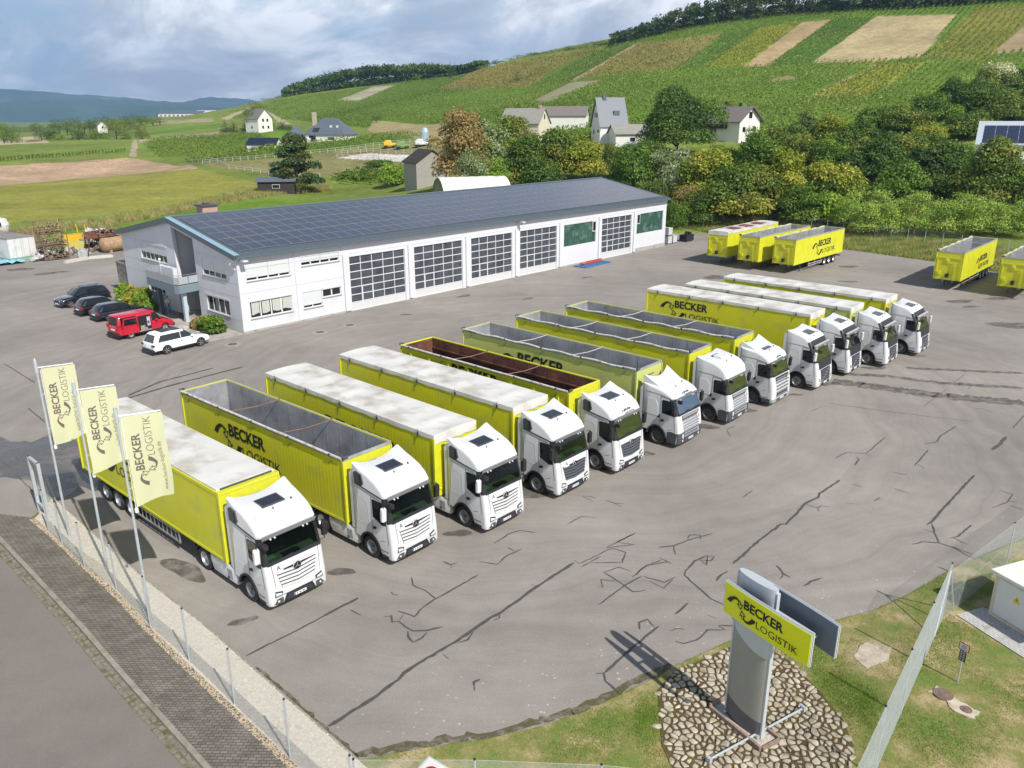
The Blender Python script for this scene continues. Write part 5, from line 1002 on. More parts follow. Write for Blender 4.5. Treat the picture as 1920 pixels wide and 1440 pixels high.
 out.append(('chassis', b.mesh('chassis', [DGREY, BLACKP], None), None))
 for s in (-1, 1):
  b = MB(); fm = 0 if dark != 'low' else 1
  if kind in 'AE': b.rext([(-2.30, .30), (-4.02, .30), (-4.20, .62), (-4.22, .92), (-2.30, .98)], .12, .04, [1, 1, 1, 1, 1], 2, mi=0)
  else: b.rext([(-2.30, .30), (-3.95, .30), (-4.05, .80), (-2.30, .92)], .12, .05, None, 2, mi=fm)
  b.v = [(v[0], v[1] + s * 1.10, v[2]) for v in b.v]
  yo = s * 1.222
  b.prism([(x, yo, z) for x, z in [(-3.7, .62), (-3.2, .86), (-4.0, .90), (-4.1, .7)]], (0, s * .012, 0), 2)
  for k in range(4): b.bb(-2.62 - k * .09, -2.66 - k * .09, min(yo, yo + s * .01), max(yo, yo + s * .01), .42, .82, 3)
  b.bb(-2.95, -2.85, min(yo, yo + s * .02), max(yo, yo + s * .02), .36, .48, 1)
  out.append(('side_fairing', b.mesh('side_fairing', [mat('fairing_white', (.66, .67, .68), .35, noise=.05), DGREY, mat('fairing_shade', (.55, .56, .57), .4, noise=.04), MGREY], 40), None))
  g = MB(); vs = []
  for a in np.radians(np.linspace(15, 165, 9)): vs += [(AXR - .60 * math.cos(a), s * .80, .5 + .6 * math.sin(a)), (AXR - .60 * math.cos(a), s * 1.24, .5 + .6 * math.sin(a)), (AXR - .60 * math.cos(a), s * 1.24, .44 + .6 * math.sin(a))]
  g.add(vs, [(3 * i + j, 3 * i + j + 1, 3 * i + j + 4, 3 * i + j + 3) for i in range(8) for j in range(2)]); out.append(('mudguard', g.mesh('mudguard', BLACKP), None))
 CABM[key] = out; return out
def tractor(loc, h, kind, dark, label, plate=None, roof_text=None, rimd=False):
 T = thing('truck_tractor', loc, h, label, 'truck', 'white truck tractors parked in a row'); par = {None: T}
 for nm, me, pn in cab_parts(kind, dark): par[nm] = obj(nm, me, par[pn] if pn else T) if nm not in ('x',) else None
 for s in (-1, 1): put_wheel(T, TWD if rimd else TWF, AXF, s * 1.06, .5, s); put_wheel(T, TW, AXR, s * 1.04, .5, s)
 prof = cab_profile(kind)[0]
 if plate == 'A': # waste transport sign: a letter on a white board
  z0 = 1.50 if kind == 'A' else 1.42; y0 = -.80 if kind == 'A' else .74; x0 = float(np.interp(z0 + .15, [p[1] for p in prof[:6]], [p[0] for p in prof[:6]])) + (.03 if kind == 'A' else .075)
  nz = Vector((1, 0, .12)).normalized(); up = Vector((-.12, 0, 1)).normalized(); M = frameM((x0, y0, z0), (0, 1, 0), up, nz)
  if kind == 'A': M = frameM((x0 + .005, y0 + (.15 if dark == 'darkgrille' else 0), z0 + .12), (0, 1, 0), up, nz)
  b = MB(); b.bb(-.12, .24, -.04, .26, -.01, .0); o = b.build('sign_board', mat('board_white', (.74, .75, .74), .5, noise=.02), T); o.matrix_local = M
  text_obj('lettering', 'A', .2, INK, o, Matrix.Translation((-.03, .02, .003)), bold=.005)
 if roof_text:
  i = cab_profile(kind)[2][0]; a, c = (Vector(prof[i + 2]), Vector(prof[i + 3])) if kind in 'ABD' else (Vector(prof[i + 1]), Vector(prof[i + 2]))
  if kind == 'E': a, c = Vector(prof[i + 1]), Vector(prof[i + 2]);
  if kind == 'C': a, c = Vector(prof[i + 2]), Vector(prof[i + 3]); a = Vector(prof[i + 1]).lerp(Vector(prof[i + 2]), .3); c = Vector(prof[i + 2])
  d = (c - a).normalized(); up = Vector((d.x, 0, d.y)); nz = Vector((d.y, 0, -d.x)); m = a.lerp(c, .45); M = frameM((m.x + nz.x * .012, -.13, m.y + nz.z * .012), (0, 1, 0), up, nz)
  logo(T, M, .10 if kind != 'A' else .11, INK if kind != 'E' else mat('white_lettering', (.7, .71, .72), .5, noise=.02))
 return T
HD = -0.733695
TR = [(-10.88, 26.89, .40), (-6.89, 30.00, 1.0), (-3.41, 32.40, -.40), (.04, 35.91, .01), (2.88, 38.35, -.6), (6.84, 41.95, -.08), (10.46, 45.40, .11), (13.95, 48.53, -.26), (20.84, 54.64, .07), (24.41, 56.48, .14), (28.26, 59.48, -.09)]
LN = [13.33, 13.2, 13.49, 13.6, 13.1, 13.55, 13.6, 13.45, 13.35, 13.5, 13.42]
def rowpos(i):
 x, y, dh = TR[i]; h = HD + math.radians(dh); lf = Vector((-math.sin(h), math.cos(h))); p = Vector((x, y)) + lf * 1.275; return (p.x, p.y, 0), h
TD = [('box', dict(logo_at=(-10.35, .62, 2.20 + .62, None)), 'yellow box trailer with a white tarpaulin roof beside the flagpoles'),
      ('open', dict(logo_at=(-8.9, .62, 2.72, None)), 'open yellow trailer with bare grey inside and two brown cross bars, second from the flagpoles'),
      ('tarp', dict(logo_at=(-8.2, 1.15, 1.9, None)), 'white covered yellow trailer with a large black swoosh at the rear'),
      ('tarp', dict(), 'white covered yellow trailer with brown streaked tarpaulin next to the rusty tipper'),
      ('rust', dict(logo_at=(-8.67, .75, 3.02, None), top=4.0), 'yellow steel tipper trailer with a dark rusty inside'),
      ('open', dict(logo_at=(-8.77, .75, 2.62, None), paint=YELOLD, tarpkind=1), 'open trailer with faded greenish yellow sides beside the rusty tipper'),
      ('open', dict(tarpkind=1), 'open yellow trailer with two pale cross bars, in front of the slack tarp trailer'),
      ('open', dict(logo_at=(-9.6, .7, 2.55, None), tarpkind=2), 'open yellow trailer with a slack white cover roll, next to the gap in the row'),
      ('tarp', dict(logo_at=(-10.81, .58, 2.92, None)), 'white covered yellow trailer showing its whole black lettering beside the gap in the row'),
      ('tarp', dict(paint=YELOLD), 'white covered trailer with pale yellow sides, second from the far end of the row'),
      ('tarp', dict(), 'white covered yellow trailer at the far end of the row')]
for i, (k_, kw, lb) in enumerate(TD):
 loc, h = rowpos(i); trailer('semi_trailer', loc, h, lb, k_, Lt=LN[i], group='yellow semi-trailers coupled in a row', **kw)
TC = [('A', 'white', 'A', None, False, 'white truck with white grille slats, beside the flagpoles'), ('A', 'white', 'A', None, False, 'white truck with white grille slats, pulling the open trailer with grey inside'), ('A', 'white', 'A', None, False, 'white truck with white grille slats, pulling the covered trailer with the large swoosh'),
      ('A', 'darkgrille', 'A', None, False, 'white truck with dark grille slats and a letter board left of its badge'), ('A', 'darkgrille', None, 1, False, 'white truck with dark grille and black lettering on its roof, pulling the rusty tipper'),
      ('B', 'low', 'A', 1, True, 'white truck with a grey slatted grille and low dark bumper, large curved roof wing'), ('C', 'low', 'A', 1, True, 'white truck with a tall domed roof and grey slatted grille'), ('D', 'grey', 'A', 1, True, 'white truck with steel grey grille and white bumper, next to the gap in the row'),
      ('E', 'volvo', None, 1, False, 'white truck with dark visor standing without a trailer'), ('E', 'volvo', None, 1, False, 'white truck with dark visor in front of the fully lettered trailer'), ('E', 'volvo', None, 1, False, 'white truck with dark visor, second from the far end of the row'), ('E', 'volvo', None, 1, False, 'white truck with red cloth on its dashboard at the far end of the row')]
for i, (k_, dk, pl, rt, rd_, lb) in enumerate(TC):
 if i == 8:
  h = HD; fr_ = Vector((20.75, 50.6, 0))
 else:
  j = i if i < 8 else i - 1; loc, h = rowpos(j); fr_ = Vector(loc) + Vector((math.cos(h), math.sin(h), 0)) * (2.83 if i not in (9,) else 3.0)
  fr_ += Vector((-math.sin(h), math.cos(h), 0)) * {0: -.02, 1: 0, 2: .28, 3: 0, 4: .35, 9: .15, 10: .25, 11: .05}.get(i, 0)
 t_ = tractor(tuple(fr_), h, k_, dk, lb, pl, rt, rd_)
 if i == 11: b = MB(); b.prism([(-.28, -.9, 1.98), (-.28, .3, 1.99), (-.6, .35, 2.06), (-.6, -.85, 2.06)], (0, 0, .12)); b.build('dashboard_cloth', mat('red_cloth', (.65, .06, .03), .8, noise=.15), t_)
# the parked trailers by the hedge
REDPATCH = mat('tarp_with_red_patches', (.74, .73, .72), .6, noise=.04, dirt=(.45, .10, .06), dscale=.32, dlo=.60, dhi=.62)
PK = [('tarp', (23.91, 98.0), 227.6, dict(barm=TARP), 'parked yellow trailer with red patches on its white cover, nearest the workshop'), ('open', (26.75, 94.64), 226.6, dict(tarpkind=1, logo_at=(None, .62, 2.6, -7.0)), 'parked open yellow trailer between two others near the workshop'),
      ('open', (30.16, 92.39), 226.4, dict(tarpkind=2, side='R', logo_at=(None, .72, 2.55, -6.1)), 'parked open yellow trailer with large lettering and visible wheels'), ('open', (43.97, 82.87), 227.8, dict(tarpkind=2, side='R', logo_at=(None, .6, 2.3, -6.8)), 'parked open yellow trailer standing alone near the hedge'),
      ('open', (48.44, 79.0), 227.4, dict(tarpkind=2, side='R'), 'parked open yellow trailer cut by the right edge of the picture')]
for k_, (x, y), hd, kw, lb in PK:
 h = R(hd); lf = Vector((-math.sin(h), math.cos(h))); p = Vector((x, y)) + lf * 1.275
 T = trailer('semi_trailer', (p.x, p.y, 0), h, lb, k_, Lt=13.4, group='yellow semi-trailers parked without a truck', front='ladder', stands=True, **kw)
 if k_ == 'tarp':
  b = MB()
  for x0, x1 in ((-4.6, -2.9), (-7.9, -6.1), (-11.2, -9.6)): b.prism([(x0, -.75, 4.11), (x1, -.7, 4.11), (x1 + .3, .75, 4.11), (x0 + .2, .8, 4.11)], (0, 0, .03))
  b.build('red_patch', mat('red_patch', (.22, .06, .04), .8, noise=.3, nscale=2), T)

# ================================================================== WORKSHOP (built in its own axes: x = u along the front, y = v to the back)
HB = 0.8230
WALLM = mat('white_render', (.585, .595, .63), .75, noise=.03, nscale=.6, dirt=(.49, .49, .50), dscale=.35, dlo=.58, dhi=.85)
FASC = mat('grey_blue_sheet', (.10, .13, .155), .45, .2, noise=.08); FASCL = mat('pale_blue_sheet', (.28, .42, .52), .4, .2, noise=.05)
FRAME = mat('light_grey_frame', (.62, .63, .64), .45, noise=.04); SHUT = mat('roller_shutter', (.58, .61, .61), .5, noise=.02)
WT = thing('workshop_hall', (-22.41, 65.07, 0), HB, 'long white workshop hall with large glazed gates and a solar roof', 'building')
Lb, Wb, ze, zr_ = 64.25, 22.3, 6.45, 8.52; vr = Wb / 2
holes = [(11.1, 17.65, .0, 5.06), (18.85, 25.4, .0, 5.06), (26.7, 33.05, .0, 5.06), (34.35, 40.8, .0, 5.06), (42.05, 48.4, 2.33, 5.02), (49.6, 56.0, .0, 5.05), (57.2, 63.55, 2.3, 5.02),
         (.75, 4.85, 4.30, 5.75), (6.03, 10.0, 4.88, 5.68), (.80, 4.82, 1.12, 2.55), (5.95, 7.9, 1.10, 2.55), (8.02, 9.99, 1.79, 2.52)]
def wall_with_holes(b, x0, x1, z0, z1, hs, place, mi=0):
 xs = sorted({x0, x1} | {h[0] for h in hs} | {h[1] for h in hs});
 for i in range(len(xs) - 1):
  a, c = xs[i], xs[i + 1]; mid = (a + c) / 2; cut = sorted([(h[2], h[3]) for h in hs if h[0] < mid < h[1]]); z = z0
  for (q0, q1) in cut:
   if q0 > z + 1e-4: place(b, a, c, z, q0)
   z = max(z, q1)
  if z1 > z + 1e-4: place(b, a, c, z, z1)
b = MB()
wall_with_holes(b, 0, Lb, 0, ze, holes, lambda b, a, c, z0, z1: b.bb(a, c, 0, .3, z0, z1, 0))
ghole = [(1.95, 5.95, 4.28, 5.76), (1.95, 5.85, 1.16, 2.5), (12.7, 18.15, 4.36, 5.86), (14.0, 17.4, 1.3, 2.3)]
def gz(v): return ze - .02 + (zr_ - ze) * (1 - abs(v - vr) / vr)
gx = sorted({.3, Wb - .3, vr, 7.2, 11.2} | {h[0] for h in ghole} | {h[1] for h in ghole})
for i in range(len(gx) - 1):
 a, c = gx[i], gx[i + 1]; mid = (a + c) / 2
 if 7.2 < mid < 11.2: b.prism([(0, a, min(gz(a), gz(c)) - .55), (0, c, min(gz(a), gz(c)) - .15 if False else gz(c) - .55), (0, c, gz(c)), (0, a, gz(a))], (.25, 0, 0), 0); continue
 cut = sorted([(h[2], h[3]) for h in ghole if h[0] < mid < h[1]]); z = 0
 for q0, q1 in cut: b.bb(0, .3, a, c, z, q0, 0); z = q1
 b.prism([(0, a, z), (0, c, z), (0, c, gz(c)), (0, a, gz(a))], (.3, 0, 0), 0)
b.prism([(Lb - .3, .3, 0), (Lb - .3, Wb - .3, 0), (Lb - .3, Wb - .3, gz(.3)), (Lb - .3, vr, gz(vr)), (Lb - .3, .3, gz(.3))], (.3, 0, 0), 0); b.bb(0, Lb, Wb - .3, Wb, 0, ze, 0)
# stair recess behind the balcony
b.bb(.3, 2.3, 7.0, 7.2, 0, 7.1, 0); b.bb(.3, 2.3, 11.2, 11.4, 0, 7.9, 0); b.bb(.3, 2.3, 7.2, 11.2, 2.85, 3.3, 0)
b.prism([(-.02, 10.75, 3.3), (-.02, 11.22, 3.3), (-.02, 11.22, 8.0), (-.02, 11.05, 8.0)], (.3, 0, 0), 0)
# piers between the gates and a plinth
for x in (10.35, 18.05, 25.85, 33.5, 41.2, 48.85, 56.45): b.bb(x - .02, x + .42 if x > 11 else x + .62, -.16, -.002, .14, 5.35, 0)
b.bb(.0, 10.3, -.04, -.003, .0, .16, 1); b.bb(41.0, 49.3, -.04, -.003, 0, .16, 1); b.bb(57, Lb, -.04, -.003, 0, .5, 1)
b.build('wall', [WALLM, CONC], WT)
b = MB() # panel joints
for x in (5.35, 10.25, 18.3, 26.1, 33.75, 41.45, 49.1, 56.7): b.bb(x - .012, x + .012, -.006, .0, 5.4, ze - .1)
b.bb(0, Lb, -.007, -.001, 5.34, 5.36); b.bb(0, 11, -.007, -.001, 3.32, 3.34); b.bb(5.34, 5.37, -.0075, -.0012, .2, 5.3)
for z in (1.0, 3.0, 4.1, 6.1): b.bb(-.006, 0, .1, 7.1, z, z + .02); b.bb(-.006, 0, 11.4, Wb, z, z + .02)
for v in (6.6, 12.2, 19.0): b.bb(-.007, -.001, v, v + .02, .2, 6.4)
b.build('panel_joints', mat('joint', (.34, .35, .38), .8, noise=.05), WT)
# roof
b = MB(); e = .35
def rz(v): return ze + .12 + (zr_ - ze + .0) * (1 - abs(v - vr) / vr)
for (v0, v1) in ((-.45, vr), (Wb + .45, vr)): b.prism([(-e, v0, rz(v0)), (Lb + .12, v0, rz(v0)), (Lb + .12, v1, rz(v1)), (-e, v1, rz(v1))], (0, 0, .12), 0)
b.bb(-.3, Lb + .1, -.62, -.47, ze - .12, ze + .10, 0)
for (v0, v1) in ((-.5, vr), (Wb + .5, vr)):
 b.prism([(-e - .06, v0, rz(v0) - .28), (-e - .06, v0, rz(v0) + .15), (-e - .06, v1, rz(v1) + .15), (-e - .06, v1, rz(v1) - .28)], (.055, 0, 0), 0)
b.prism([(-e - .07, -.5, rz(-.5) + .155), (-e + .45, -.5, rz(-.5) + .155), (-e + .45, vr, rz(vr) + .155), (-e - .07, vr, rz(vr) + .155)], (0, 0, .02), 1)
k = 0.0
while k < Lb: b.prism([(k, -.45, rz(-.45) + .12), (k + .04, -.45, rz(-.45) + .12), (k + .04, .55, rz(.55) + .12), (k, .55, rz(.55) + .12)], (0, 0, .03), 2); k += .35
b.tube([(-.2, vr, rz(vr) + .16), (Lb, vr, rz(vr) + .16)], .07, 6, 2)
rf = b.build('roof', [FASC, FASCL, mat('roof_sheet', (.13, .17, .19), .5, .2, noise=.1)], WT)
# parapet strip above the gates
b = MB(); b.bb(-.02, Lb + .02, -.05, -.002, ze - .14, ze - .02); b.bb(Lb, Lb + .05, -.05, Wb, ze - .9, ze + .05); b.build('eaves_trim', WALLM, WT)
PV = bpy.data.materials.new('solar_cells'); PV.use_nodes = True; t = PV.node_tree; bs = t.nodes['Principled BSDF']; bs.inputs['Roughness'].default_value = .22; bs.inputs['Specular IOR Level'].default_value = .65
tcn = nd(t, 'ShaderNodeTexCoord'); br = nd(t, 'ShaderNodeTexBrick'); br.offset = 0; t.links.new(tcn.outputs['Object'], br.inputs['Vector'])
for k_, v_ in (('Scale', 1), ('Mortar Size', .006), ('Brick Width', .16), ('Row Height', .16)): br.inputs[k_].default_value = v_
br.inputs['Color1'].default_value = (.024, .033, .062, 1); br.inputs['Color2'].default_value = (.028, .038, .070, 1); br.inputs['Mortar'].default_value = (.05, .06, .09, 1); t.links.new(br.outputs['Color'], bs.inputs['Base Color'])
PVF = mat('panel_frame', (.30, .28, .26), .5, .3, noise=.05)
pw, ph_ = 1.28, 1.66; sl = math.atan2(zr_ - ze, vr); p = MB(); p.bb(0, pw - .02, 0, ph_ - .02, 0, .03, 1); p.bb(.035, pw - .055, .035, ph_ - .055, .02, .034, 0); PVM = p.mesh('solar_panel', [PV, PVF]); rest = MB(); cnt = 0
SL = Matrix.Rotation(sl, 4, 'X')
for ci in range(49):
 for ri in range(6):
  u = .55 + ci * pw; v = .42 + ri * ph_ * math.cos(sl) + (.06 if ri >= 2 else 0) + (.06 if ri >= 4 else 0); z = rz(v) + .17
  if cnt < 96: o = obj('solar_panel', PVM, WT, (u, v, z), (sl, 0, 0)); cnt += 1
  else:
   M = Matrix.Translation((u, v, z)) @ SL
   for bx_, mi in (((0, pw - .02, 0, ph_ - .02, 0, .03), 1), ((.035, pw - .055, .035, ph_ - .055, .02, .034), 0)):
    x0, x1, y0, y1, z0, z1 = bx_; k = len(rest.v); rest.add([M @ Vector(c) for c in ((x0, y0, z1), (x1, y0, z1), (x1, y1, z1), (x0, y1, z1), (x0, y0, z0), (x1, y0, z0), (x1, y1, z0), (x0, y1, z0))], [(0, 1, 2, 3), (0, 4, 5, 1), (1, 5, 6, 2), (2, 6, 7, 3), (3, 7, 4, 0)], mi)
PV2 = PV
tag(rest.build('solar_panels', [PV2, PVF], WT, recalc=False), kind='stuff')
# glazed gates
def gate(x0, x1, z1, cols, rows, nm='gate', wicket=None):
 b = MB(); w = (x1 - x0); zb0 = .06; pz = .72; hz_ = (z1 - zb0 - pz) / rows
 b.bb(x0, x1, .10, .16, zb0 - .06, zb0 + .06, 0)
 for i in range(cols + 1): x = x0 + w * i / cols; b.bb(max(x0, x - .03), min(x1, x + .03), .10, .17, zb0, z1, 0)
 for j in range(rows + 1): z = zb0 + pz + hz_ * j; b.bb(x0, x1, .095, .165, z - .036, z + .036, 0)
 b.bb(x0, x1, .12, .15, zb0, zb0 + pz, 1)
 if wicket is not None:
  xa = x0 + w * wicket / cols; xb_ = x0 + w * (wicket + 1) / cols
  for x in (xa + .07, xb_ - .07): b.bb(x - .035, x + .035, .08, .12, .12, zb0 + pz + hz_ * 2, 0)
  b.bb(xa + .05, xb_ - .05, .08, .12, zb0 + pz + hz_ * 1.93, zb0 + pz + hz_ * 2.02, 0)
 G_ = b.build(nm, [FRAME, mat('gate_panel', (.55, .56, .57), .5, noise=.03)], WT)
 g = MB(); g.bb(x0 + .02, x1 - .02, .13, .14, zb0 + pz, z1 - .03); g.build('pane', acrylic('gate_glass', (.11, .12, .145), .5) if 'gate_glass' not in MATS else MATS['gate_glass'], G_); return G_
for (x0, x1, z1, wk) in ((11.1, 17.65, 5.06, 1), (18.85, 25.4, 5.06, 1), (26.7, 33.05, 5.06, 1), (34.35, 40.8, 5.06, 1), (49.6, 56.0, 5.05, 1)): gate(x0, x1, z1, 5, 6, wicket=wk)
GREEN = mat('green_corrugated_glazing', (.035, .085, .065), .25, noise=.35, nscale=.8, dirt=(.12, .20, .17), dscale=.9)
for (x0, x1, z0, z1) in ((42.05, 48.4, 2.33, 5.02), (57.2, 63.55, 2.3, 5.02)):
 b = MB(); n = 14
 for i in range(n): x = x0 + (x1 - x0) * i / n; b.prism([(x, .16, z0), (x + .23, .06, z0), (x + (x1 - x0) / n, .16, z0)], (0, 0, z1 - z0), 0)
 b.bb(x0, x1, .02, .2, z0, z0 + .07, 1); b.bb(x0, x1, .02, .2, z1 - .07, z1, 1); b.bb(x0, x0 + .07, .02, .2, z0, z1, 1); b.bb(x1 - .07, x1, .02, .2, z0, z1, 1)
 xx = x1 - .75 if x0 < 50 else x0 + .05; b.bb(xx, xx + .7, -.01, .05, z1 - 1.35, z1 - .08, 1); b.bb(xx + .08, xx + .62, -.02, -.008, z1 - 1.25, z1 - .16, 2)
 b.build('glazing', [GREEN, FRAME, DGLASS], WT)
def window(b_, axis, a0, a1, z0, z1, n, shut=0.0, curtain=False):
 """one window: frame, glass, sill, and a roller shutter covering part of it"""
 def B(mb, p0, p1, d0, d1, q0, q1, mi=0):
  if axis == 'x': mb.bb(p0, p1, d0, d1, q0, q1, mi)
  else: mb.bb(d0, d1, p0, p1, q0, q1, mi)
 f = MB()
 for i in range(n + 1): x = a0 + (a1 - a0) * i / n; B(f, max(a0, x - .06), min(a1, x + .06), .08, .16, z0, z1)
 B(f, a0, a1, .081, .161, z0, z0 + .07); B(f, a0, a1, .081, .161, z1 - .07, z1); W_ = f.build('window', FRAME, WT)
 g = MB(); B(g, a0 + .01, a1 - .01, .115, .125, z0 + .01, z1 - .01); g.build('pane', DGLASS, W_)
 s = MB(); B(s, a0 - .06, a1 + .06, -.07, .08, z0 - .08, z0 - .01); s.build('sill', mat('grey_sill', (.30, .30, .31), .6), W_)
 if shut:
  r = MB(); zs = z1 - (z1 - z0) * shut; m2 = max(1, n // 2)
  for i in range(m2): p0, p1 = a0 + (a1 - a0) * i / m2 + .02, a0 + (a1 - a0) * (i + 1) / m2 - .02; B(r, p0, p1, .02, .06, zs, z1)
  k = zs + .05
  while k < z1: B(r, a0 + .03, a1 - .03, .014, .021, k, k + .012, 1); k += .10
  r.build('shutter', [SHUT, mat('shutter_line', (.5, .52, .53), .6)], W_)
 r = MB(); B(r, a0 - .1, a1 + .1, -.03, .06, z1 - .005, z1 + .17); r.build('shutter_box', mat('shutter_box', (.55, .58, .62), .6) if axis == 'y' else WALLM, W_)
 if curtain:
  c = MB(); k = a0 + .1
  while k < a1 - .1:
   if abs(((k - a0) / (a1 - a0) * n) % 1 - .5) < .38: B(c, k, k + .06, .105, .112, z0 + .32 + .06 * math.sin(k * 5), z1 - .1)
   k += .09
  c.build('curtain', mat('net_curtain', (.62, .65, .58), .9), W_)
window(None, 'x', .75, 4.85, 4.30, 5.75, 4, .82); window(None, 'x', 6.03, 10.0, 4.88, 5.68, 4, .62); window(None, 'x', .80, 4.82, 1.12, 2.55, 4, .0, True); window(None, 'x', 5.95, 7.9, 1.10, 2.55, 2, .82); window(None, 'x', 8.02, 9.99, 1.79, 2.52, 2)
window(None, 'y', 1.95, 5.95, 4.28, 5.76, 4, .70); window(None, 'y', 1.95, 5.85, 1.16, 2.5, 4); window(None, 'y', 12.7, 18.15, 4.36, 5.86, 6, .55); window(None, 'y', 14.0, 17.4, 1.3, 2.3, 4)
# stair glazing and entrance
b = MB(); b.bb(2.25, 2.3, 7.2, 11.2, 3.3, 7.6, 0)
for v in (7.3, 8.2, 9.1, 10.1, 11.1): b.bb(2.2, 2.26, v - .05, v + .05, 3.3, 7.6, 1)
for z in (3.4, 5.1, 6.8): b.bb(2.19, 2.25, 7.2, 11.2, z, z + .1, 1)
b.bb(2.25, 2.3, 7.2, 11.2, 0.02, 2.85, 0); b.bb(2.18, 2.24, 8.0, 8.1, 0.02, 2.8, 1); b.bb(2.18, 2.24, 9.2, 9.3, .02, 2.8, 1)
b.build('stair_glazing', [DGLASS, MGREY], WT)
# balcony
pl = [(0, 7.0), (-1.95, 6.7), (-2.15, 7.2), (-1.95, 13.1), (-.05, 14.6), (-.005, 14.6)]
b = MB(); b.prism([(x, y, 2.72) for x, y in pl], (0, 0, .66), 0); b.prism([(x * .98 + -.0, 7.05 + (y - 7.05) * .985, 3.36) for x, y in pl], (0, 0, .04), 1); BAL = b.build('balcony', [mat('blue_grey_fascia', (.17, .23, .27), .6, noise=.06), CONC], WT)
b = MB(); r = MB(); ed = pl[:5]
for i in range(len(ed) - 1):
 a, c = Vector(ed[i]), Vector(ed[i + 1]); n_ = max(2, int((c - a).length / .98)); n_ = 1 if (c - a).length < .7 else n_; dd = (c - a)
 for k in range(n_):
  p0, p1 = a.lerp(c, (k + .05) / n_), a.lerp(c, (k + .95) / n_); mid = (p0 + p1) / 2; b.box((mid.x, mid.y, 3.82), ((p1 - p0).length, .02, .62), math.atan2(dd.y, dd.x)); r.tube([(*a.lerp(c, k / n_), 3.38), (*a.lerp(c, k / n_), 4.28)], .02, 6)
r.tube([(*q, 4.28) for q in ed], .024, 6); b.build('railing_panel', mat('opal_panel', (.36, .40, .44), .35, noise=.04), BAL); r.build('railing', SILVER, BAL)
b = MB(); b.bb(-1.0, -.6, 9.6, 12.6, 3.42, 4.45, 0); b.build('white_screen', WALLM, BAL)
for nm, (x, y), m_ in (('column', (-1.35, 7.3), mat('pale_column', (.42, .50, .54), .5)), ('column', (-1.45, 11.9), mat('dark_column', (.07, .09, .11), .5))): b = MB(); b.bb(x - .16, x + .16, y - .16, y + .16, 0, 2.72); b.build(nm, m_, WT)
b = MB(); b.tube([(-1.0, 12.0, 3.4), (-1.0, 12.0, 4.9)], .02, 6); b.lathe((-1.0, 12, 5.0), [(0, -.12), (.1, -.05), (.12, .02), (.08, .1), (0, .13)], 10); b.build('globe_lamp', mat('opal_globe', (.8, .8, .8), .4), WT)
# chimney, lamps, interior
b = MB(); b.bb(4.0, 5.5, 12.7, 13.9, 7.6, 9.25, 0); b.bb(3.85, 5.65, 12.55, 14.05, 9.25, 9.38, 1); b.bb(4.4, 4.9, 13.1, 13.5, 9.38, 9.55, 1)
BRK = mat('pink_brick', (.42, .26, .22), .9, noise=.18, nscale=6); b.build('chimney', [BRK, DGREY], WT)
b = MB(); b.bb(3.98, 4.0, 12.7, 13.9, 7.6, 9.2)
for x, s in ((.25, 1), (33.9, 1)):
 b = MB(); b.tube([(x, -.02, 5.7), (x, -.02, 6.1), (x, -.5, 6.15)], .03, 6, 0); b.bb(x - .12, x + .3, -.95, -.45, 6.08, 6.2, 0); b.build('wall_lamp', FRAME, WT)
b = MB(); b.bb(-.12, .0, .25, .6, 5.35, 5.6, 0); b.tube([(-.1, .3, 5.9), (-.5, .1, 5.95), (-.6, .0, 5.8)], .02, 5, 0); b.build('floodlight', FRAME, WT)
b = MB(); b.bb(.31, Lb - .31, .31, Wb - .31, .0, .03, 0); b.bb(11, 57, 12, 12.1, .03, 6.2, 1); b.bb(10.6, 10.8, .4, 12, .03, 6.2, 1); b.bb(56.6, 56.8, .4, 12, .03, 6.2, 1); b.bb(41.2, 41.4, .4, 12, .03, 6.2, 1)
b.build('interior', [mat('workshop_floor', (.42, .42, .42), .6, noise=.1), mat('workshop_wall', (.50, .54, .62), .8, noise=.1)], WT)
def tool(nm, lab, cat, x, y, fn):
 q = bl(x, y); T = MB(); fn(T); o = T.build(nm, TOOLM); o.location = (q.x, q.y, .03); o.rotation_euler = (0, 0, HB); return tag(o, lab, cat)
TOOLM = [mat('orange_paint', (.70, .24, .03), .5), mat('red_paint', (.55, .03, .03), .4), BLACKP, mat('blue_paint', (.04, .16, .45), .5), mat('pale_machine', (.55, .56, .55), .5)]
tool('lifting_frame', 'orange lifting frame behind the third workshop gate', 'workshop equipment', 27.6, 1.6, lambda T: (T.tube([(0, 0, .1), (.5, 0, 2.1), (1.0, 0, .1)], .07, 6, 0), T.bb(-.1, 1.1, -.3, .3, 0, .12, 0), T.bb(.2, .8, -.2, .2, 1.0, 1.3, 0)))
tool('air_compressor', 'red air compressor behind the third workshop gate', 'workshop equipment', 29.9, 1.8, lambda T: (T.tube([(-.6, 0, .6), (.6, 0, .6)], .4, 12, 1), T.bb(-.4, .3, -.25, .25, 1.0, 1.4, 1), T.bb(-.6, -.5, -.2, .2, 0, .3, 2), T.bb(.5, .6, -.2, .2, 0, .3, 2)))
tool('workbench', 'cluttered workbench behind the first workshop gate', 'workbench', 14.6, 1.9, lambda T: (T.bb(-1.2, 1.2, -.4, .4, .85, .93, 4), T.bb(-1.1, -1.0, -.35, .35, 0, .85, 2), T.bb(1.0, 1.1, -.35, .35, 0, .85, 2), T.bb(-.8, -.4, -.2, .2, .93, 1.3, 3), T.bb(.1, .5, -.2, .25, .93, 1.2, 4), T.bb(.7, .85, -.1, .1, .93, 1.4, 1)))
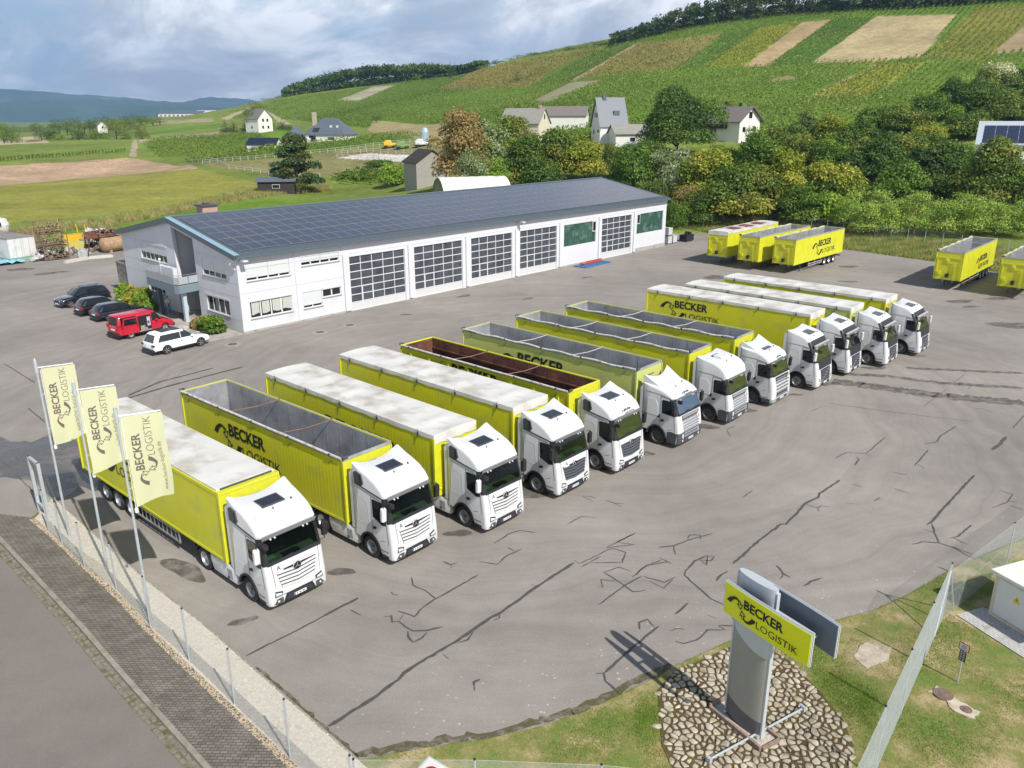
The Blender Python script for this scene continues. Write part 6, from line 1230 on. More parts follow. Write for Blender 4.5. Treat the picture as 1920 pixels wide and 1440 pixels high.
tool('covered_car', 'car under a blue sheet behind the gate at the far end', 'car', 51.2, 2.2, lambda T: (T.rext([(-2, .35), (2, .35), (2, .8), (1.2, .9), (.7, 1.45), (-1.1, 1.45), (-1.8, .95), (-2, .8)], .85, .15, None, 3, mi=3), T.lathe((1.3, -.86, .32), [(.32, -.1), (.32, .1), (0, .1)], 12, 'Y', 2), T.lathe((-1.3, -.86, .32), [(.32, -.1), (.32, .1), (0, .1)], 12, 'Y', 2)))
# side annex wall of concrete
q = bl(.6, Wb + 1.6); b = MB(); b.bb(-.5, 1.9, -1.5, 1.0, 0, 3.1); b.bb(-.56, 1.96, -1.56, 1.06, 3.1, 3.25); o = b.build('concrete_bunker', mat('stained_concrete', (.27, .25, .22), .95, noise=.2, nscale=2, bump=.4, dirt=(.12, .11, .09), dscale=.9, dlo=.45, dhi=.62), None, None, (q.x, q.y, 0), (0, 0, HB)); tag(o, 'stained concrete bunker against the left end of the workshop', 'bunker')
b = MB(); ap = [bl(-.1, -.05), bl(-3.2, -.2), bl(-3.6, 4.5), bl(-3.2, 9), bl(-.1, 9)]; b.prism([(v.x, v.y, .0) for v in ap], (0, 0, .05)); tag(b.build('concrete_path', mat('pale_concrete', (.38, .35, .31), .9, noise=.1, nscale=2, dirt=(.24, .21, .18), dscale=1.5)), kind='structure')
# manholes
MH = mat('cast_iron', (.13, .12, .11), .7, .3, noise=.2, nscale=10); mb = MB(); mb.lathe((0, 0, 0), [(.62, 0), (.60, .012), (.40, .014), (.39, .02), (.30, .022), (0, .022)], 28, 'Z', 0); mh = mb.mesh('manhole_cover', [mat('manhole_ring', (.30, .28, .25), .85, noise=.2, nscale=6)]); mi_ = MB(); mi_.lathe((0, 0, .016), [(.38, 0), (.37, .012), (.1, .014), (0, .014)], 24, 'Z', 0); mhl = mi_.mesh('lid', MH)
for px, py, lb in ((436, 646, 'round manhole cover nearest the white car'), (600, 623, 'round manhole cover between two others by the workshop wall'), (656, 610, 'round manhole cover farthest from the white car'), (1505, 768, None)):
 if lb is None: continue
 c = gp(px, py); o = obj('manhole_cover', mh, None, (c.x, c.y, .004)); tag(o, lb, 'manhole cover', 'manhole covers along the workshop'); obj('lid', mhl, o)
# ================================================================== CARS
TYC = wheel_meshes(.345, .24, False, SILVER)
def car(name, loc, h, label, L_, H_, W_, colr, kind='suv', glass=DGLASS, rimc=None, extra=None):
 T = thing(name, loc, h, label, 'car' if kind != 'van' else 'van', 'vehicles parked by the entrance'); hw = W_ / 2; r = .345 if kind != 'van' else .34; m_ = colr
 wb = L_ * (.60 if kind != 'van' else .615); xf = L_ / 2 - L_ * (.185); xr = xf - wb; x1 = L_ / 2; x0 = -L_ / 2; sh = H_ * (.60 if kind != 'van' else .56); gc = .20
 def arc(x): return [(x + (r + .06) * math.cos(a), r + (r + .07) * math.sin(a)) for a in np.radians([8, 40, 75, 105, 140, 172])]
 hoodz = sh - .02
 if kind == 'van': low = [(x0 + .06, .30)] + [(x0, .55), (x0 + .02, sh), (x0 + .05, sh + .04), (x1 - 1.25, sh + .04), (x1 - 1.0, sh - .02), (x1 - .25, sh - .16), (x1 - .04, sh - .36), (x1, .55), (x1 - .05, .28)]
 else: low = [(x0 + .12, .32), (x0, .55), (x0 + .03, sh * .88), (x0 + .12, sh + .02), (x1 - 1.5, sh + .03), (x1 - 1.2, sh - .01), (x1 - .35, sh - .12), (x1 - .08, sh - .26), (x1, .52), (x1 - .10, .26)]
 prof = low + [p for p in arc(xf)] + [p for p in arc(xr)]; w = [.6, 1, 1, .8, .5, .6, 1, 1.2, 1.2, .8] + [0] * 12
 b = MB(); b.rext(prof, hw, .23, w, 6, mi=0); b.v = [(v[0], v[1], v[2]) for v in b.v]
 body = b.build('body', [m_], T, smooth=35)
 # greenhouse
 tr = .23 if kind != 'van' else .14
 if kind == 'van': g = [(x0 + .06, sh + .02), (x0 + .14, H_ - .10), (x0 + .3, H_ - .01), (x1 - 1.95, H_), (x1 - 1.6, H_ - .06), (x1 - .98, sh + .02)]
 elif kind == 'hatch': g = [(x0 + .10, sh + .0), (x0 + .45, H_ - .18), (x0 + .7, H_ - .04), (x0 + 1.6, H_), (x1 - 2.0, H_ - .04), (x1 - 1.22, sh + .01)]
 else: g = [(x0 + .10, sh + .0), (x0 + .38, H_ - .14), (x0 + .6, H_ - .03), (x0 + 1.7, H_), (x1 - 2.1, H_ - .05), (x1 - 1.3, sh + .01)]
 def taper(x, y, z): return z
 b = MB(); n0 = 0; b.rext(g, hw - .05, .2, [.3, .8, 1, 1, .8, .3], 5, mfun=lambda i, a, c: 0 if i in (1, 2, 3) else (1 if max(abs(a), abs(c)) < hw - .2 or i == 4 else 0))
 b.v = [(v[0], v[1] * (1 - tr * max(0, (v[2] - sh) / (H_ - sh))), v[2]) for v in b.v]
 b.build('greenhouse', [m_, glass], T, smooth=35)
 def yat(z): return (hw - .05) * (1 - tr * max(0, (z - sh) / (H_ - sh)))
 # side glass
 zlo, zhi = sh + .05, H_ - .16
 spans = [(g[0][0] + .32, (x0 + x1) / 2 - .12), ((x0 + x1) / 2 - .07, g[-1][0] - .12)] if kind != 'van' else [(x0 + .3, x0 + 1.65), (x0 + 1.75, x0 + 3.0), (x1 - 1.95, x1 - 1.2)]
 for s in (-1, 1):
  for k, (a, c) in enumerate(spans):
   ra = a + (.28 if k == 0 and kind != 'van' else .0); rc = c - (.55 if k == len(spans) - 1 and kind != 'van' else .35 if k == len(spans) - 1 else 0)
   if extra == 'open' and s == -1 and k == 1: continue
   q = MB(); q.prism([(a, s * (yat(zlo) - .0), zlo), (c, s * (yat(zlo)), zlo), (rc, s * yat(zhi), zhi), (ra, s * yat(zhi), zhi)], (0, s * .012, 0)); q.build('side_window', glass, T)
 # details
 for s in (-1, 1):
  q = MB(); q.rext([(xf - .85, sh + .02), (xf - .62, sh + .04), (xf - .64, sh + .18), (xf - .84, sh + .17)], .09, .03, None, 2, mi=0); q.v = [(v[0], v[1] + s * (hw + .07), v[2]) for v in q.v]; q.build('mirror', [m_], T)
  q = MB(); q.prism([(x1 - .10, s * (hw - .42), .62), (x1 - .06, s * (hw - .42), .76), (x1 - .22, s * (hw - .12), .82), (x1 - .26, s * (hw - .10), .68)], (.05, 0, 0)); q.build('headlight', LENS, T)
  q = MB(); zt = .75 if kind != 'van' else .9; q.bb(x0 - .01, x0 + .12, s * (hw - .36) if s > 0 else -(hw - .05), s * (hw - .05) if s > 0 else -(hw - .36), zt, zt + (.13 if kind != 'van' else .35)); q.build('tail_light', REDL if colr is not CW else mat('smoked_red_lens', (.10, .012, .02), .2), T)
  for x in (xf, xr):
   wv = obj('wheel', TYC[0], T, (x, s * (hw - .13), .345), (0, 0, 0 if s > 0 else PI)); obj('rim', rimc or TYC[1], wv)
  q = MB(); q.tube([(xr + .5, s * (hw + .0), .33), (xf - .5, s * (hw + .0), .33)], .045, 6); q.build('sill_trim', BLACKP, T)
  q = MB()
  for x in (xf - .7, (x0 + x1) / 2 - .12, xr + .42): q.tube([(x, s * (hw + .002), .42), (x, s * (hw + .002), sh - .02)], .007, 4)
  q.bb(xf - 1.7, xf - 1.52, s * (hw + .01) - .012, s * (hw + .01) + .012, sh - .16, sh - .13); q.build('door_seams', mat('seam', (.05, .05, .055), .6), T)
 q = MB(); q.bb(x1 - .06, x1 + .01, -.45, .45, .52, .70, 0); q.bb(x1 - .04, x1 + .02, -.26, .26, .38, .48, 1); q.bb(x0 - .03, x0 + .04, -.26, .26, .58 if kind != 'van' else .75, .69 if kind != 'van' else .86, 1); q.bb(x0 - .04, x0 + .1, -hw + .15, hw - .15, .30, .46, 0); q.build('number_plate', [BLACKP, mat('plate_white', (.75, .75, .73), .5)], T)
 if kind == 'suv' :
  q = MB(); q.bb(x0 + 1.0, x0 + 2.5, -.48, .48, H_ - .005, H_ + .012); q.build('sunroof', DGLASS, T)
 return T
def crim(c, dark=(.02, .02, .02)):
 b = MB(); r, w = .345, .24; b.lathe((0, 0, 0), [(0, .20 * w), (.56, .05 * w), (.60, .44 * w), (.66, .44 * w), (.66, -.4 * w)], 24, 'Y', 1); b.v = [(v[0] * (r if True else 1), v[1], v[2] * r) for v in b.v]
 b2 = MB();
 for k in range(5):
  for o_ in (-.13, .13):
   a = 2 * PI * k / 5 + o_; a2 = 2 * PI * k / 5; u = Vector((math.cos(a), 0, math.sin(a))); u0 = Vector((math.cos(a2), 0, math.sin(a2))); v = Vector((-u.z, 0, u.x)) * .014; b.prism([u0 * .04 - v + Vector((0, .3 * w, 0)), u0 * .04 + v + Vector((0, .3 * w, 0)), u * .21 + v + Vector((0, .4 * w, 0)), u * .21 - v + Vector((0, .4 * w, 0))], (0, .02, 0), 0)
 b.lathe((0, 0, 0), [(.62 * r, .40 * w), (.67 * r, .46 * w), (.67 * r, .3 * w)], 24, 'Y', 0); return b.mesh('rim', [c, mat('rim_well', dark, .7)])
def axpos(rx, ry, fx_, fy_, side_off): return None
def place_car(name, rear, h, L_, W_, **k):
 """rear = ground point under the visible (right) rear tyre"""
 wb = L_ * .60 if k.get('kind') != 'van' else L_ * .615; xf = L_ / 2 - L_ * .185; xr = xf - wb; fd = Vector((math.cos(h), math.sin(h))); lf = Vector((-fd.y, fd.x)); p = Vector(rear) - fd * xr + lf * (W_ / 2 - .13) * k.pop('side', 1); return car(name, (p.x, p.y, .006), h, L_=L_, W_=W_, **k)
CW = mat('car_white', (.78, .79, .80), .2, noise=.01, coat=.8); CD1 = mat('car_dark_blue', (.012, .017, .03), .22, noise=.05, coat=.8); CD2 = mat('car_black', (.010, .012, .016), .22, noise=.05, coat=.8); CR_ = mat('car_red', (.48, .012, .035), .28, noise=.02, coat=.6)
CAR_G = glass_mat('car_glass', (.10, .12, .13))
place_car('parked_car', (-26.41, 59.07), R(52.2), 4.75, 1.9, kind='suv', H_=1.66, colr=CW, label='white estate car with black roof glass parked beside the red van', rimc=crim(SILVER))
VAN = place_car('parked_van', (-31.24, 63.68), R(53.5), 4.9, 1.9, kind='van', H_=1.95, colr=CR_, label='red van with its sliding door open beside the entrance', extra='open')
# open doorway of the van: flat black plate painted as the shade inside, sliding door pushed back along the side
b = MB(); b.bb(-.72, .36, -.962, -.952, .50, 1.72, 0); b.bb(-.70, .34, -.97, -.962, .42, .50, 1); b.build('door_opening', [mat('hold_shade', (.012, .012, .013), .9), ALU], VAN)
b = MB(); b.rext([(-2.12, .42), (-.80, .42), (-.80, 1.12), (-.84, 1.74), (-2.02, 1.74), (-2.12, 1.12)], .03, .02, None, 2, mi=0); b.v = [(v[0], v[1] - 1.02, v[2]) for v in b.v]; b.prism([(-2.02, -1.056, 1.16), (-.90, -1.056, 1.16), (-.93, -1.056, 1.66), (-1.95, -1.056, 1.66)], (0, -.008, 0), 1); b.tube([(-2.3, -.985, 1.10), (-.8, -.985, 1.10)], .015, 4, 2); b.bb(-.92, -.86, -1.07, -1.05, .95, 1.1, 2); b.build('sliding_door', [CR_, DGLASS, BLACKP], VAN)
b = MB(); b.bb(.0, .28, -.995, -.965, .8, 1.55, 0); b.bb(.02, .2, -1.0, -.97, 1.0, 1.2, 1); b.bb(-.6, -.2, -.985, -.965, .52, .9, 2); b.bb(-.3, .0, -.99, -.966, .5, .7, 3); b.build('cargo', [mat('grey_jacket', (.4, .4, .45), .9, noise=.3, nscale=8), mat('violet_bag', (.10, .05, .2), .9), mat('khaki_box', (.28, .26, .18), .9, noise=.2), MGREY], VAN)
b = MB(); b.bb(.6, 1.1, -.4, .4, 1.945, 1.965); b.build('roof_hatch', BLACKP, VAN)
for s in (-1, 1):
 pass
b = MB(); b.rext([(2.3, .28), (2.49, .35), (2.5, .58), (2.3, .6)], .93, .1, None, 3, mi=0); b.rext([(-2.49, .28), (-2.3, .25), (-2.3, .55), (-2.5, .55)], .93, .08, None, 3, mi=0); b.build('bumper', BLACKP, VAN)
h1 = R(231); fd = Vector((math.cos(h1), math.sin(h1))); lf = Vector((-fd.y, fd.x));
p = Vector((-42.02, 74.92)) - fd * (4.8 / 2 - 4.8 * .185) - lf * (.95 - .13); car('parked_car', (p.x, p.y, .006), h1, 'dark blue estate car with its nose away from the workshop, farthest from the red van', 4.8, 1.70, 1.9, CD1, 'suv', rimc=crim(SILVER))
place_car('parked_car', (-38.35, 71.65), R(50.5), 4.35, 1.8, kind='hatch', H_=1.56, colr=CD2, label='black compact car with bright rims between two dark cars', rimc=crim(mat('bright_rim', (.7, .7, .71), .3, .3)))
place_car('parked_car', (-35.82, 69.61), R(50.5), 4.55, 1.8, kind='hatch', H_=1.48, colr=CD1, label='dark estate car parked right behind the red van', rimc=crim(SILVER))
# ================================================================== PERSON by the entrance
def skin(name, joints, edges, mats_, parent, loc, rot=None, sub=2):
 me = bpy.data.meshes.new(name); me.from_pydata([j[0] for j in joints], edges, []); o = bpy.data.objects.new(name, me); COL.objects.link(o)
 m_ = o.modifiers.new('s', 'SKIN'); m_.use_smooth_shade = True; s_ = o.modifiers.new('d', 'SUBSURF'); s_.levels = sub; s_.render_levels = sub
 for v, j in zip(me.skin_vertices[0].data, joints): v.radius = j[1] if isinstance(j[1], tuple) else (j[1], j[1])
 me.skin_vertices[0].data[0].use_root = True
 dg = bpy.context.evaluated_depsgraph_get(); m2 = bpy.data.meshes.new_from_object(o.evaluated_get(dg)); bpy.data.objects.remove(o); m2.name = name; m2.materials.clear()
 for q in mats_: m2.materials.append(q)
 return obj(name, m2, parent, loc, rot)
SK = mat('skin', (.50, .30, .21), .6, noise=.05); SHIRT = mat('white_shirt', (.70, .66, .66), .85, noise=.05); JEAN = mat('blue_jeans', (.10, .20, .36), .9, noise=.15); HAIR = mat('dark_hair', (.03, .02, .015), .7); SHOE = mat('pale_shoes', (.55, .52, .48), .7)
pp = (-31.47, 72.07, .0)
J = [((0, 0, .93), (.15, .105)), ((0, 0, 1.10), (.145, .10)), ((0, 0, 1.30), (.175, .11)), ((0, 0, 1.43), (.14, .09)), ((0, .01, 1.50), .052), ((.0, .015, 1.57), (.062, .07)), ((.0, .02, 1.66), (.078, .095)), ((0, .015, 1.73), (.062, .075)),
     ((.10, 0, .86), .088), ((.11, .02, .50), .062), ((.12, -.02, .12), .042), ((.12, .02, .05), .042), ((.13, .15, .035), .038), ((-.10, 0, .86), .088), ((-.13, .05, .50), .062), ((-.15, .03, .12), .042), ((-.15, .07, .05), .042), ((-.17, .20, .035), .038),
     ((.20, 0, 1.40), .062), ((.25, -.03, 1.14), .046), ((.22, .14, .98), .036), ((.19, .21, .96), .028), ((-.20, 0, 1.40), .062), ((-.25, -.02, 1.14), .046), ((-.23, .12, .94), .036), ((-.21, .19, .90), .028)]
E_ = [(0, 1), (1, 2), (2, 3), (3, 4), (4, 5), (5, 6), (6, 7), (0, 8), (8, 9), (9, 10), (10, 11), (11, 12), (0, 13), (13, 14), (14, 15), (15, 16), (16, 17), (3, 18), (18, 19), (19, 20), (20, 21), (3, 22), (22, 23), (23, 24), (24, 25)]
for s, h0 in ((1, (.19, .21, .96)), (-1, (-.21, .19, .90))):
 base = 21 if s == 1 else 25
 for k in range(5):
  ox = (k - 1.5) * .018 if k < 4 else -s * .035; n0 = len(J); J.append(((h0[0] + ox, h0[1] + .045, h0[2] - .015 - .005 * k), .011)); J.append(((h0[0] + ox, h0[1] + .075 - .01 * (k == 4), h0[2] - .045), .009)); E_ += [(base, n0), (n0, n0 + 1)]
PER = skin('person', J, E_, [SHIRT, JEAN, SK, SHOE, HAIR], None, pp, (0, 0, R(-120)))
for pg in PER.data.polygons:
 c = pg.center; z = c.z
 pg.material_index = 3 if z < .09 else 1 if z < .96 and abs(c.x) < .19 and not (z > .80 and c.y > .1) else 2 if (z < 1.12 or z > 1.47) else 0
 if z > 1.68 or (z > 1.60 and c.y < .0): pg.material_index = 4
tag(PER, 'standing person in a white shirt and blue jeans in front of the entrance', 'person')
b = MB() # face: brow, eyes, nose, mouth, ears
b.prism([(-.012, .085, 1.66), (.012, .085, 1.66), (0, .125, 1.635)], (0, 0, -.02), 0)
for s in (-1, 1): b.lathe((s * .03, .088, 1.665), [(0, -.006), (.009, 0), (0, .012)], 8, 'Y', 1); b.lathe((s * .078, .02, 1.65), [(0, -.03), (.02, 0), (0, .03)], 6, 'Z', 0)
b.bb(-.022, .022, .082, .094, 1.600, 1.607, 2); b.build('face', [SK, HAIR, mat('lips', (.35, .12, .10), .6)], PER)
# ================================================================== FLAGS, SIGN, FENCES
def flagpole(x, y, hgt_, label, ph=0.0, seed=0):
 T = thing('flagpole', (x, y, .08), 0, label, 'flagpole', 'flagpoles with company flags'); b = MB(); b.tube([(0, 0, 0), (0, 0, hgt_ * .5)], .055, 10, 0, r2=.047); b.tube([(0, 0, hgt_ * .5), (0, 0, hgt_ - .1)], .043, 10, 0, r2=.036); b.tube([(0, 0, hgt_ - .62), (0, 0, hgt_ - .12)], .065, 10, 0); b.lathe((0, 0, hgt_ - .1), [(.05, 0), (.03, .06), (.0, .1)], 10, 'Z', 0); b.tube([(0, 0, .9), (0, 0, 1.0)], .07, 8, 0); b.tube([(0, 0, 3.2), (0, 0, 3.28)], .052, 8, 0); b.build('pole', GALV, T)
 dr = Vector((math.cos(R(16)), math.sin(R(16)), 0)); up = Vector((0, 0, 1)); nz = Vector((dr.y, -dr.x, 0)); wd, ht = 1.24, 3.3; z1 = hgt_ - .42
 b = MB(); b.tube([(0, 0, z1 + .02), tuple(dr * (wd + .12) + up * (z1 + .10))], .022, 6); b.tube([tuple(dr * .13 + up * (z1 - .1)), tuple(dr * .13 + up * (z1 - ht))], .012, 4); b.lathe(tuple(dr * .14 + up * (z1 - ht - .12)), [(0, -.14), (.06, -.08), (.06, .05), (0, .12)], 8, 'Z', 0)
 for k in (.35, .8): b.tube([(0, 0, z1 - ht * k), tuple(dr * .14 + up * (z1 - ht * k + .08))], .008, 4)
 b.build('flag_arm', mat('white_arm', (.75, .76, .77), .4), T)
 def bend(u, v): # u across from the pole, v down
  uu = u / wd; vv = v / ht; am = .10 * uu * (.3 + vv); off = 1.3 * am * math.sin(u * 4.6 + v * 1.7 + ph) + .16 * vv * vv * math.sin(2.2 * uu + ph)
  low = .42 * max(0, uu - .55) ** 1.3 * max(0, vv - .8) * 5 * .3; lift_ = .10 * uu;
  return dr * (.16 + u * (1 + .04 * vv * math.sin(v * 2 + ph))) + nz * off + up * (z1 + lift_ * .85 - v - 0 + low - .03)
 n1, n2 = 16, 34; vs = [bend(wd * i / n1, ht * j / n2 * (1 - .08 * (i / n1) * 1.0)) for i in range(n1 + 1) for j in range(n2 + 1)]; b = MB(); b.add(vs, [(i * (n2 + 1) + j, (i + 1) * (n2 + 1) + j, (i + 1) * (n2 + 1) + j + 1, i * (n2 + 1) + j + 1) for i in range(n1) for j in range(n2)])
 fl = b.build('flag', FLAGM, T, smooth=60)
 tmp = bpy.data.objects.new('x', None)
 # lettering and swoosh printed along the flag, reading upwards: a flat print bent with the cloth
 def pr(s_, size, u0, v0, bold, m_, sx=1):
  k = text_obj('lettering', s_, size, m_, fl, Matrix.Identity(4), bold=bold, extrude=.0, sx=sx); me = k.data.copy(); k.data = me; k.matrix_local = Matrix.Identity(4)
  for v in me.vertices: a, c = v.co.x, v.co.y; q = bend(u0 - c, v0 - a); v.co = q + nz * .012
 pr('BECKER', .28, .44, 1.98, .03, FINK, .98); pr('LOGISTIK', .265, .84, 1.50, -.012, FINK2, .92); pr('www.becker-logistik.de', .14, 1.06, 2.86, -.004, FINK2, 1.0)
 sw = logo_swoosh().mesh('swoosh', FINK);
 for v in sw.vertices: a, c, d = v.co.x * .28, v.co.y * .28, v.co.z; q = bend(.44 - c, 1.98 - a); v.co = q + nz * (.012 + d * .1)
 obj('swoosh', sw, fl); return T
FLAGM = bpy.data.materials.new('flag_cloth'); FLAGM.use_nodes = True; t = FLAGM.node_tree; t.nodes.clear(); d_ = nd(t, 'ShaderNodeBsdfDiffuse'); d_.inputs[0].default_value = (.80, .80, .52, 1); tr = nd(t, 'ShaderNodeBsdfTranslucent'); tr.inputs[0].default_value = (.82, .82, .46, 1); mx = nd(t, 'ShaderNodeMixShader'); mx.inputs[0].default_value = .45
t.links.new(d_.outputs[0], mx.inputs[1]); t.links.new(tr.outputs[0], mx.inputs[2]); o_ = nd(t, 'ShaderNodeOutputMaterial'); t.links.new(mx.outputs[0], o_.inputs[0]); MATS['flag_cloth'] = FLAGM
FINK = mat('faded_print', (.14, .10, .09), .8); FINK2 = mat('thin_print', (.22, .19, .14), .8)
for (x, y, hh, lb, ph) in ((-19.11, 30.79, 8.0, 'flagpole with a pale yellow company flag, farthest from the box trailer', .5), (-16.13, 28.0, 8.0, 'flagpole with a pale yellow company flag, standing between the two others', 1.9), (-13.02, 24.71, 8.2, 'flagpole with a pale yellow company flag in front of the box trailer roof', 3.2)): flagpole(x, y, hh, lb, ph)
WIRE = mat('galvanised_wire', (.42, .46, .46), .6, noise=.1)
def netting(p0, p1, z0, z1, pitch=.055, wr=.0016, M=None):
 """diamond wire netting between two ground points: two sets of straight wires"""
 p0, p1 = Vector(p0), Vector(p1); d = p1 - p0; ln = d.length; d = d.normalized(); hh = z1 - z0; vs = []; fs = []; nrm = Vector((-d.y, d.x)) * wr
 k = -hh
 st = pitch * 1.0
 while k < ln:
  for s in (1, -1):
   a, c = (k, k + hh) if s == 1 else (k + hh, k)
 # clip to 0..ln
   A, Cc = Vector((a, z0)), Vector((c, z1));
   lo, hi = 0.0, 1.0
   if s == 1:
    if a < 0: lo = -a / hh
    if c > ln: hi = (ln - a) / hh
   else:
    if c < 0: hi = a / hh
    if a > ln: lo = (a - ln) / hh
   if hi <= lo: continue
   q0, q1 = A.lerp(Cc, lo), A.lerp(Cc, hi); n = len(vs)
   for q in (q0, q1):
    c3 = p0 + d * q.x; vs += [(c3.x + nrm.x, c3.y + nrm.y, q.y), (c3.x - nrm.x, c3.y - nrm.y, q.y), (c3.x, c3.y, q.y + wr * 1.8)]
   fs += [(n, n + 1, n + 4, n + 3), (n + 1, n + 2, n + 5, n + 4), (n + 2, n, n + 3, n + 5)]
  k += st * 1.2
 return vs, fs
def wire_fence(name, pts, zt, label, posts, group=None, zb=.1, pitch=.055, wr=.0016, postr=.028, cat='fence', tops=True, posth=None):
 T = thing(name, (*pts[0], 0), 0, label, cat, group); o0 = Vector(pts[0]); b = MB()
 for i in range(len(pts) - 1):
  vs, fs = netting(Vector(pts[i]) - o0, Vector(pts[i + 1]) - o0, zb, zt, pitch, wr); b.add(vs, fs)
  a, c = Vector(pts[i]) - o0, Vector(pts[i + 1]) - o0
  for z in (zb, (zb + zt) / 2, zt): b.tube([(a.x, a.y, z), (c.x, c.y, z)], wr * 1.8, 3)
 b.build('netting', WIRE, T, recalc=False)
 for q in posts:
  q = Vector(q[:2]) - o0; p = MB(); p.tube([(q.x, q.y, 0), (q.x, q.y, posth or zt + .04)], postr, 8, 0); p.lathe((q.x, q.y, posth or zt + .04), [(postr * 1.15, -.03), (postr * 1.1, .01), (0, .025)], 8, 'Z', 1); p.build('post', [GALV, BLACKP], T)
 return T
fpx = [(118, 1025), (160, 1068), (220, 1110), (283, 1178), (356, 1243), (441, 1325), (545, 1426)]; FP = [G2(*q) for q in fpx]; FP = [FP[0] + (FP[0] - FP[-1]).normalized() * 1.6] + FP + [FP[-1] + (FP[-1] - FP[0]).normalized() * 3]
for q in FP: pass
LF = wire_fence('wire_fence', [tuple(q) for q in FP], 2.08, 'wire netting fence on galvanised posts between pavement and flagpoles', FP, wr=.0014)
gpz = [Vector((-21.73, 33.17)), Vector((-20.89, 32.4))]
T = thing('gate_post', (*gpz[0], 0), 0, 'galvanised double gate post frame at the end of the wire fence', 'gate post'); b = MB(); d_ = gpz[1] - gpz[0]
for q in (Vector((0, 0)), d_): b.box((q.x, q.y, 1.4), (.13, .13, 2.8), math.atan2(d_.y, d_.x))
b.box((d_.x / 2, d_.y / 2, 2.75), (d_.length + .12, .12, .10), math.atan2(d_.y, d_.x)); b.box((d_.x / 2, d_.y / 2, .5), (d_.length, .1, .1), math.atan2(d_.y, d_.x)); b.build('frame', GALV, T)
# fence on the right
c0 = Vector((15.37, 24.59)); c1 = G2(1649, 1431); dl = (c1 - c0).normalized(); rts = [c0 + dl * 3.0 * k for k in range(5)]
RF = wire_fence('wire_fence', [tuple(q) for q in rts], 2.35, 'sagging wire netting fence running down the grass beside the pylon sign', rts, zb=.05, wr=.0016, pitch=.05)
b = MB(); o0 = Vector((0, 0)); b.tube([(0, 0, 2.1), (.75, .62, .05)], .024, 8); b.tube([(0, 0, 2.1), (dl.x * 1.2, dl.y * 1.2, .05)], .024, 8); b.build('brace', GALV, RF)
rt2 = [c0, Vector((19.75, 28.15)), Vector((24.4, 31.9)), Vector((29, 35.5))]
wire_fence('wire_fence', [tuple(q) for q in rt2], 2.0, 'wire netting fence between the yard and the small transformer house', rt2[1:], zb=.08, wr=.0016)
bt = [Vector((-4.0, 16.09)), Vector((-0.96, 16.08)), Vector((2.2, 15.9)), Vector((5.2, 15.5))]
wire_fence('wire_fence', [tuple(q) for q in bt], 1.93, 'wire netting fence whose top edge shows along the bottom of the picture', bt, zb=.05, wr=.0022)
T = thing('road_sign', (-1.98, 15.5, 0), 0, 'white sign with a red round symbol seen from above at the bottom edge', 'road sign'); b = MB(); b.tube([(0, .04, 0), (0, .04, 2.5)], .03, 8, 0); b.build('post', GALV, T)
b = MB(); M = Matrix.Rotation(R(38), 4, 'Y'); b.box((0, -.0, 2.17), (.62, .02, .62), M=M, mi=0); b.box((0, -.014, 2.17), (.54, .012, .54), M=M, mi=1); b.lathe((0, -.022, 2.12), [(.2, 0), (.2, -.004), (0, -.004)], 20, 'Y', 2); b.build('sign_plate', [mat('sign_rim', (.45, .50, .48), .5), WHITE, REDL], T)
# pylon sign
PSL = (6.85, 19.42, .02); hp = R(-58.5) # +x along the blade, +y to the yard side, -y to the road side
T = thing('pylon_sign', PSL, hp, 'yellow and black company sign on a grey lens-shaped pylon in the cobbles', 'sign')
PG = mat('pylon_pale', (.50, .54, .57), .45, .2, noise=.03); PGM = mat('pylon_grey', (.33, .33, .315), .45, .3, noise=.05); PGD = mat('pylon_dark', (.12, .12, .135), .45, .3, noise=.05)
def lens(z0, z1, m_, nm, zc=0.0, zd=0.0, hl=.68, ht=.17):
 n = 14; pts = [(hl * math.cos(PI * k / n), -ht * (math.sin(PI * k / n)) ** .8 if k not in (0, n) else -.03) for k in range(n + 1)] + [(-hl * math.cos(PI * k / n), ht * (math.sin(PI * k / n)) ** .8 if k not in (0, n) else .03) for k in range(n + 1)]
 b = MB(); vs = []; fu = lambda x, z, c: z + c * (1 - ((x + .68) / 1.36)) ** 1.0 - c * .5 - .22 * c * math.sin(PI * (x + .68) / 1.36) * 1.2
 vs = [(x, y, fu(x, z0, zc)) for x, y in pts] + [(x, y, fu(x, z1, zd)) for x, y in pts]; m = len(pts); b.add(vs, [tuple(range(m))[::-1], tuple(range(m, 2 * m))] + [(i, (i + 1) % m, (i + 1) % m + m, i + m) for i in range(m)]); return b.build(nm, m_, T, smooth=50)
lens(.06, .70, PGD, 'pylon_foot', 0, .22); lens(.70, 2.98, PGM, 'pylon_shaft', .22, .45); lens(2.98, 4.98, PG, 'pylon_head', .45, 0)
b = MB()
for s in (-1, 1): b.bb(s * .69 - .03, s * .69 + .03, -.06, .06, .06, 4.9, 0); b.bb(s * .62 - .16, s * .62 + .16, -.2, .2, .0, .05, 1); b.bb(s * .62 - .05, s * .62 + .05, -.16, .16, .05, .16, 1)
b.build('pylon_edge', [PG, GALV], T)
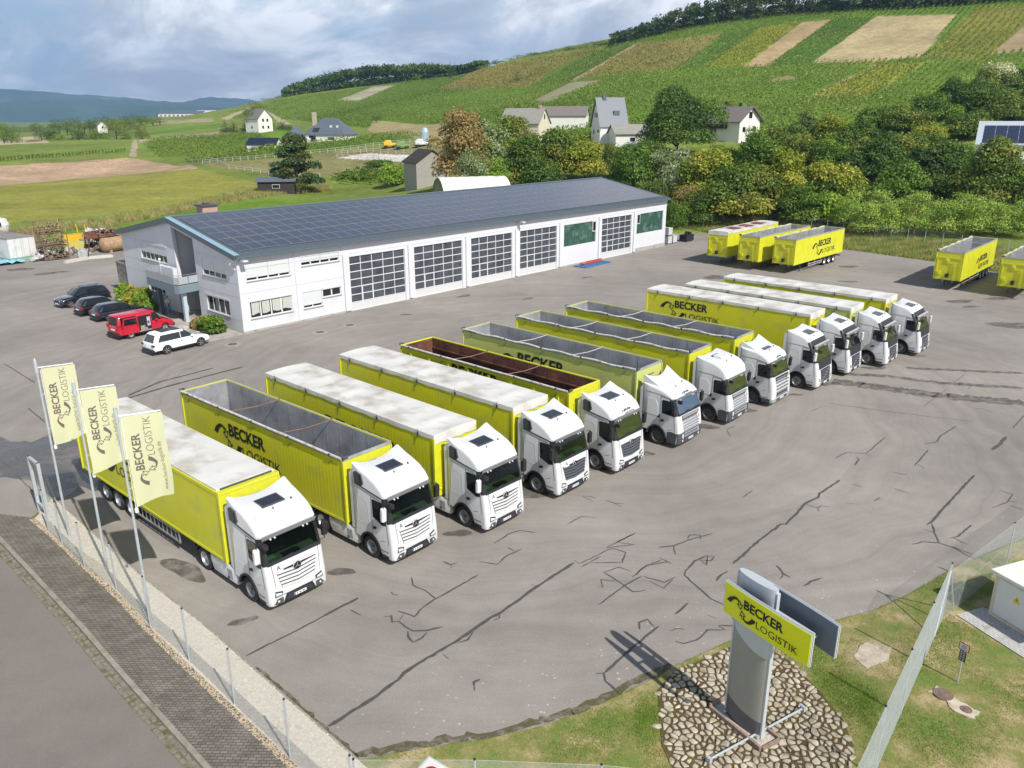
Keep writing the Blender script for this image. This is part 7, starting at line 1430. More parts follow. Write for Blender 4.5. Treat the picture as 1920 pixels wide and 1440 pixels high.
for sd, u0, u1, z0, z1 in ((-1, -.74, 2.24, 3.72, 4.72), (1, -.60, 2.42, 3.80, 4.80)):
 y = sd * (.45 if sd < 0 else .34); b = MB()
 # three layers: tray, dark gap, face, gently curved away at the ends
 n = 10
 def cv(u): return sd * -.05 * ((u - .75) / 1.5) ** 2
 for (d0, d1, mi, ins) in ((-.006, 0, 1, .03), (0, .035, 0, .0), (.035, .06, 1, .02), (.06, .09, 0, .0), (.09, .105, 2, .025)):
  for i in range(n):
   a = u0 + ins + (u1 - u0 - 2 * ins) * i / n; c = u0 + ins + (u1 - u0 - 2 * ins) * (i + 1) / n
   b.add([(a, y + sd * d0 + cv(a), z0 + ins), (c, y + sd * d0 + cv(c), z0 + ins), (c, y + sd * d0 + cv(c), z1 - ins), (a, y + sd * d0 + cv(a), z1 - ins), (a, y + sd * d1 + cv(a), z0 + ins), (c, y + sd * d1 + cv(c), z0 + ins), (c, y + sd * d1 + cv(c), z1 - ins), (a, y + sd * d1 + cv(a), z1 - ins)], [(0, 1, 2, 3), (4, 5, 6, 7), (0, 1, 5, 4), (3, 2, 6, 7)] + ([(0, 3, 7, 4)] if i == 0 else []) + ([(1, 2, 6, 5)] if i == n - 1 else []), mi)
 P_ = b.build('sign_panel', [PG, mat('panel_back', (.13, .16, .20), .5, noise=.05), mat('sign_yellow', (.70, .72, .01), .4, noise=.02)], T)
 if sd == -1: logo(P_, frameM((.02, y - .108, 4.26), (1, 0, 0), (0, 0, 1), (0, -1, 0)), .275, thin=-.016)
b = MB()
for u in (-.3, .35, 1.2, 1.8): b.bb(u - .03, u + .03, -.44, .33, 4.1, 4.16)
b.bb(.6, 1.9, -.24, .10, 4.0, 4.34); b.build('panel_bracket', PG, T)
def bar(name, p0, p1, lb):
 b = MB(); b.tube([p0, p1], .035, 8); b.bb(p0[0] - .07, p0[0] + .07, p0[1] - .07, p0[1] + .07, .0, .09); return tag(b.build(name, GALV), lb, 'strut')
b = MB()
for s in (-1, 1):
 e_ = (.55, s * 1.95, .14); b.tube([(.55, s * .12, .14), e_], .034, 8); b.box(e_, (.16, .10, .16)); b.bb(e_[0] - .05, e_[0] + .05, e_[1] - .05, e_[1] + .05, .0, .1)
b.build('ground_strut', GALV, T)
T2 = thing('planter_edging', (6.85, 19.42, .02), hp, 'low brick edging with gravel round the foot of the pylon', 'edging'); b = MB()
for k in range(8): b.bb(-1.0 + k * .25, -.76 + k * .25, -.42, -.34, 0, .17); b.bb(-1.0 + k * .25, -.76 + k * .25, .34, .42, 0, .17)
for k in range(3): b.bb(1.0, 1.07, -.34 + k * .23, -.12 + k * .23, 0, .16); b.bb(-1.08, -1.01, -.34 + k * .23, -.12 + k * .23, 0, .16)
b.build('bricks', mat('old_brick', (.26, .19, .15), .9, noise=.3, nscale=5), T2); b = MB(); b.bb(-1.0, .99, -.33, .33, 0, .06); b.build('gravel_fill', PEB, T2)
# transformer house, slab and small post sign
bx0 = Vector((17.28, 25.02)); hd_ = math.atan2(23.62 - 24.94, 17.75 - 17.23); T = thing('transformer_house', (bx0.x, bx0.y, .05), hd_, 'small cream transformer house with a yellow warning triangle', 'substation'); CRM = mat('cream_paint', (.60, .56, .44), .6, noise=.04, dirt=(.45, .42, .33), dscale=1.2)
b = MB(); b.bb(0, 3.2, 0, 2.4, 0, 1.68, 0); b.bb(.16, 3.1, -.025, -.002, .14, 1.55, 1); b.bb(0, 3.2, -.03, -.001, 0, .1, 0); b.build('housing', [CRM, mat('door_white', (.66, .67, .67), .5, noise=.03)], T)
b = MB(); b.bb(-.12, 3.35, -.14, 2.55, 1.68, 1.79, 0); b.build('roof_slab', mat('roof_white', (.70, .69, .62), .7, noise=.05), T)
b = MB(); b.prism([(.78, -.032, .98), (1.06, -.032, .98), (.92, -.032, 1.24)], (0, .006, 0), 0); W_ = b.build('warning_triangle', [mat('warning_yellow', (.75, .48, .01), .5)], T)
b = MB(); b.prism([(.93, -.036, 1.17), (.89, -.036, 1.09), (.925, -.036, 1.09), (.90, -.036, 1.01), (.95, -.036, 1.115), (.915, -.036, 1.115)], (0, .003, 0)); b.build('warning_symbol', INK, W_)
SLB = bpy.data.materials.new('paving_slabs'); SLB.use_nodes = True; t = SLB.node_tree; bs = t.nodes['Principled BSDF']; bs.inputs['Roughness'].default_value = .9; tcn = nd(t, 'ShaderNodeTexCoord'); mp = nd(t, 'ShaderNodeMapping'); mp.inputs['Rotation'].default_value = (0, 0, -hd_); t.links.new(tcn.outputs['Object'], mp.inputs[0])
br = nd(t, 'ShaderNodeTexBrick'); t.links.new(mp.outputs[0], br.inputs['Vector'])
for k_, v_ in (('Scale', 1), ('Mortar Size', .008), ('Brick Width', .2), ('Row Height', .1)): br.inputs[k_].default_value = v_
br.inputs['Color1'].default_value = (.42, .42, .42, 1); br.inputs['Color2'].default_value = (.50, .49, .47, 1); br.inputs['Mortar'].default_value = (.22, .21, .19, 1)
mx = nd(t, 'ShaderNodeMixRGB'); t.links.new(trange(t, tnoise(t, tcn, 2.5, 7, .6).outputs['Fac'], .56, .66, 0, .6).outputs[0], mx.inputs[0]); t.links.new(br.outputs['Color'], mx.inputs[1]); mx.inputs[2].default_value = (.22, .20, .19, 1); t.links.new(mx.outputs[0], bs.inputs['Base Color'])
dd_ = Vector((math.cos(hd_), math.sin(hd_))); nn_ = Vector((dd_.y, -dd_.x)); q0 = bx0 - dd_ * .35 + nn_ * 1.15; pts = [q0, q0 + dd_ * 6, q0 + dd_ * 6 - nn_ * 4.2, q0 - nn_ * 1.3 + dd_ * .02]
b = MB(); b.prism([(p.x, p.y, 0) for p in pts], (0, 0, .05)); tag(b.build('paving', SLB), kind='structure')
T = thing('hydrant_sign', (14.22, 21.31, .02), R(-60), 'small post with a red framed white plate above a dark plate, in the grass', 'sign'); b = MB(); b.tube([(0, 0, 0), (0, 0, 1.48)], .022, 8); b.build('post', GALV, T)
b = MB(); b.bb(-.17, .17, -.035, -.025, 1.20, 1.46, 0); b.bb(-.145, .145, -.038, -.034, 1.225, 1.435, 1); b.bb(-.11, .11, -.035, -.025, .82, 1.18, 2); b.build('plate', [REDL, WHITE, mat('dark_plate', (.04, .05, .07), .5)], T)
b = MB()
for k in range(3): b.bb(-.09 + .02 * k, .08, -.041, -.038, 1.27 + .05 * k, 1.285 + .05 * k)
b.build('writing', INK, T)
b = MB()
for r_ in range(4):
 for c_ in range(2): b.bb(-.08 + c_ * .09, -.02 + c_ * .09, -.0375, -.034, .87 + r_ * .08, .91 + r_ * .08)
b.build('writing', mat('pale_writing', (.5, .52, .55), .6), T)
for px, py, r_, lb in ((1768, 1304, .30, 'rusty round cover in the sandy concrete strip'), (1811, 1333, .17, 'small dark round cover in the sandy concrete strip')): c = gp(px, py); b = MB(); b.lathe((0, 0, 0), [(r_, 0), (r_ * .96, .02), (r_ * .8, .014), (0, .018)], 22); b.lathe((0, 0, .014), [(r_ * .5, 0), (r_ * .48, .012), (0, .012)], 12); tag(b.build('utility_cover', mat('rusty_iron', (.17, .12, .09), .85, noise=.3, nscale=6), None, None, (c.x, c.y, .052)), lb, 'utility cover')

# ================================================================== TREES AND BUSHES
def leafquads(C, Rr, n, size, cols, flat=.5, droop=0.0):
 """n leaf sprays spread over a shell of each lobe (C: centres, Rr: radii), facing outward and up with scatter"""
 m = len(C); idx = RNG.choice(m, n, p=(Rr ** 2).prod(1) ** .5 / ((Rr ** 2).prod(1) ** .5).sum()) if Rr.ndim > 1 else RNG.integers(0, m, n)
 d = RNG.normal(size=(n, 3)); d /= np.linalg.norm(d, axis=1, keepdims=True); d[:, 2] = np.where(d[:, 2] < -.45, -d[:, 2] * .5, d[:, 2])
 rad = RNG.uniform(.62, 1.06, (n, 1)); P = C[idx] + d * Rr[idx] * rad
 nrm = d * .8 + RNG.normal(0, .55, (n, 3)) + np.array([0, 0, .35]); nrm /= np.linalg.norm(nrm, axis=1, keepdims=True)
 a = np.cross(nrm, RNG.normal(size=(n, 3))); a /= np.linalg.norm(a, axis=1, keepdims=True); b = np.cross(nrm, a); s = RNG.uniform(.6, 1.3, (n, 1)) * size
 k = .55; V = np.stack([P - a * s - b * s * k * .6, P + a * s * .3 - b * s * k, P + a * s + b * s * k * .5, P - a * s * .2 + b * s * k], 1)
 if droop: V[..., 2] -= droop * np.abs(RNG.normal(0, 1, (n, 1))) * .3
 lc = cols[0][idx] if isinstance(cols, tuple) else cols[idx]; col = lc * RNG.uniform(.62, 1.38, (n, 1)) + RNG.normal(0, .006, (n, 3)); col = np.clip(col, .004, 1)
 return V.reshape(-1, 3), np.arange(4 * n).reshape(-1, 4), np.repeat(col, 4, 0)
BARK = mat('bark', (.09, .07, .055), .95, noise=.3, nscale=3, bump=.5); PAL = {
 'green': [(.105, .175, .024), (.14, .21, .03), (.075, .135, .02)], 'dark': [(.068, .12, .022), (.09, .145, .027), (.052, .095, .02)], 'yellow': [(.22, .25, .03), (.17, .22, .03), (.12, .18, .025), (.27, .27, .04)], 'rust': [(.25, .19, .07), (.20, .18, .055), (.12, .16, .03), (.28, .20, .08)],
 'silver': [(.22, .27, .13), (.17, .22, .09), (.28, .31, .19)], 'olive': [(.19, .21, .04), (.13, .17, .03), (.10, .145, .028)], 'lime': [(.21, .31, .035), (.16, .25, .03)], 'conif': [(.042, .08, .028), (.062, .10, .032), (.09, .11, .03)], 'mix': [(.10, .155, .025), (.17, .18, .035), (.26, .26, .04), (.07, .12, .022)], 'flower': [(.50, .48, .33), (.15, .19, .04), (.10, .15, .028)], 'orch': [(.24, .34, .06), (.19, .28, .05), (.29, .36, .08)]}
TREEM = {}
def tree_mesh(kind, pal, r, h, n, seed, lobes=20, dense=1.0):
 """crown and trunk meshes with the base of the trunk at the origin"""
 rng = np.random.default_rng(seed); P = np.array(PAL[pal]) * 1.22; tb = MB()
 if kind == 'conifer':
  C, Rr = [], []
  for k in range(16): f = k / 15; z = h * (.10 + .88 * f); rr = r * (1 - f) ** .8 + .12 * r * .3;
  for k in range(15):
   f = k / 14; z = h * (.08 + .86 * f); rr = r * (1 - f) ** .85 + .06 * r; m_ = max(1, int(6 * (1 - f)) + 1)
   for j in range(m_): a = rng.uniform(0, 2 * PI); q = rr * .55; C.append((q * math.cos(a), q * math.sin(a), z)); Rr.append((rr * .55, rr * .55, h * .055))
  tb.tube([(0, 0, -.3), (0, 0, h * .9)], r * .07, 7, r2=.03)
 elif kind == 'poplar':
  C = [(rng.normal(0, r * .25), rng.normal(0, r * .25), h * (.15 + .8 * k / 11)) for k in range(12)]; Rr = [(r * (.55 + .45 * math.sin(PI * (.15 + .8 * k / 11))),) * 2 + (h * .09,) for k in range(12)]; tb.tube([(0, 0, -.3), (0, 0, h * .8)], r * .1, 7, r2=.05)
 elif kind == 'spread': # broad conifer with tiered drooping boughs
  C, Rr = [], []
  for k in range(64): f = rng.uniform(.16, .98); a = rng.uniform(0, 2 * PI); q = r * (1.05 - f) ** .55 * rng.uniform(.35, 1.0) * (.75 if f > .8 else 1); C.append((q * math.cos(a), q * math.sin(a), h * f - .12 * q)); Rr.append((r * .27, r * .27, h * .075))
  tb.tube([(0, 0, -.3), (.1, 0, h * .5), (0, 0, h * .9)], r * .07, 7, r2=.06)
 else:
  C, Rr = [], []; z0 = h * (.10 if kind == 'broad' else .04);
  for k in range(lobes):
   a = rng.uniform(0, 2 * PI); f = rng.uniform(0, 1); el = math.acos(1 - 1.35 * f) if kind == 'broad' else math.acos(1 - 1.25 * f); q = r * .72 * math.sin(el) * rng.uniform(.6, 1.1); z = z0 + (h - z0) * (.36 + .50 * math.cos(el) * rng.uniform(.7, 1.1)); rr = r * rng.uniform(.20, .48); C.append((q * math.cos(a), q * math.sin(a), z)); Rr.append((rr, rr, min(rr * .85, (h - z0) * .3)))
  C.append((0, 0, z0 + (h - z0) * .45)); Rr.append((r * .6, r * .6, (h - z0) * .4)); C.append((0, 0, z0 + (h - z0) * .2)); Rr.append((r * .9, r * .9, (h - z0) * .24))
  tb.tube([(0, 0, -.5), (.05 * r, 0, z0), (.02 * r, .05 * r, h * .7)], max(.08, r * .055), 7, r2=.05)
  for k in range(6): c = C[k]; tb.tube([(.04 * r, 0, z0 * .9 + k * .02 * h), (c[0] * .5, c[1] * .5, (z0 + c[2]) / 2), c], max(.04, r * .025), 5, r2=.02)
 C = np.array(C, float); Rr = np.array(Rr, float); cols = P[rng.integers(0, len(P), len(C))]
 if pal == 'flower': cols = np.where((C[:, 2] > h * .55)[:, None] & (rng.random(len(C)) < .7)[:, None], P[0], P[rng.integers(1, 3, len(C))])
 if pal in ('yellow', 'rust', 'mix'): # the turning leaves sit on single boughs
  o_ = np.argsort(-C[:, 2] + rng.normal(0, h * .15, len(C))); cols[o_[:len(C) // 2]] = P[rng.choice([0, len(P) - 1], len(C) // 2)]
 size = max(.10, min(.25, r * .048)) if kind != 'spread' else .30
 V, Fc, c = leafquads(C, Rr, int(n * dense * 2.3), size, cols); return tri_mesh('crown', V, Fc, LEAFM, c, 4), tb.mesh('trunk', BARK)
_ti = 0
def tree(name, label, cat, x, y, r, h, kind='broad', pal='green', n=2600, group='trees', share=None, lobes=20, z=None, rz=None, zoff=0):
 global _ti; _ti += 1; key = share
 if key is not None and key in TREEM: cm, tm, r0, h0 = TREEM[key]
 else: cm, tm = tree_mesh(kind, pal, r, h, n, 100 + _ti, lobes); r0, h0 = r, h
 if key is not None and key not in TREEM: TREEM[key] = (cm, tm, r0, h0)
 z = hz(x, y) if z is None else z; T = thing(name, (x, y, z + zoff), RNG.uniform(0, 6.28) if rz is None else rz, label, cat, group); T.scale = (r / r0, r / r0, h / h0); obj('crown', cm, T); obj('trunk', tm, T); return T
ORD = 'first second third fourth fifth sixth seventh eighth ninth tenth eleventh twelfth thirteenth fourteenth fifteenth sixteenth seventeenth eighteenth nineteenth twentieth twenty-first twenty-second twenty-third twenty-fourth twenty-fifth twenty-sixth twenty-seventh twenty-eighth twenty-ninth thirtieth'.split()
def tpx(px, top, Y, rpx, **k):
 """a tree whose axis stands on sight column px at distance Y, reaching up to row 'top', rpx pixels wide to each side"""
 x = xat(px, Y, top + 40); z = hz(x, Y); h = max(1.2, zat(top, Y, px) - z); return tree(x=x, y=Y, r=rpx * 1.22 / F * Y, h=h, z=z, **k)
G1 = 'trees and tall bushes between the workshop and the vineyards'
for px, top, Y, rpx, kind, pal, n, lb in [
 (866, 188, 158, 52, 'broad', 'rust', 6500, 'tall tree with rusty brown foliage right of the grey barn'), (915, 222, 163, 40, 'broad', 'silver', 4200, 'silvery green tree leaning against the rusty brown tree'), (965, 210, 190, 34, 'broad', 'olive', 3000, 'bushy tree in front of the cream gable house'),
 (893, 265, 148, 34, 'bush', 'silver', 2600, 'grey green willow bush below the rusty brown tree'), (985, 258, 152, 42, 'broad', 'mix', 4200, 'green tree turning yellow behind the white tent hall'), (1050, 244, 158, 44, 'broad', 'mix', 4400, 'round tree with yellow top below the cream gable house'), (1100, 250, 156, 38, 'broad', 'yellow', 3600, 'yellow green tree below the steep slate roof house'),
 (1018, 285, 146, 36, 'broad', 'dark', 3000, 'dark tree behind the far end of the solar roof'), (1145, 265, 158, 26, 'bush', 'olive', 2000, 'thin olive bush with bare twigs below the white house'), (1187, 257, 148, 40, 'broad', 'green', 4600, 'dense green tree left of the willow, above the solar roof'), (1272, 158, 178, 63, 'broad', 'dark', 13000, 'huge dark round tree between the two white houses'),
 (1258, 268, 146, 34, 'bush', 'silver', 2600, 'silvery willow bush under the huge dark tree'), (1330, 262, 138, 46, 'broad', 'yellow', 4600, 'yellow turning tree left of the parked trailers'), (1425, 252, 142, 54, 'broad', 'green', 5200, 'broad green tree behind the parked trailers'), (1385, 300, 132, 62, 'broad', 'mix', 6000, 'wide dark tree with yellow tips right behind the fence'), (1470, 276, 136, 44, 'broad', 'yellow', 4200, 'yellow green tree above the middle parked trailer'),
 (1558, 300, 134, 52, 'broad', 'yellow', 5600, 'bright golden tree right of the parked trailers'), (1505, 340, 130, 36, 'bush', 'green', 3000, 'fresh green bush in front of the golden tree'), (1560, 356, 130, 40, 'bush', 'lime', 3200, 'light green bush at the foot of the golden tree'), (1640, 262, 150, 50, 'broad', 'dark', 4800, 'dark tree with bare twigs right of the golden tree'), (1700, 240, 156, 46, 'broad', 'mix', 4200, 'dark green tree with yellow boughs in the hedge line'),
 (1690, 310, 134, 44, 'broad', 'green', 4000, 'green tree above the orchard row'), (1765, 255, 142, 50, 'broad', 'dark', 4600, 'blue green dark tree above the orchard'), (1765, 330, 132, 36, 'bush', 'dark', 2600, 'dark bush behind the orchard'), (1872, 262, 128, 60, 'broad', 'olive', 6200, 'large olive green tree hiding the solar roof barn'), (1925, 300, 124, 40, 'broad', 'green', 2600, 'green tree at the right edge by the orchard'),
 (1475, 232, 178, 34, 'broad', 'olive', 2600, 'olive tree beside the white house on the slope'), (1420, 238, 166, 30, 'bush', 'green', 2200, 'green bush hiding the foot of the white house'), (1510, 196, 190, 28, 'conifer', 'conif', 2600, 'dark blue green conifer at the foot of the vineyard'), (1560, 212, 182, 32, 'broad', 'yellow', 2600, 'yellow topped tree at the foot of the vineyard'), (1608, 226, 178, 30, 'broad', 'mix', 2400, 'orange tinged small tree on the slope'),
 (1655, 192, 194, 36, 'broad', 'green', 2800, 'green tree at the lower vineyard corner'), (1700, 205, 186, 40, 'broad', 'olive', 2800, 'olive tree beside the dark conifer on the slope'), (1745, 176, 194, 36, 'broad', 'green', 2800, 'leafy tree reaching into the vineyard'), (1778, 146, 208, 26, 'broad', 'dark', 2200, 'small dark round tree standing in the vineyard'), (1822, 150, 196, 44, 'broad', 'dark', 3600, 'large dark tree below the striped vineyard'),
 (1858, 122, 204, 42, 'broad', 'flower', 4200, 'tree with pale cream blossom at the upper right'), (1900, 176, 180, 44, 'broad', 'olive', 3400, 'olive tree below the pale blossoming tree'), (1935, 120, 205, 40, 'broad', 'dark', 2200, 'dark tree behind the blossoming tree at the right edge'), (1815, 210, 172, 40, 'broad', 'mix', 3200, 'tree with thin yellow boughs above the solar roof barn'),
 (1740, 235, 170, 30, 'broad', 'yellow', 2400, 'yellowish tree in the middle of the wooded slope'), (1600, 285, 160, 34, 'broad', 'green', 2800, 'green tree behind the golden one'), (1640, 345, 132, 34, 'bush', 'dark', 2600, 'dark bush between the golden tree and the orchard'), (935, 290, 146, 30, 'bush', 'lime', 2200, 'yellow green shrub beside the white tent hall'), (1225, 330, 138, 28, 'bush', 'mix', 1800, 'reddish brown brush near the end of the workshop'), (1290, 345, 134, 30, 'bush', 'rust', 1800, 'rusty bush by the far gable of the workshop'), (1265, 370, 128, 24, 'bush', 'green', 1600, 'low green bush behind the workshop end'),
 (1310, 352, 130, 30, 'bush', 'dark', 2000, 'dark thicket at the foot of the yellow tree'), (1500, 250, 168, 34, 'broad', 'olive', 2600, 'olive green tree behind the middle yellow tree'), (1548, 258, 164, 32, 'broad', 'green', 2400, 'green tree behind the top of the golden tree'), (1592, 246, 170, 32, 'broad', 'mix', 2400, 'mottled tree right above the golden tree'), (1350, 270, 172, 26, 'bush', 'olive', 1800, 'olive bushes below the balcony of the white house'), (1218, 262, 172, 26, 'bush', 'green', 1800, 'green bush between the steep slate house and the huge dark tree'), (1440, 262, 160, 30, 'bush', 'lime', 1800, 'light green bush above the broad green tree')]:
 tpx(px, top, Y, rpx, name='tree' if kind != 'bush' else 'bush', label=lb, cat='tree' if kind != 'bush' else 'bush', kind=kind, pal=pal, n=n, group=G1)
for k in range(15): # the orchard row behind the fence
 px = 1590 + k * 26 + RNG.uniform(-6, 6); Y = 124 - .012 * (px - 1590) - (k % 2) * 4; tpx(px, 362 + RNG.uniform(-12, 14) + (px - 1600) * .02, Y, 26, name='fruit_tree', label='pale green fruit tree of the orchard row, %s from the left' % ORD[k], cat='tree', kind='broad', pal='orch', n=1500, group='fruit trees in the orchard row', share='orch%d' % (k % 3))
G3 = 'trees and hedges in the fields'
for nm, px, top, Y, rpx, kind, pal, n, lb in [
 ('tree', 553, 252, 204, 42, 'spread', 'conif', 5200, 'spreading dark conifer standing over the black sheds'), ('tree', 425, 220, 415, 10, 'conifer', 'conif', 700, 'narrow dark conifer, leftmost near the far white house'), ('tree', 440, 222, 418, 9, 'conifer', 'conif', 700, 'narrow dark conifer beside another one near the far white house'), ('tree', 478, 192, 388, 15, 'poplar', 'olive', 1500, 'tall feathery tree in front of the far white house'),
 ('tree', 462, 226, 395, 9, 'conifer', 'conif', 600, 'small conifer left of the tall feathery tree'), ('tree', 516, 226, 390, 6, 'broad', 'lime', 500, 'small round tree right of the far white house'), ('tree', 531, 219, 392, 9, 'conifer', 'conif', 700, 'small dark conifer right of the far white house'), ('bush', 545, 234, 388, 10, 'bush', 'dark', 500, 'low hedge bush right of the far white house'), ('tree', 707, 213, 420, 8, 'broad', 'dark', 500, 'single small round tree in the middle of the vineyard'),
 ('tree', 221, 226, 520, 26, 'broad', 'olive', 1800, 'large round olive tree beside the field track'), ('tree', 268, 229, 500, 14, 'broad', 'olive', 1000, 'round tree on the right of the field track'), ('bush', 242, 249, 470, 8, 'bush', 'dark', 500, 'small dark bush by the field track'), ('bush', 240, 268, 440, 7, 'bush', 'dark', 400, 'lowest dark bush beside the field track'), ('bush', 105, 244, 480, 17, 'bush', 'dark', 900, 'dark bush left in the meadow hedge'), ('bush', 112, 251, 472, 10, 'bush', 'yellow', 600, 'yellow green bush in the meadow hedge'),
 ('bush', 152, 244, 500, 18, 'bush', 'dark', 900, 'dark bush in the middle of the meadow hedge'), ('bush', 185, 247, 505, 18, 'bush', 'green', 900, 'green bush joining the round olive tree'), ('bush', 70, 261, 520, 11, 'bush', 'rust', 500, 'low reddish bush in the dry meadow'), ('bush', 36, 246, 500, 10, 'bush', 'olive', 500, 'grey green bush at the left meadow edge'), ('tree', 8, 232, 470, 18, 'broad', 'green', 1200, 'tree at the left edge above the meadow'), ('tree', 24, 240, 560, 14, 'broad', 'dark', 800, 'dark tree near the left edge'),
 ('bush', 690, 318, 222, 22, 'bush', 'mix', 1600, 'bush turning yellow left of the grey barn'), ('bush', 738, 306, 205, 26, 'bush', 'lime', 2200, 'light green hedge against the grey barn'), ('bush', 660, 322, 226, 22, 'bush', 'green', 1500, 'green hedge bush near the track'), ('bush', 712, 300, 240, 24, 'bush', 'mix', 1600, 'brownish bush behind the light green hedge'), ('tree', 845, 110, 640, 5, 'conifer', 'conif', 600, 'taller of two spruces on the ridge'), ('tree', 853, 113, 650, 5, 'conifer', 'conif', 600, 'shorter of two spruces on the ridge'), ('bush', 968, 120, 500, 7, 'conifer', 'conif', 400, 'single dark fir on the heath slope')]:
 tpx(px, top, Y, rpx, name=nm, label=lb, cat=nm, kind=kind, pal=pal, n=n, group=G3)
k_ = 0
for i_, px in enumerate(np.arange(70, 312, 11)): # belt of field trees toward the far valley
 px2 = px + RNG.uniform(-4, 4); t_ = tpx(px2, 226 - (px2 - 70) * .05 + RNG.uniform(-6, 6), 640 + RNG.uniform(-40, 60), RNG.uniform(10, 15), name='field_tree', label='small tree in the belt across the valley floor, %s from the left' % ORD[i_], cat='tree', kind='broad', pal=['dark', 'conif', 'green'][k_ % 3], n=500, group='belt of trees across the valley floor', share='belt%d' % (k_ % 6)); k_ += 1
for i_, px in enumerate(np.arange(-20, 130, 9)): tpx(px, 233 + RNG.uniform(-3, 3), 900 + RNG.uniform(-40, 60), RNG.uniform(10, 13), name='field_tree', label='very small tree of the distant dark belt, %s from the left' % ORD[i_], cat='tree', kind='broad', pal='dark', n=350, group='distant belt of trees at the far left', share='far%d' % (k_ % 4)); k_ += 1
for i_, px in enumerate(np.arange(300, 412, 9)): tpx(px, 203 + RNG.uniform(-2, 2), 1260, 8, name='field_tree', label='tiny dark tree behind the distant terraced building, %s from the left' % ORD[i_], cat='tree', kind='broad', pal='dark', n=250, group='trees behind the distant terraced building', share='ter%d' % (k_ % 3)); k_ += 1
for i_, px in enumerate(list(np.arange(500, 545, 9)) + list(np.arange(905, 1160, 13))):
 y_ = np.interp(px, [500, 540, 905, 960, 1050, 1150], [820, 800, 640, 600, 560, 520]); tp = np.interp(px, [500, 540, 905, 960, 1050, 1150], [185, 178, 121, 108, 92, 72]) + RNG.uniform(-4, 3); tpx(px, tp, y_ + 6, RNG.uniform(8, 13), name='ridge_bush', label='small bush on the skyline of the vineyard hill, %s from the left' % ORD[i_], cat='bush', kind='bush', pal=['dark', 'olive', 'green'][k_ % 3], n=300, group='bushes along the skyline of the hill', share='rb%d' % (k_ % 5)); k_ += 1
# woods on the hilltops, each read as one mass
def wood(name, label, spots, pal, n_each, conif=0.3, size=.8):
 VV, FF, CC = [], [], []; off = 0; P = np.array(PAL[pal]); tb = MB()
 for (x, y, r, h) in spots:
  z = hz(x, y); cf = RNG.random() < conif
  if cf: C = np.array([(0, 0, h * f) for f in (.08, .4, .65, .88)], float); Rr = np.array([(r * .8 * (1.15 - f), r * .8 * (1.15 - f), h * .17) for f in (.2, .4, .6, .85)], float)
  else: a = RNG.uniform(0, 6.28, 5); C = np.stack([r * .5 * np.cos(a), r * .5 * np.sin(a), h * RNG.uniform(.55, .85, 5)], 1); C = np.concatenate([C, [[0, 0, h * .6], [0, 0, h * .12]]]); Rr = np.array([(r * .5, r * .5, h * .18)] * 5 + [(r * .85, r * .85, h * .34), (r * .95, r * .95, h * .28)], float)
  base = P[RNG.integers(0, len(P))] * RNG.uniform(.75, 1.25); V, Fq, c = leafquads(C, Rr, n_each, size, np.repeat(base[None], len(C), 0)); V = V + np.array([x, y, z]); VV.append(V); FF.append(Fq + off); CC.append(c); off += len(V); tb.tube([(x, y, z - 1), (x, y, z + h * .6)], .22, 4)
 return tag(obj(name, tri_mesh(name, np.concatenate(VV), np.concatenate(FF), LEAFM, np.concatenate(CC), 4)), label, 'woods', kind='stuff')
sp = []
for px in np.arange(540, 905, 7):
 yb = np.interp(px, [540, 620, 700, 800, 900], [800, 772, 755, 708, 662]); tp = np.interp(px, [535, 560, 600, 650, 700, 800, 880, 905], [168, 152, 141, 127, 121, 120, 126, 132])
 for j in range(4):
  Y = yb + j * 16 + RNG.uniform(-5, 5); x = xat(px + RNG.uniform(-5, 5), Y, tp + 20); z = hz(x, Y); h = zat(tp + RNG.uniform(-4, 6), Y, px) - z; sp.append((x, Y, 5.5, float(np.clip(h, 7, 30))))
wood('woods', 'dark wood on the far round hilltop', sp, 'dark', 210, .15, 1.0)
sp = []
for px in np.arange(1150, 1960, 11):
 yb = np.interp(px, [1150, 1300, 1500, 1700, 1960], [515, 476, 446, 408, 372]); tp = np.interp(px, [1150, 1190, 1230, 1300, 1400, 1500, 1960], [76, 52, 30, 8, -14, -50, -90])
 for j in range(3):
  Y = yb + j * 10 + RNG.uniform(-4, 4); x = xat(px + RNG.uniform(-7, 7), Y, tp + 20); z = hz(x, Y); h = zat(tp + RNG.uniform(-6, 8), Y, px) - z; sp.append((x, Y, 4.2, float(np.clip(h, 6, 34))))
wood('woods', 'dark pine wood along the top of the vineyard hill', sp, 'conif', 300, .5, .62)
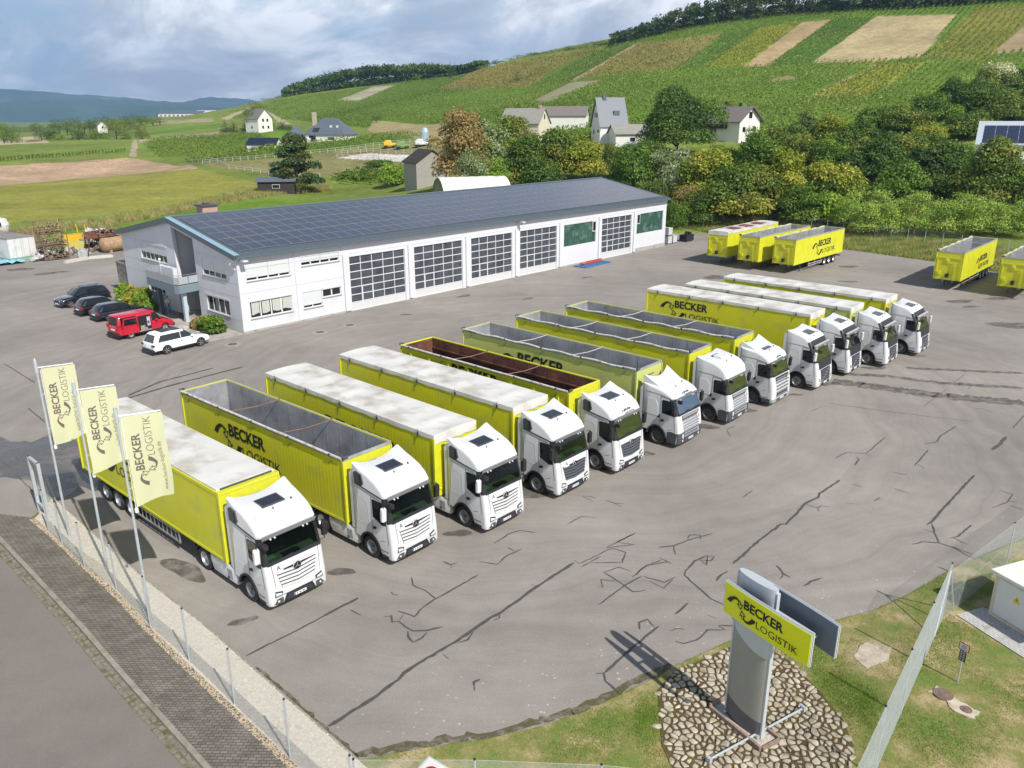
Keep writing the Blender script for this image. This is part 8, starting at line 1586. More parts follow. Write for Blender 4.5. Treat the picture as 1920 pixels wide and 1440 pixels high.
# ================================================================== VINES: rows of leaves running up and down the slope
def dirof(p, q): a, c = gt(*p), gt(*q); d = Vector(c) - Vector(a); return d.normalized()
def vines(name, label, poly_px, dr, step, cols, excl, n_per=3, size=.55, hh=1.5, keep=1.0, along=.9):
 P = hpoly(poly_px); A = np.array(P); d = np.array([dr.x, dr.y]); nn = np.array([-d[1], d[0]]); u = A @ d; v = A @ nn; U, V_ = np.meshgrid(np.arange(u.min(), u.max(), along), np.arange(v.min(), v.max(), step)); X = (U[..., None] * d + V_[..., None] * nn).reshape(-1, 2); X += RNG.normal(0, .12, X.shape)
 k = inpoly(X[:, 0], X[:, 1], P)
 for e_ in excl: k &= ~inpoly(X[:, 0], X[:, 1], e_)
 X = X[k & (RNG.random(len(X)) < keep)]
 if len(X) == 0: return None
 Z = hgt(X[:, 0], X[:, 1]); X = np.repeat(X, n_per, 0); Z = np.repeat(Z, n_per); n = len(X); C = np.stack([X[:, 0] + RNG.normal(0, .2, n), X[:, 1] + RNG.normal(0, .2, n), Z + RNG.uniform(.3, hh, n)], 1)
 nrm = RNG.normal(0, 1, (n, 3)); nrm /= np.linalg.norm(nrm, axis=1, keepdims=True); a = np.cross(nrm, RNG.normal(size=(n, 3))); a /= np.linalg.norm(a, axis=1, keepdims=True); b = np.cross(nrm, a); s = RNG.uniform(.6, 1.2, (n, 1)) * size
 V = np.stack([C - a * s, C - b * s * .6, C + a * s, C + b * s * .6], 1).reshape(-1, 3); cp = np.array(cols); big = (np.sin(X[:, 0] * .021 + 1.3 * np.sin(X[:, 1] * .017)) + 1) / 2; col = cp[0] * (1 - big[:, None]) + cp[-1] * big[:, None]; col = col * RNG.uniform(.6, 1.4, (n, 1))
 return tag(obj(name, tri_mesh(name, V, np.arange(4 * n).reshape(-1, 4), LEAFM, np.repeat(col, 4, 0), 4)), label, 'vines', kind='stuff')
DR = dirof((1729, 106), (1803, 42)); bare = [pl for c, pl in FPOLY[15:] if c not in (VINE,)]
GV = [(.135, .20, .032), (.21, .27, .05)]
VB = [p for c, p in FIELDS if c == VINE][-1]
vines('vines', 'broad green vineyard covering the hill', VB, dirof((1075, 154), (1192, 82)), 2.3, GV, [pl for c, pl in FPOLY if len(pl) > 2 and c in (PALE, DRY, (0.34, 0.32, 0.22), (0.21, 0.185, 0.05), (0.22, 0.19, 0.06), (0.27, 0.26, 0.15), (0.22, 0.24, 0.035), (0.38, 0.28, 0.15), (0.38, 0.31, 0.17), (0.19, 0.19, 0.045), (0.36, 0.28, 0.16), (0.24, 0.25, 0.04), (0.40, 0.31, 0.19))], 5, .34, 1.3, along=1.05)
vines('vines', 'yellowing vineyard in clear rows at the upper right', [(1729, 110), (1803, 40), (1830, 18), (2000, 8), (1910, 60), (1848, 114)], DR, 2.6, [(.30, .29, .05), (.21, .26, .04)], [], 5, .38, 1.6)
vines('vines', 'yellow green vineyard strip in the middle of the hill', [(1325, 125), (1424, 54), (1500, 41), (1394, 125)], DR, 2.2, [(.33, .31, .05), (.22, .26, .04)], [], 4, .4, 1.3)
vines('vines', 'yellow green vineyard strip above the wooded slope', [(1522, 181), (1646, 121), (1742, 116), (1626, 182)], DR, 2.2, [(.36, .34, .05), (.22, .26, .04)], [], 4, .4, 1.3)
vines('heath', 'dry brown and yellow scrub on the old vineyard terraces', [(820, 170), (900, 131), (990, 112), (1130, 90), (1035, 132), (990, 165), (900, 166)], DR, 2.2, [(.32, .25, .09), (.19, .20, .05)], [], 3, .45, .8, .6)
vines('heath', 'dry yellow scrub right of the narrow field path', [(1070, 151), (1192, 82), (1240, 78), (1357, 62), (1272, 130), (1134, 143)], DR, 2.2, [(.36, .29, .10), (.22, .23, .05)], [], 3, .45, .8, .5)
hd2 = dirof((300, 296), (500, 284))
vines('vines', 'level vineyard plot beside the field track', [(268, 271), (300, 262), (480, 252), (530, 272), (505, 284), (300, 296)], hd2, 2.0, GV, [], 6, .3, 1.6)
vines('vines', 'narrow vineyard plot along the paddock fence', [(345, 297), (480, 281), (760, 252), (800, 259), (480, 300), (350, 304)], hd2, 2.0, GV, [], 6, .3, 1.6)
vines('vines', 'vineyard plot below the hip roofed house', [(620, 335), (660, 322), (760, 318), (760, 345), (640, 348)], hd2, 2.0, [(.08, .16, .015), (.12, .2, .02)], [], 4, .4, 1.6)
vines('vines', 'single row of young vines across the meadow', [(-60, 306), (0, 301), (238, 284), (238, 286), (0, 304), (-60, 309)], dirof((0, 302), (238, 285)), 1.5, [(.06, .11, .02), (.09, .13, .02)], [], 8, .3, 1.6, along=1.2)
def zf(x, y): return hgt(x, y)
DRYP = [(-60, 432), (90, 428), (240, 405), (400, 372), (520, 350), (620, 348), (620, 356), (520, 366), (400, 385), (240, 418), (90, 440), (-60, 446)]
grass('dry_grass', hpoly(DRYP), 30000, .5, 1.2, zf, 'tall pale dry grass between the olive field and the bright meadow', dry=.85, w=.05)
bankp = [G2(*q) for q in [(1255, 428), (1260, 402), (1500, 425), (1740, 452), (1920, 470), (1960, 500), (1920, 519), (1760, 491), (1600, 469), (1400, 446)]]
grass('dry_grass', [tuple(q) for q in bankp], 60000, .25, .75, zf, 'brown and straw coloured weeds on the bank behind the parked trailers', dry=.62, w=.03)
# ================================================================== HOUSES AND SHEDS
def house(name, label, cat, loc, h, w, d, ze_, zr2, wallm, roofm, hip=0.0, parts=(), winds=(), ov=.45, group=None):
 """gable along x (ridge parallel to x, width w along x, depth d along y)"""
 T = thing(name, loc, h, label, cat, group); b = MB(); b.prism([(-w / 2, -d / 2, -2), (-w / 2, d / 2, -2), (-w / 2, d / 2, ze_), (-w / 2, 0, zr2 if not hip else ze_ + .01), (-w / 2, -d / 2, ze_)], (w, 0, 0)); b.build('wall', wallm, T)
 b = MB(); sl_ = (zr2 - ze_) / (d / 2); hx = w / 2 + ov; hy = d / 2 + ov; zl = ze_ - ov * sl_
 if hip: rx = max(.05, w / 2 - hip); pts = [(-hx, -hy, zl), (hx, -hy, zl), (hx, hy, zl), (-hx, hy, zl), (-rx, 0, zr2 + .1), (rx, 0, zr2 + .1)]; b.add(pts + [(p[0], p[1], p[2] + .18) for p in pts], [(0, 1, 5, 4), (1, 2, 5), (2, 3, 4, 5), (3, 0, 4), (6, 7, 11, 10), (7, 8, 11), (8, 9, 10, 11), (9, 6, 10), (0, 1, 7, 6), (1, 2, 8, 7), (2, 3, 9, 8), (3, 0, 6, 9)])
 else:
  for s in (-1, 1): b.prism([(-hx, s * hy, zl), (hx, s * hy, zl), (hx, 0, zr2 + .02), (-hx, 0, zr2 + .02)], (0, 0, .16))
 rf = b.build('roof', roofm, T)
 for (fc, a, z, ww, hh) in winds:                                  # face: 's' long side -y, 'e' gable +x, 'w' gable -x
  f = MB();
  def B(mb, p, q, z0, z1, o0, o1):
   if fc == 's': mb.bb(a + p, a + q, -d / 2 - o1, -d / 2 - o0, z0, z1)
   elif fc == 'w': mb.bb(-w / 2 - o1, -w / 2 - o0, a + p, a + q, z0, z1)
   else: mb.bb(w / 2 + o0, w / 2 + o1, a + p, a + q, z0, z1)
  B(f, -ww / 2 - .08, ww / 2 + .08, z - .08, z + hh + .08, .002, .05); wf = f.build('window', FRAME, T); g = MB(); B(g, -ww / 2, ww / 2, z, z + hh, .052, .07); g.build('pane', DGLASS, wf)
 for nm, m_, bxs in parts:
  b = MB()
  for q in bxs: b.bb(*q)
  b.build(nm, m_, rf if nm in ('chimney', 'dormer', 'skylight', 'solar_panel') else T)
 return T
HW = mat('house_white', (.70, .69, .66), .8, noise=.04); HC_ = mat('house_cream', (.60, .55, .42), .85, noise=.06); SLATE = mat('slate_roof', (.10, .12, .15), .5, noise=.12, nscale=3); TILE = mat('grey_tile_roof', (.17, .15, .14), .85, noise=.2, nscale=3); ETER = mat('weathered_cement_roof', (.26, .25, .23), .9, noise=.15, nscale=1.5); BRN = mat('dark_boards', (.035, .03, .026), .9, noise=.2)
BG = 'houses at the foot of the vineyards'
def hp_(px, py, Y): x = xat(px, Y, py); return (x, Y, hz(x, Y))
def zb_(px, py, Y): x = xat(px, Y, py); return (x, Y, zat(py, Y, px))
house('steep_house', 'white house with a steep slate roof, a dormer and a gable with three small windows', 'house', zb_(1141, 264, 205), R(14), 7.6, 7.4, 4.4, 11.2, HW, SLATE, winds=[('s', 1.2, 1.9, 1.4, 1.3), ('w', -.9, 6.2, .5, 1.2), ('w', 0, 6.2, .5, 1.2), ('w', .9, 6.2, .5, 1.2), ('w', -1.8, 1.8, .9, 1.2), ('w', 1.6, 1.8, .9, 1.2), ('w', 0, 8.9, .4, .6)],
      parts=[('chimney', SLATE, [(-2.2, -1.2, -.5, .4, 10.4, 12.1)]), ('dormer', SLATE, [(.3, 2.0, -2.6, -.9, 6.4, 7.9)]), ('annex', HW, [(-5.2, -1.0, -7.2, -3.7, -2, 2.1)])], group=BG).scale = (0.88,) * 3
house('gable_house', 'cream gabled barn house with a weathered grey roof', 'house', zb_(985, 250, 208), R(-28), 13, 7.8, 3.2, 7.2, HC_, ETER, winds=[('e', 0, 4.2, .8, 1.4)], parts=[('chimney', BRK, [(4.6, 5.4, -.4, .4, 6.6, 8.3)])], group=BG).scale = (0.8,) * 3
house('long_house', 'low house with a dark grey roof behind the cream gable', 'house', zb_(1058, 234, 236), R(-12), 16, 8, 3.2, 6.0, HW, TILE, winds=[('e', 0, 3.0, .8, 1)], group=BG).scale = (0.8,) * 3
house('flat_shed', 'white shed with a pale flat pitched roof below the steep slate house', 'shed', zb_(1178, 268, 196), R(8), 8, 7, 2.2, 4.0, HW, ETER, winds=[('s', 0, .5, 1.2, .8)], group=BG)
house('chalet_house', 'white house with brown tiled roof and balcony right of the huge dark tree', 'house', zb_(1372, 258, 198), R(-52), 11, 8.6, 4.6, 7.8, HW, TILE, ov=.9, winds=[('e', 0, 5.0, 1.4, 1.6), ('e', -2.4, 1.6, 1.2, 1.2), ('e', 2.2, 1.6, 1.2, 1.2), ('s', -3, 1.4, 2, 1.3)], parts=[('chimney', BRN, [(-2.6, -1.8, -.9, -.2, 7.2, 9.2), (1.4, 2.0, .2, .8, 7.2, 8.9)]), ('balcony', BRN, [(-5.4, 1.5, -5.6, -4.3, 2.4, 3.5)])], group=BG).scale = (0.87,) * 3
house('hip_house', 'white house with a large slate hipped roof and a tall pale chimney', 'house', zb_(622, 268, 298), R(-14), 14.5, 11, 3.2, 8.2, HW, SLATE, hip=4.6, winds=[('s', 2.5, 1.2, 2.4, .9), ('s', -4.5, .6, 2.6, 2.0)], parts=[('chimney', mat('pale_chimney', (.42, .38, .30), .8), [(-5.6, -4.3, -2.6, -1.6, 3, 10.4)]), ('dormer', DGLASS, [(-4.2, -2.4, -5.2, -3.6, 3.4, 5.2)]), ('skylight', WHITE, [(1.4, 2.1, -3.6, -2.9, 5.2, 6.0), (3.8, 4.5, -3.6, -2.9, 5.2, 6.0)]), ('annex', HW, [(-9.5, -5.2, -6.4, -3.2, -1.5, 1.8)])], group=BG)
house('garden_pavilion', 'tiny hipped pavilion left of the hipped slate roof', 'pavilion', zb_(557, 262, 300), 0, 4, 4, 2.2, 4.6, HW, SLATE, hip=1.7, winds=[('s', 0, .4, 1.4, 1.3)], group=BG)
house('solar_garage', 'garage with a dark solar roof split by a pale strip', 'garage', zb_(497, 279, 284), R(-6), 10, 6.5, 1.5, 3.4, HW, mat('dark_solar_roof', (.02, .025, .045), .2, noise=.1), ov=.3, winds=[('s', 0, .2, 1.5, .8)], group=BG)
house('tall_white_house', 'tall white gabled house far away behind narrow conifers', 'house', zb_(487, 246, 386), R(-35), 9, 8, 5.6, 9.6, HW, TILE, winds=[('e', -1.5, 1.2, 1, 1.2), ('e', 1.5, 1.2, 1, 1.2), ('e', -1.2, 4.2, 1, 1.2), ('e', 1.2, 4.2, 1, 1.2), ('s', 0, 1.2, 1, 1.2)], group=BG)
house('field_house', 'very small white gabled house in the far tree belt', 'house', zb_(192, 244, 640), R(-60), 8, 6.5, 3.2, 6.2, HW, TILE, winds=[('e', 0, 1.4, 1, 1.2)], group=BG)
house('far_hall', 'distant long white hall with a terraced facade', 'hall', zb_(343, 221, 1180), R(-3), 62, 16, 5.5, 9.0, HW, SLATE, winds=[('s', k * 6.0 - 27, 2, 3.4, 1.6) for k in range(10)], group=BG); house('far_hall', 'distant plain white box hall beside the terraced one', 'hall', zb_(391, 219, 1190), R(-3), 26, 16, 8, 8.4, mat('hall_white', (.74, .75, .75), .7), HW, winds=[('s', 0, 2, 3, 2)], group=BG)
GB = house('stone_barn', 'grey rendered barn with a dark garage door left of the rusty brown tree', 'barn', zb_(800, 350, 184), R(-63), 9, 8.6, 6.2, 9.0, mat('old_render', (.30, .29, .26), .9, noise=.1, nscale=1), BRN, winds=[('w', -2.2, 5.8, 1.0, 1.5), ('w', -.6, 5.8, 1.0, 1.5)], group='sheds and barns')
b = MB(); b.bb(-4.56, -4.51, 1.0, 3.8, 0, 4.1, 0); b.build('door', DGREY, GB); GB.scale = (.88,) * 3
house('black_shed', 'black wooden shed under the spreading conifer', 'shed', zb_(520, 356, 200), R(10), 8.5, 5, 2.2, 2.9, BRN, mat('felt_roof', (.10, .12, .14), .7), winds=[('s', 0, .6, 1.6, .8)], group='sheds and barns')
house('black_shed', 'smaller black lean-to behind the wooden shed', 'shed', zb_(535, 345, 206), R(10), 6, 4, 2.4, 3.4, BRN, mat('felt_roof2', (.16, .2, .22), .6), winds=[('s', 0, .6, 1.2, .8)], group='sheds and barns')
house('solar_barn', 'barn with a pale framed solar roof at the right edge behind trees', 'barn', (xat(1934, 150, 250), 150, zat(228, 150, 1915) - 5.1), R(-30), 16, 9, 1.5, 5.0, HW, mat('pale_roof_frame', (.40, .45, .50), .5), winds=[('s', 0, .2, 2, .8)], group='sheds and barns')
# its panels follow the roof slope
SB = [o for o in COL.objects if o.name.startswith('solar_barn')][0]; sl2 = math.atan2(3.5, 4.5)
for i in range(8):
 for j in range(3): b = MB(); b.bb(0, 1.75, 0, 1.5, 0, .04); o = b.build('solar_panel', PV, SB); o.location = (-7.4 + i * 1.85, -4.75 + j * 1.6 * math.cos(sl2), 1.5 + .0 + j * 1.6 * math.sin(sl2) + .02 + .0); o.rotation_euler = (sl2, 0, 0)
# tunnel-shaped storage hall behind the workshop
tq = hp_(822, 372, 140); T = thing('tent_hall', tq, R(20), 'white round arched tent hall open at its left end', 'tent hall'); b = MB(); n = 16; Rr_, hh_ = 4.6, zat(333, 140, 822) - tq[2]; L2 = 12
arc = [(-Rr_ * math.cos(PI * k / n), hh_ * math.sin(PI * k / n) ** .85) for k in range(n + 1)]; ns = 21; vs = [(L2 * s_ / ns, a, c + (.05 if s_ % 3 else 0) * (1 if 0 < i < n else 0)) for s_ in range(ns + 1) for i, (a, c) in enumerate(arc)]; b.add(vs, [(s_ * (n + 1) + i, (s_ + 1) * (n + 1) + i, (s_ + 1) * (n + 1) + i + 1, s_ * (n + 1) + i + 1) for s_ in range(ns) for i in range(n)]); b.build('cover', mat('tent_cloth', (.66, .64, .58), .8, noise=.05, nscale=1, dirt=(.5, .48, .42), dscale=.5), T, smooth=60)
b = MB(); b.add([(L2 - .05, a, c) for a, c in arc], [tuple(range(n + 1))]); b.build('end_wall', mat('tent_inside', (.22, .19, .15), .9, noise=.1), T)
b = MB()
for s_ in range(0, ns + 1, 3): b.tube([(L2 * s_ / ns, a * .985, c * .985 - .02) for a, c in arc], .06, 5)
b.build('hoop', MGREY, T)
# ================================================================== STORAGE YARD LEFT OF THE WORKSHOP
SC = lambda lst: [tuple(q) for q in lst]
def item(name, label, cat, x, y, rz, fn, mats_, group='scrap and stores left of the workshop', z=.0, smooth=None):
 b = MB(); fn(b); return tag(b.build(name, mats_, None, smooth, (x, y, z), (0, 0, rz)), label, cat, group)
CONTW = mat('container_white', (.62, .63, .62), .6, noise=.05, dirt=(.42, .42, .38), dscale=.7); hh = math.atan2(102.2 - 99.86, -60.39 + 61.88)
T = thing('storage_container', (-62.3, 99.6, 0), hh, 'white storage container with a grey roof and green foot rail', 'container', 'scrap and stores left of the workshop')
b = MB(); b.bb(0, 3.3, 0, 12, .35, 2.95, 0); b.bb(-.03, 3.33, -.03, 12.03, .0, .55, 1)
for k in range(9): b.bb(-.012, 0, .8 + k * 1.35, .86 + k * 1.35, .55, 2.9, 0)
b.build('body', [CONTW, mat('pale_green_rail', (.22, .36, .28), .6, noise=.1)], T); b = MB(); b.bb(-.06, 3.36, -.06, 12.06, 2.95, 3.05); b.build('roof', mat('grey_container_roof', (.22, .22, .20), .8, noise=.2, dirt=(.12, .12, .09), dscale=.6), T); b = MB(); b.bb(.05, 1.62, -.05, -.032, .6, 2.9, 0); b.bb(1.68, 3.25, -.05, -.032, .6, 2.9, 0); b.build('door', CONTW, T); b = MB()
for x in (.8, 1.5, 1.8, 2.5): b.tube([(x, -.07, .6), (x, -.07, 2.85)], .02, 5)
b.build('lock_rod', SILVER, T)
CRATE = mat('rusty_cage', (.20, .13, .09), .85, noise=.35, nscale=3); LOGM = mat('firewood', (.30, .22, .14), .9, noise=.4, nscale=5); JUNK = mat('grey_scrap', (.36, .36, .36), .7, noise=.35, nscale=3); YJ = mat('construction_yellow', (.70, .42, .02), .5, noise=.1); YJ2 = mat('yellow_green_skip', (.50, .45, .10), .6, noise=.15)
def crate(b, w=1.5, d=1.2, h=1.0, fill=True):
 for x in (0, w):
  for y in (0, d): b.bb(x - .04, x + .04, y - .04, y + .04, 0, h + .05, 0)
 for z in (.12, .4, .68, h): b.bb(0, w, -.02, .02, z - .03, z + .03, 0); b.bb(0, w, d - .02, d + .02, z - .03, z + .03, 0); b.bb(-.02, .02, 0, d, z - .03, z + .03, 0); b.bb(w - .02, w + .02, 0, d, z - .03, z + .03, 0)
 b.bb(0, w, 0, d, .08, .12, 0)
 if fill:
  for k in range(80): x, y, z = RNG.uniform(.15, w - .15), RNG.uniform(.1, d - .1), RNG.uniform(.2, h); a = RNG.uniform(-.5, .5); l_ = .32; b.tube([(x - l_ * math.cos(a) * .4, y - l_, z), (x + l_ * math.cos(a) * .4, y + l_, z + RNG.uniform(-.1, .1))], RNG.uniform(.05, .1), 6, 1)
for px, py, st, lb in ((45, 452, 0, 'empty rusty wire cage left of the tall crate stack'), (62, 460, 0, 'rusty cage half hidden behind the white container'), (86, 484, 0, 'rusty cage full of firewood, lowest of the tall stack'), (86, 484, 1, 'rusty cage full of firewood, middle of the tall stack'), (80, 483, 2, 'rusty cage full of firewood, topmost of the tall stack'), (192, 466, 0, 'lower firewood cage next to the workshop'), (192, 466, 1, 'upper firewood cage next to the workshop'), (176, 462, 0, 'reddish cage left of the firewood cages'), (28, 448, 0, 'pale empty cage behind the container roof')):
 c = gp(px, py + 6); item('wire_crate', lb, 'crate', c.x, c.y, HB + RNG.uniform(-.1, .1), lambda b, f=(st > 0 or px > 80): crate(b, 3.0 if px > 60 else 2.4, 1.6, 1.55, f), [CRATE, LOGM], 'wire cages in the storage yard', z=st * 1.62)
c = gp(125, 475); item('yellow_skip', 'faded yellow green skip between the crates', 'skip', c.x, c.y, HB, lambda b: (b.prism([(0, 0, 0), (2.2, 0, 0), (2.4, 0, 1.3), (-.3, 0, 1.3)], (0, 1.6, 0)), b.bb(-.1, .1, -.1, 0, 0, 2), b.bb(2.4, 2.6, -.1, 0, 0, 2)), YJ2)
c = gp(120, 470); YH = item('yellow_hopper', 'bright yellow open hopper on four legs', 'hopper', c.x, c.y + 1, HB, lambda b: ([b.bb(x - .08, x + .08, y - .08, y + .08, 0, 1.4) for x in (0, 2.6) for y in (0, 1.8)], b.prism([(0, 0, 1.4), (2.6, 0, 1.4), (2.9, 0, 2.6), (-.3, 0, 2.6)], (0, .1, 0)), b.bb(-.3, -.2, 0, 1.8, 1.2, 2.6), b.bb(2.6, 2.8, 0, 1.8, 1.2, 2.6), b.prism([(-.2, 1.7, 1.3), (2.8, 1.7, 1.3), (2.8, .2, 2.62), (-.2, .2, 2.62)], (0, 0, .08))), YJ)
YH.scale = (.8, .8, .75); c = gp(142, 462); YG = item('yellow_grapple', 'yellow tined attachment with two upright prongs', 'attachment', c.x, c.y, HB, lambda b: (b.bb(0, 3, 0, .3, .4, .9), [b.bb(.2 + k * .45, .3 + k * .45, -.9, .0, .1, .5) for k in range(7)], b.tube([(.9, .2, .9), (.7, .3, 4.4)], .08, 6), b.tube([(2.3, .2, .9), (2.1, .3, 4.2)], .08, 6), b.bb(.2, .6, .1, .4, .9, 2.0), b.bb(2.5, 2.8, .1, .4, .9, 2.2)), YJ)
YG.scale = (.8, .8, .7); c = gp(115, 458); item('yellow_post', 'lone upright yellow post behind the hopper', 'post', c.x, c.y, 0, lambda b: (b.tube([(0, 0, 0), (.1, 0, 3.6)], .1, 6), b.bb(-.3, .3, -.3, .3, 0, .15)), YJ2)
c = gp(165, 474); item('rusty_hopper', 'flat rusty brown chute on thin legs', 'chute', c.x, c.y, HB, lambda b: (b.prism([(0, 0, 1.7), (4, 0, 1.9), (4.3, 1.6, 2.5), (.4, 1.6, 2.3)], (0, 0, .25)), [b.tube([(x, y, 0), (x + .1, y, 1.8)], .06, 5) for x in (.3, 3.8) for y in (.2, 1.4)], b.tube([(.3, .2, .1), (3.8, 1.4, 1.6)], .05, 5)), RUST)
c = gp(196, 474); item('old_boiler', 'rusty round tank lying on its side by the workshop', 'tank', c.x, c.y, HB + .2, lambda b: (b.tube([(0, 0, 1.0), (4.0, 0, 1.0)], .95, 18), b.lathe((0, 0, 1), [(.95, 0), (.7, -.25), (.3, -.38), (0, -.4)], 18, 'X'), b.bb(.4, .7, -.8, .8, 0, .4), b.bb(3.2, 3.5, -.8, .8, 0, .4)), mat('tan_tank', (.34, .22, .13), .8, noise=.3))
c = gp(207, 446);
def heap(b, w, d, h, n):
 for k in range(n):
  x, y = RNG.uniform(-w, w), RNG.uniform(-d, d); z = h * (1 - (x / w) ** 2 * .7) * RNG.uniform(.1, 1); M = Matrix.Rotation(RNG.uniform(0, 6), 4, 'Z') @ Matrix.Rotation(RNG.normal(0, .5), 4, 'X') @ Matrix.Rotation(RNG.normal(0, .5), 4, 'Y'); b.box((x, y, z), (RNG.uniform(.3, 1.6), RNG.uniform(.1, .6), RNG.uniform(.05, .35)), M=M, mi=int(RNG.integers(0, 3)))
item('scrap_heap', 'tall heap of pale grey scrap beside the upper crates', 'scrap heap', c.x + 2, c.y - 8, HB, lambda b: heap(b, 2.2, 1.6, 2.6, 150), [JUNK, WHITE, MGREY]); c = gp(84, 486); item('scrap_heap', 'low heap of white sacks and parts beside the container doors', 'scrap heap', c.x, c.y, HB, lambda b: heap(b, 1.5, 1.2, 1.3, 70), [WHITE, JUNK, DGREY])
c = gp(120, 478); item('scrap_heap', 'flat litter of grey boards in front of the yellow hopper', 'scrap heap', c.x, c.y, HB, lambda b: heap(b, 3.4, 1.2, .5, 60), [JUNK, WOOD, CONC]); c = gp(215, 468); item('scrap_heap', 'low brown heap against the bunker', 'scrap heap', c.x - 1, c.y, HB, lambda b: heap(b, 2.4, 1.2, .7, 60), [WOOD, RUST, JUNK])
c = gp(157, 483); item('vent_grille', 'round-topped grey ventilator box with two dark louvres', 'ventilator', c.x, c.y, HB - .4, lambda b: (b.rext([(-.6, 0), (.6, 0), (.6, .8), (.3, 1.1), (-.3, 1.1), (-.6, .8)], .9, .15, None, 3, mi=0), [b.bb(.6, .64, y - .35, y + .35, .15 + .12 * k, .2 + .12 * k, 1) for y in (-.4, .4) for k in range(6)]), [JUNK, BLACKP])
for k, (p0, p1, w_, lb) in enumerate([((122, 494), (165, 486), .45, 'long pale beam lying on the ground, nearer the cars'), ((165, 486), (212, 482), .35, 'long pale beam lying toward the bunker'), ((130, 450), (160, 446), .5, 'pale beam under the yellow attachment')]):
 a, c = gp(*p0), gp(*p1); d = c - a; item('concrete_beam', lb, 'beam', (a.x + c.x) / 2, (a.y + c.y) / 2, math.atan2(d.y, d.x), lambda b: (b.bb(-d.length / 2, d.length / 2, -w_ / 2, w_ / 2, 0, .3), b.bb(-d.length / 2 + .2, d.length / 2 - .2, -w_ / 4, w_ / 4, .3, .36)), mat('pale_beam', (.5, .48, .44), .8, noise=.1), 'beams lying in the storage yard')
c = gp(8, 495); item('blue_sheet', 'light blue plastic sheet at the left edge beside the container', 'sheet', c.x, c.y, HB, lambda b: b.add([(x * .5 - 2, y * .5 - 1.5, .1 + .35 * abs(math.sin(x * 1.3 + y))) for x in range(9) for y in range(7)], [(i * 7 + j, (i + 1) * 7 + j, (i + 1) * 7 + j + 1, i * 7 + j + 1) for i in range(8) for j in range(6)]), mat('blue_film', (.22, .48, .62), .3, noise=.1))
c = gp(3, 436); item('white_tank', 'white tank with a dark hatch behind the container', 'tank', c.x, c.y, 0, lambda b: (b.lathe((0, 0, 1.2), [(0, -1.2), (1.1, -1.1), (1.3, 0), (1.0, .9), (0, 1.2)], 16, 'Z', 0), b.bb(.3, .9, -1.3, -1.1, 1.2, 1.7, 1)), [WHITE, BLACKP])
# pallets, tank cube, bin near the far end of the workshop
q = bl(45.8, -1.6);
def palletset(b):
 for k in range(9): b.bb(-2.6 + k * .6, -2.3 + k * .6, -.9, .9, .12, .17, 0)
 for y in (-.8, 0, .8): b.bb(-2.7, 2.7, y - .06, y + .06, .0, .12, 0)
 b.bb(-1.6, 2.2, .2, .8, .18, .3, 1); b.bb(-.5, 2.6, .5, .62, .3, .42, 1)
item('blue_racks', 'blue steel racks with red rails lying in front of the green glazing', 'steel racks', q.x, q.y, HB + .03, palletset, [mat('rack_blue', (.05, .16, .38), .5, noise=.1), mat('rack_red', (.40, .06, .04), .5, noise=.1)], None)
c = bl(66.3, 1.0)
def ibc(b):
 b.bb(-.5, .5, -.6, .6, .16, 1.1, 0)
 for k in range(5): b.bb(-.52 + k * .26, -.50 + k * .26, -.62, -.6, .1, 1.15, 1)
 for k in range(5): b.bb(-.53, .53, -.63, -.6, .15 + k * .24, .18 + k * .24, 1); b.bb(-.53, -.5, -.62, .62, .15 + k * .24, .18 + k * .24, 1)
 b.bb(-.55, .55, -.62, .62, 0, .14, 2); b.lathe((0, 0, 1.1), [(.12, 0), (.12, .06), (0, .06)], 10, 'Z', 2)
for k, (dx_, dz, lb) in enumerate([(0, 0, 'white tank cube beside the workshop end, lower one'), (0, 1.18, 'white tank cube stacked on another beside the workshop end'), (1.25, 0, 'white tank cube beside the stacked pair')]): item('tank_cube', lb, 'tank cube', c.x + dx_ * .7, c.y + dx_ * .7, HB, ibc, [mat('milky_plastic', (.66, .68, .70), .4, noise=.05), SILVER, WOOD], 'white tank cubes by the workshop end', z=dz)
c = gp(1287, 452); item('black_bin', 'black bin with loose parts right of the white tank cubes', 'bin', c.x, c.y, HB, lambda b: (b.bb(-1, 1, -.6, .6, .1, .9), b.bb(-1.05, 1.05, -.65, .65, .85, .95), b.bb(.2, .8, -.3, .3, .95, 1.3), b.bb(-.9, -.6, -.5, -.2, .95, 1.5)), BLACKP, None)
# fence behind the parked trailers and the paddock rails
bf = [tuple(gp(px, py).xy) for px, py in ((1258, 410), (1340, 416), (1430, 424), (1520, 434), (1610, 444), (1700, 456), (1800, 468), (1935, 484))]; bp = []
for i in range(len(bf) - 1):
 for s_ in range(3): bp.append(tuple(Vector(bf[i]).lerp(Vector(bf[i + 1]), s_ / 3)))
wire_fence('wire_fence', bf, 2.0, 'long thin wire fence behind the parked trailers', bp, wr=.003, pitch=.22, postr=.035)
def rails(label, pts, n_, hgt_=1.3):
 W = [gt(*p) for p in pts]; T = thing('paddock_fence', (*W[0], hz(*W[0])), 0, label, 'fence', 'post and rail fences of the paddocks'); o0 = Vector((*W[0], hz(*W[0]))); P = []
 for i in range(len(W) - 1):
  for s_ in range(n_): q = Vector(W[i]).lerp(Vector(W[i + 1]), s_ / n_); P.append(Vector((q.x, q.y, hz(q.x, q.y))) - o0)
 q = Vector(W[-1]); P.append(Vector((q.x, q.y, hz(q.x, q.y))) - o0);
 for p in P: b = MB(); b.bb(p.x - .08, p.x + .08, p.y - .08, p.y + .08, p.z - .2, p.z + hgt_); b.build('post', PALEW, T)
 b = MB()
 for f in (.5, .95): b.tube([(p.x, p.y, p.z + hgt_ * f) for p in P], .055, 4)
 b.build('rail', PALEW, T)
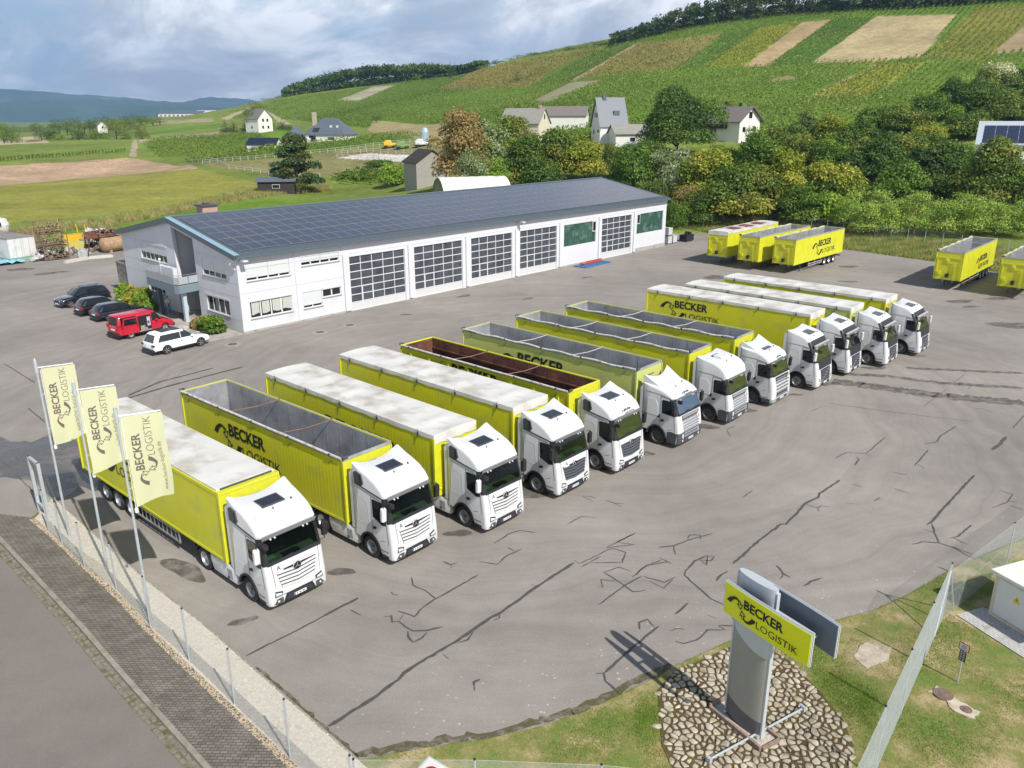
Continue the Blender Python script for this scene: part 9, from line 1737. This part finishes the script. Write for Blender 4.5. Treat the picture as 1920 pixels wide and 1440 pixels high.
PALEW = mat('pale_wood_rail', (.42, .40, .36), .9, noise=.15)
rails('long pale paddock fence above the vine plot', [(380, 308), (480, 300), (600, 288), (700, 276), (780, 266)], 7); rails('lower paddock fence curving past the spreading conifer', [(350, 302), (430, 318), (520, 330), (600, 333)], 6); rails('fence round the pale riding arena', [(632, 297), (700, 300), (768, 305)], 6); rails('inner rail above the riding arena', [(640, 290), (700, 286), (772, 290)], 5)
for px, py, nm, lb, m_ in ((731, 277, 'yellow_loader', 'tiny yellow loader beside the riding arena', YJ), (755, 279, 'green_trailer', 'tiny green farm trailer beside the riding arena', mat('farm_green', (.15, .3, .1), .6)), (790, 275, 'white_trailer', 'tiny white van beside the grey barn', WHITE)):
 g = gt(px, py); item(nm, lb, 'vehicle', g[0], g[1], .3, lambda b: (b.rext([(-2, .6), (2, .6), (2, 1.3), (.6, 1.4), (.3, 2.3), (-1.2, 2.3), (-2, 1.4)], .9, .15, None, 2, mi=0), [b.lathe((x, y, .5), [(.5, -.12), (.5, .12), (0, .12)], 12, 'Y', 1) for x in (-1.3, 1.3) for y in (-.9, .9)]), [m_, BLACKP], 'farm vehicles near the riding arena', z=hz(*g))
g = gt(797, 272); item('feed_silo', 'small domed metal silo above the grey barn', 'silo', g[0], g[1], 0, lambda b: (b.lathe((0, 0, 0), [(1.3, 1), (1.3, 4), (1.0, 5), (0, 5.4)], 14), [b.tube([(x, y, 0), (x, y, 1.6)], .08, 5) for x in (-.9, .9) for y in (-.9, .9)]), mat('zinc', (.40, .50, .56), .4, .4), None, z=hz(*g))
# planting by the entrance
for u, v, r_, h_, pal, lb in ((-1.9, 18.4, 1.25, 2.2, 'lime', 'bushy bamboo left by the dark cars'), (-2.0, 16.4, 1.5, 2.3, 'yellow', 'yellow striped bamboo by the entrance'), (-1.8, 14.6, 1.2, 2.0, 'lime', 'green bamboo next to the balcony column'), (-1.6, 4.2, .85, 1.1, 'rust', 'low reddish maple beside the pale column'), (-1.55, 2.1, 1.15, 1.75, 'green', 'round evergreen shrub under the gable window'), (-1.2, 3.4, .7, .7, 'lime', 'small light shrub between the maple and the evergreen')):
 q = bl(u, v); tree('shrub', lb, 'shrub', q.x, q.y, r_, h_, 'bush', pal, 2600, 'shrubs in front of the workshop gable', z=0.0, lobes=10)
q = bl(-2.6, 5.4); item('boulder', 'pale boulders round the foot of the pale column', 'boulder', q.x, q.y, 0, lambda b: [b.box((RNG.normal(0, .5), RNG.normal(0, .3), .12), (RNG.uniform(.3, .6), RNG.uniform(.25, .5), .28), M=Matrix.Rotation(RNG.uniform(0, 3), 4, 'Z') @ Matrix.Rotation(.2, 4, 'X')) for _ in range(7)], mat('pale_rock', (.48, .45, .40), .9, noise=.15), None)
q = bl(-.8, 9.0); item('dark_chair', 'dark garden chair in the shade of the entrance', 'chair', q.x, q.y, HB, lambda b: (b.bb(-.3, .3, -.3, .3, .4, .46), b.bb(.24, .3, -.3, .3, .46, 1.0), [b.bb(x - .03, x + .03, y - .03, y + .03, 0, .4) for x in (-.27, .27) for y in (-.27, .27)]), BLACKP, None)
q = bl(1.4, 8.6); item('yellow_bin', 'yellow bin in the shade of the entrance', 'bin', q.x, q.y, HB, lambda b: (b.prism([(-.3, -.3, 0), (.3, -.3, 0), (.36, -.36, 1.1), (-.36, -.36, 1.1)], (0, .65, 0)), b.bb(-.4, .4, -.4, .35, 1.1, 1.16)), YEL, None)

# ================================================================== AIR between here and the far hills
hb = MB(); hb.bb(-7000, 7000, -300, 9300, -40, 700); hm = bpy.data.materials.new('haze_air'); hm.use_nodes = True; t = hm.node_tree; t.nodes.clear(); pv = nd(t, 'ShaderNodeVolumePrincipled'); pv.inputs['Color'].default_value = (.36, .60, 1.0, 1); pv.inputs['Density'].default_value = 0.00012; pv.inputs['Anisotropy'].default_value = 0.2
ho = nd(t, 'ShaderNodeOutputMaterial'); t.links.new(pv.outputs[0], ho.inputs['Volume']); scn.cycles.volume_step_rate = 4.0
tag(hb.build('haze', hm), kind='stuff')
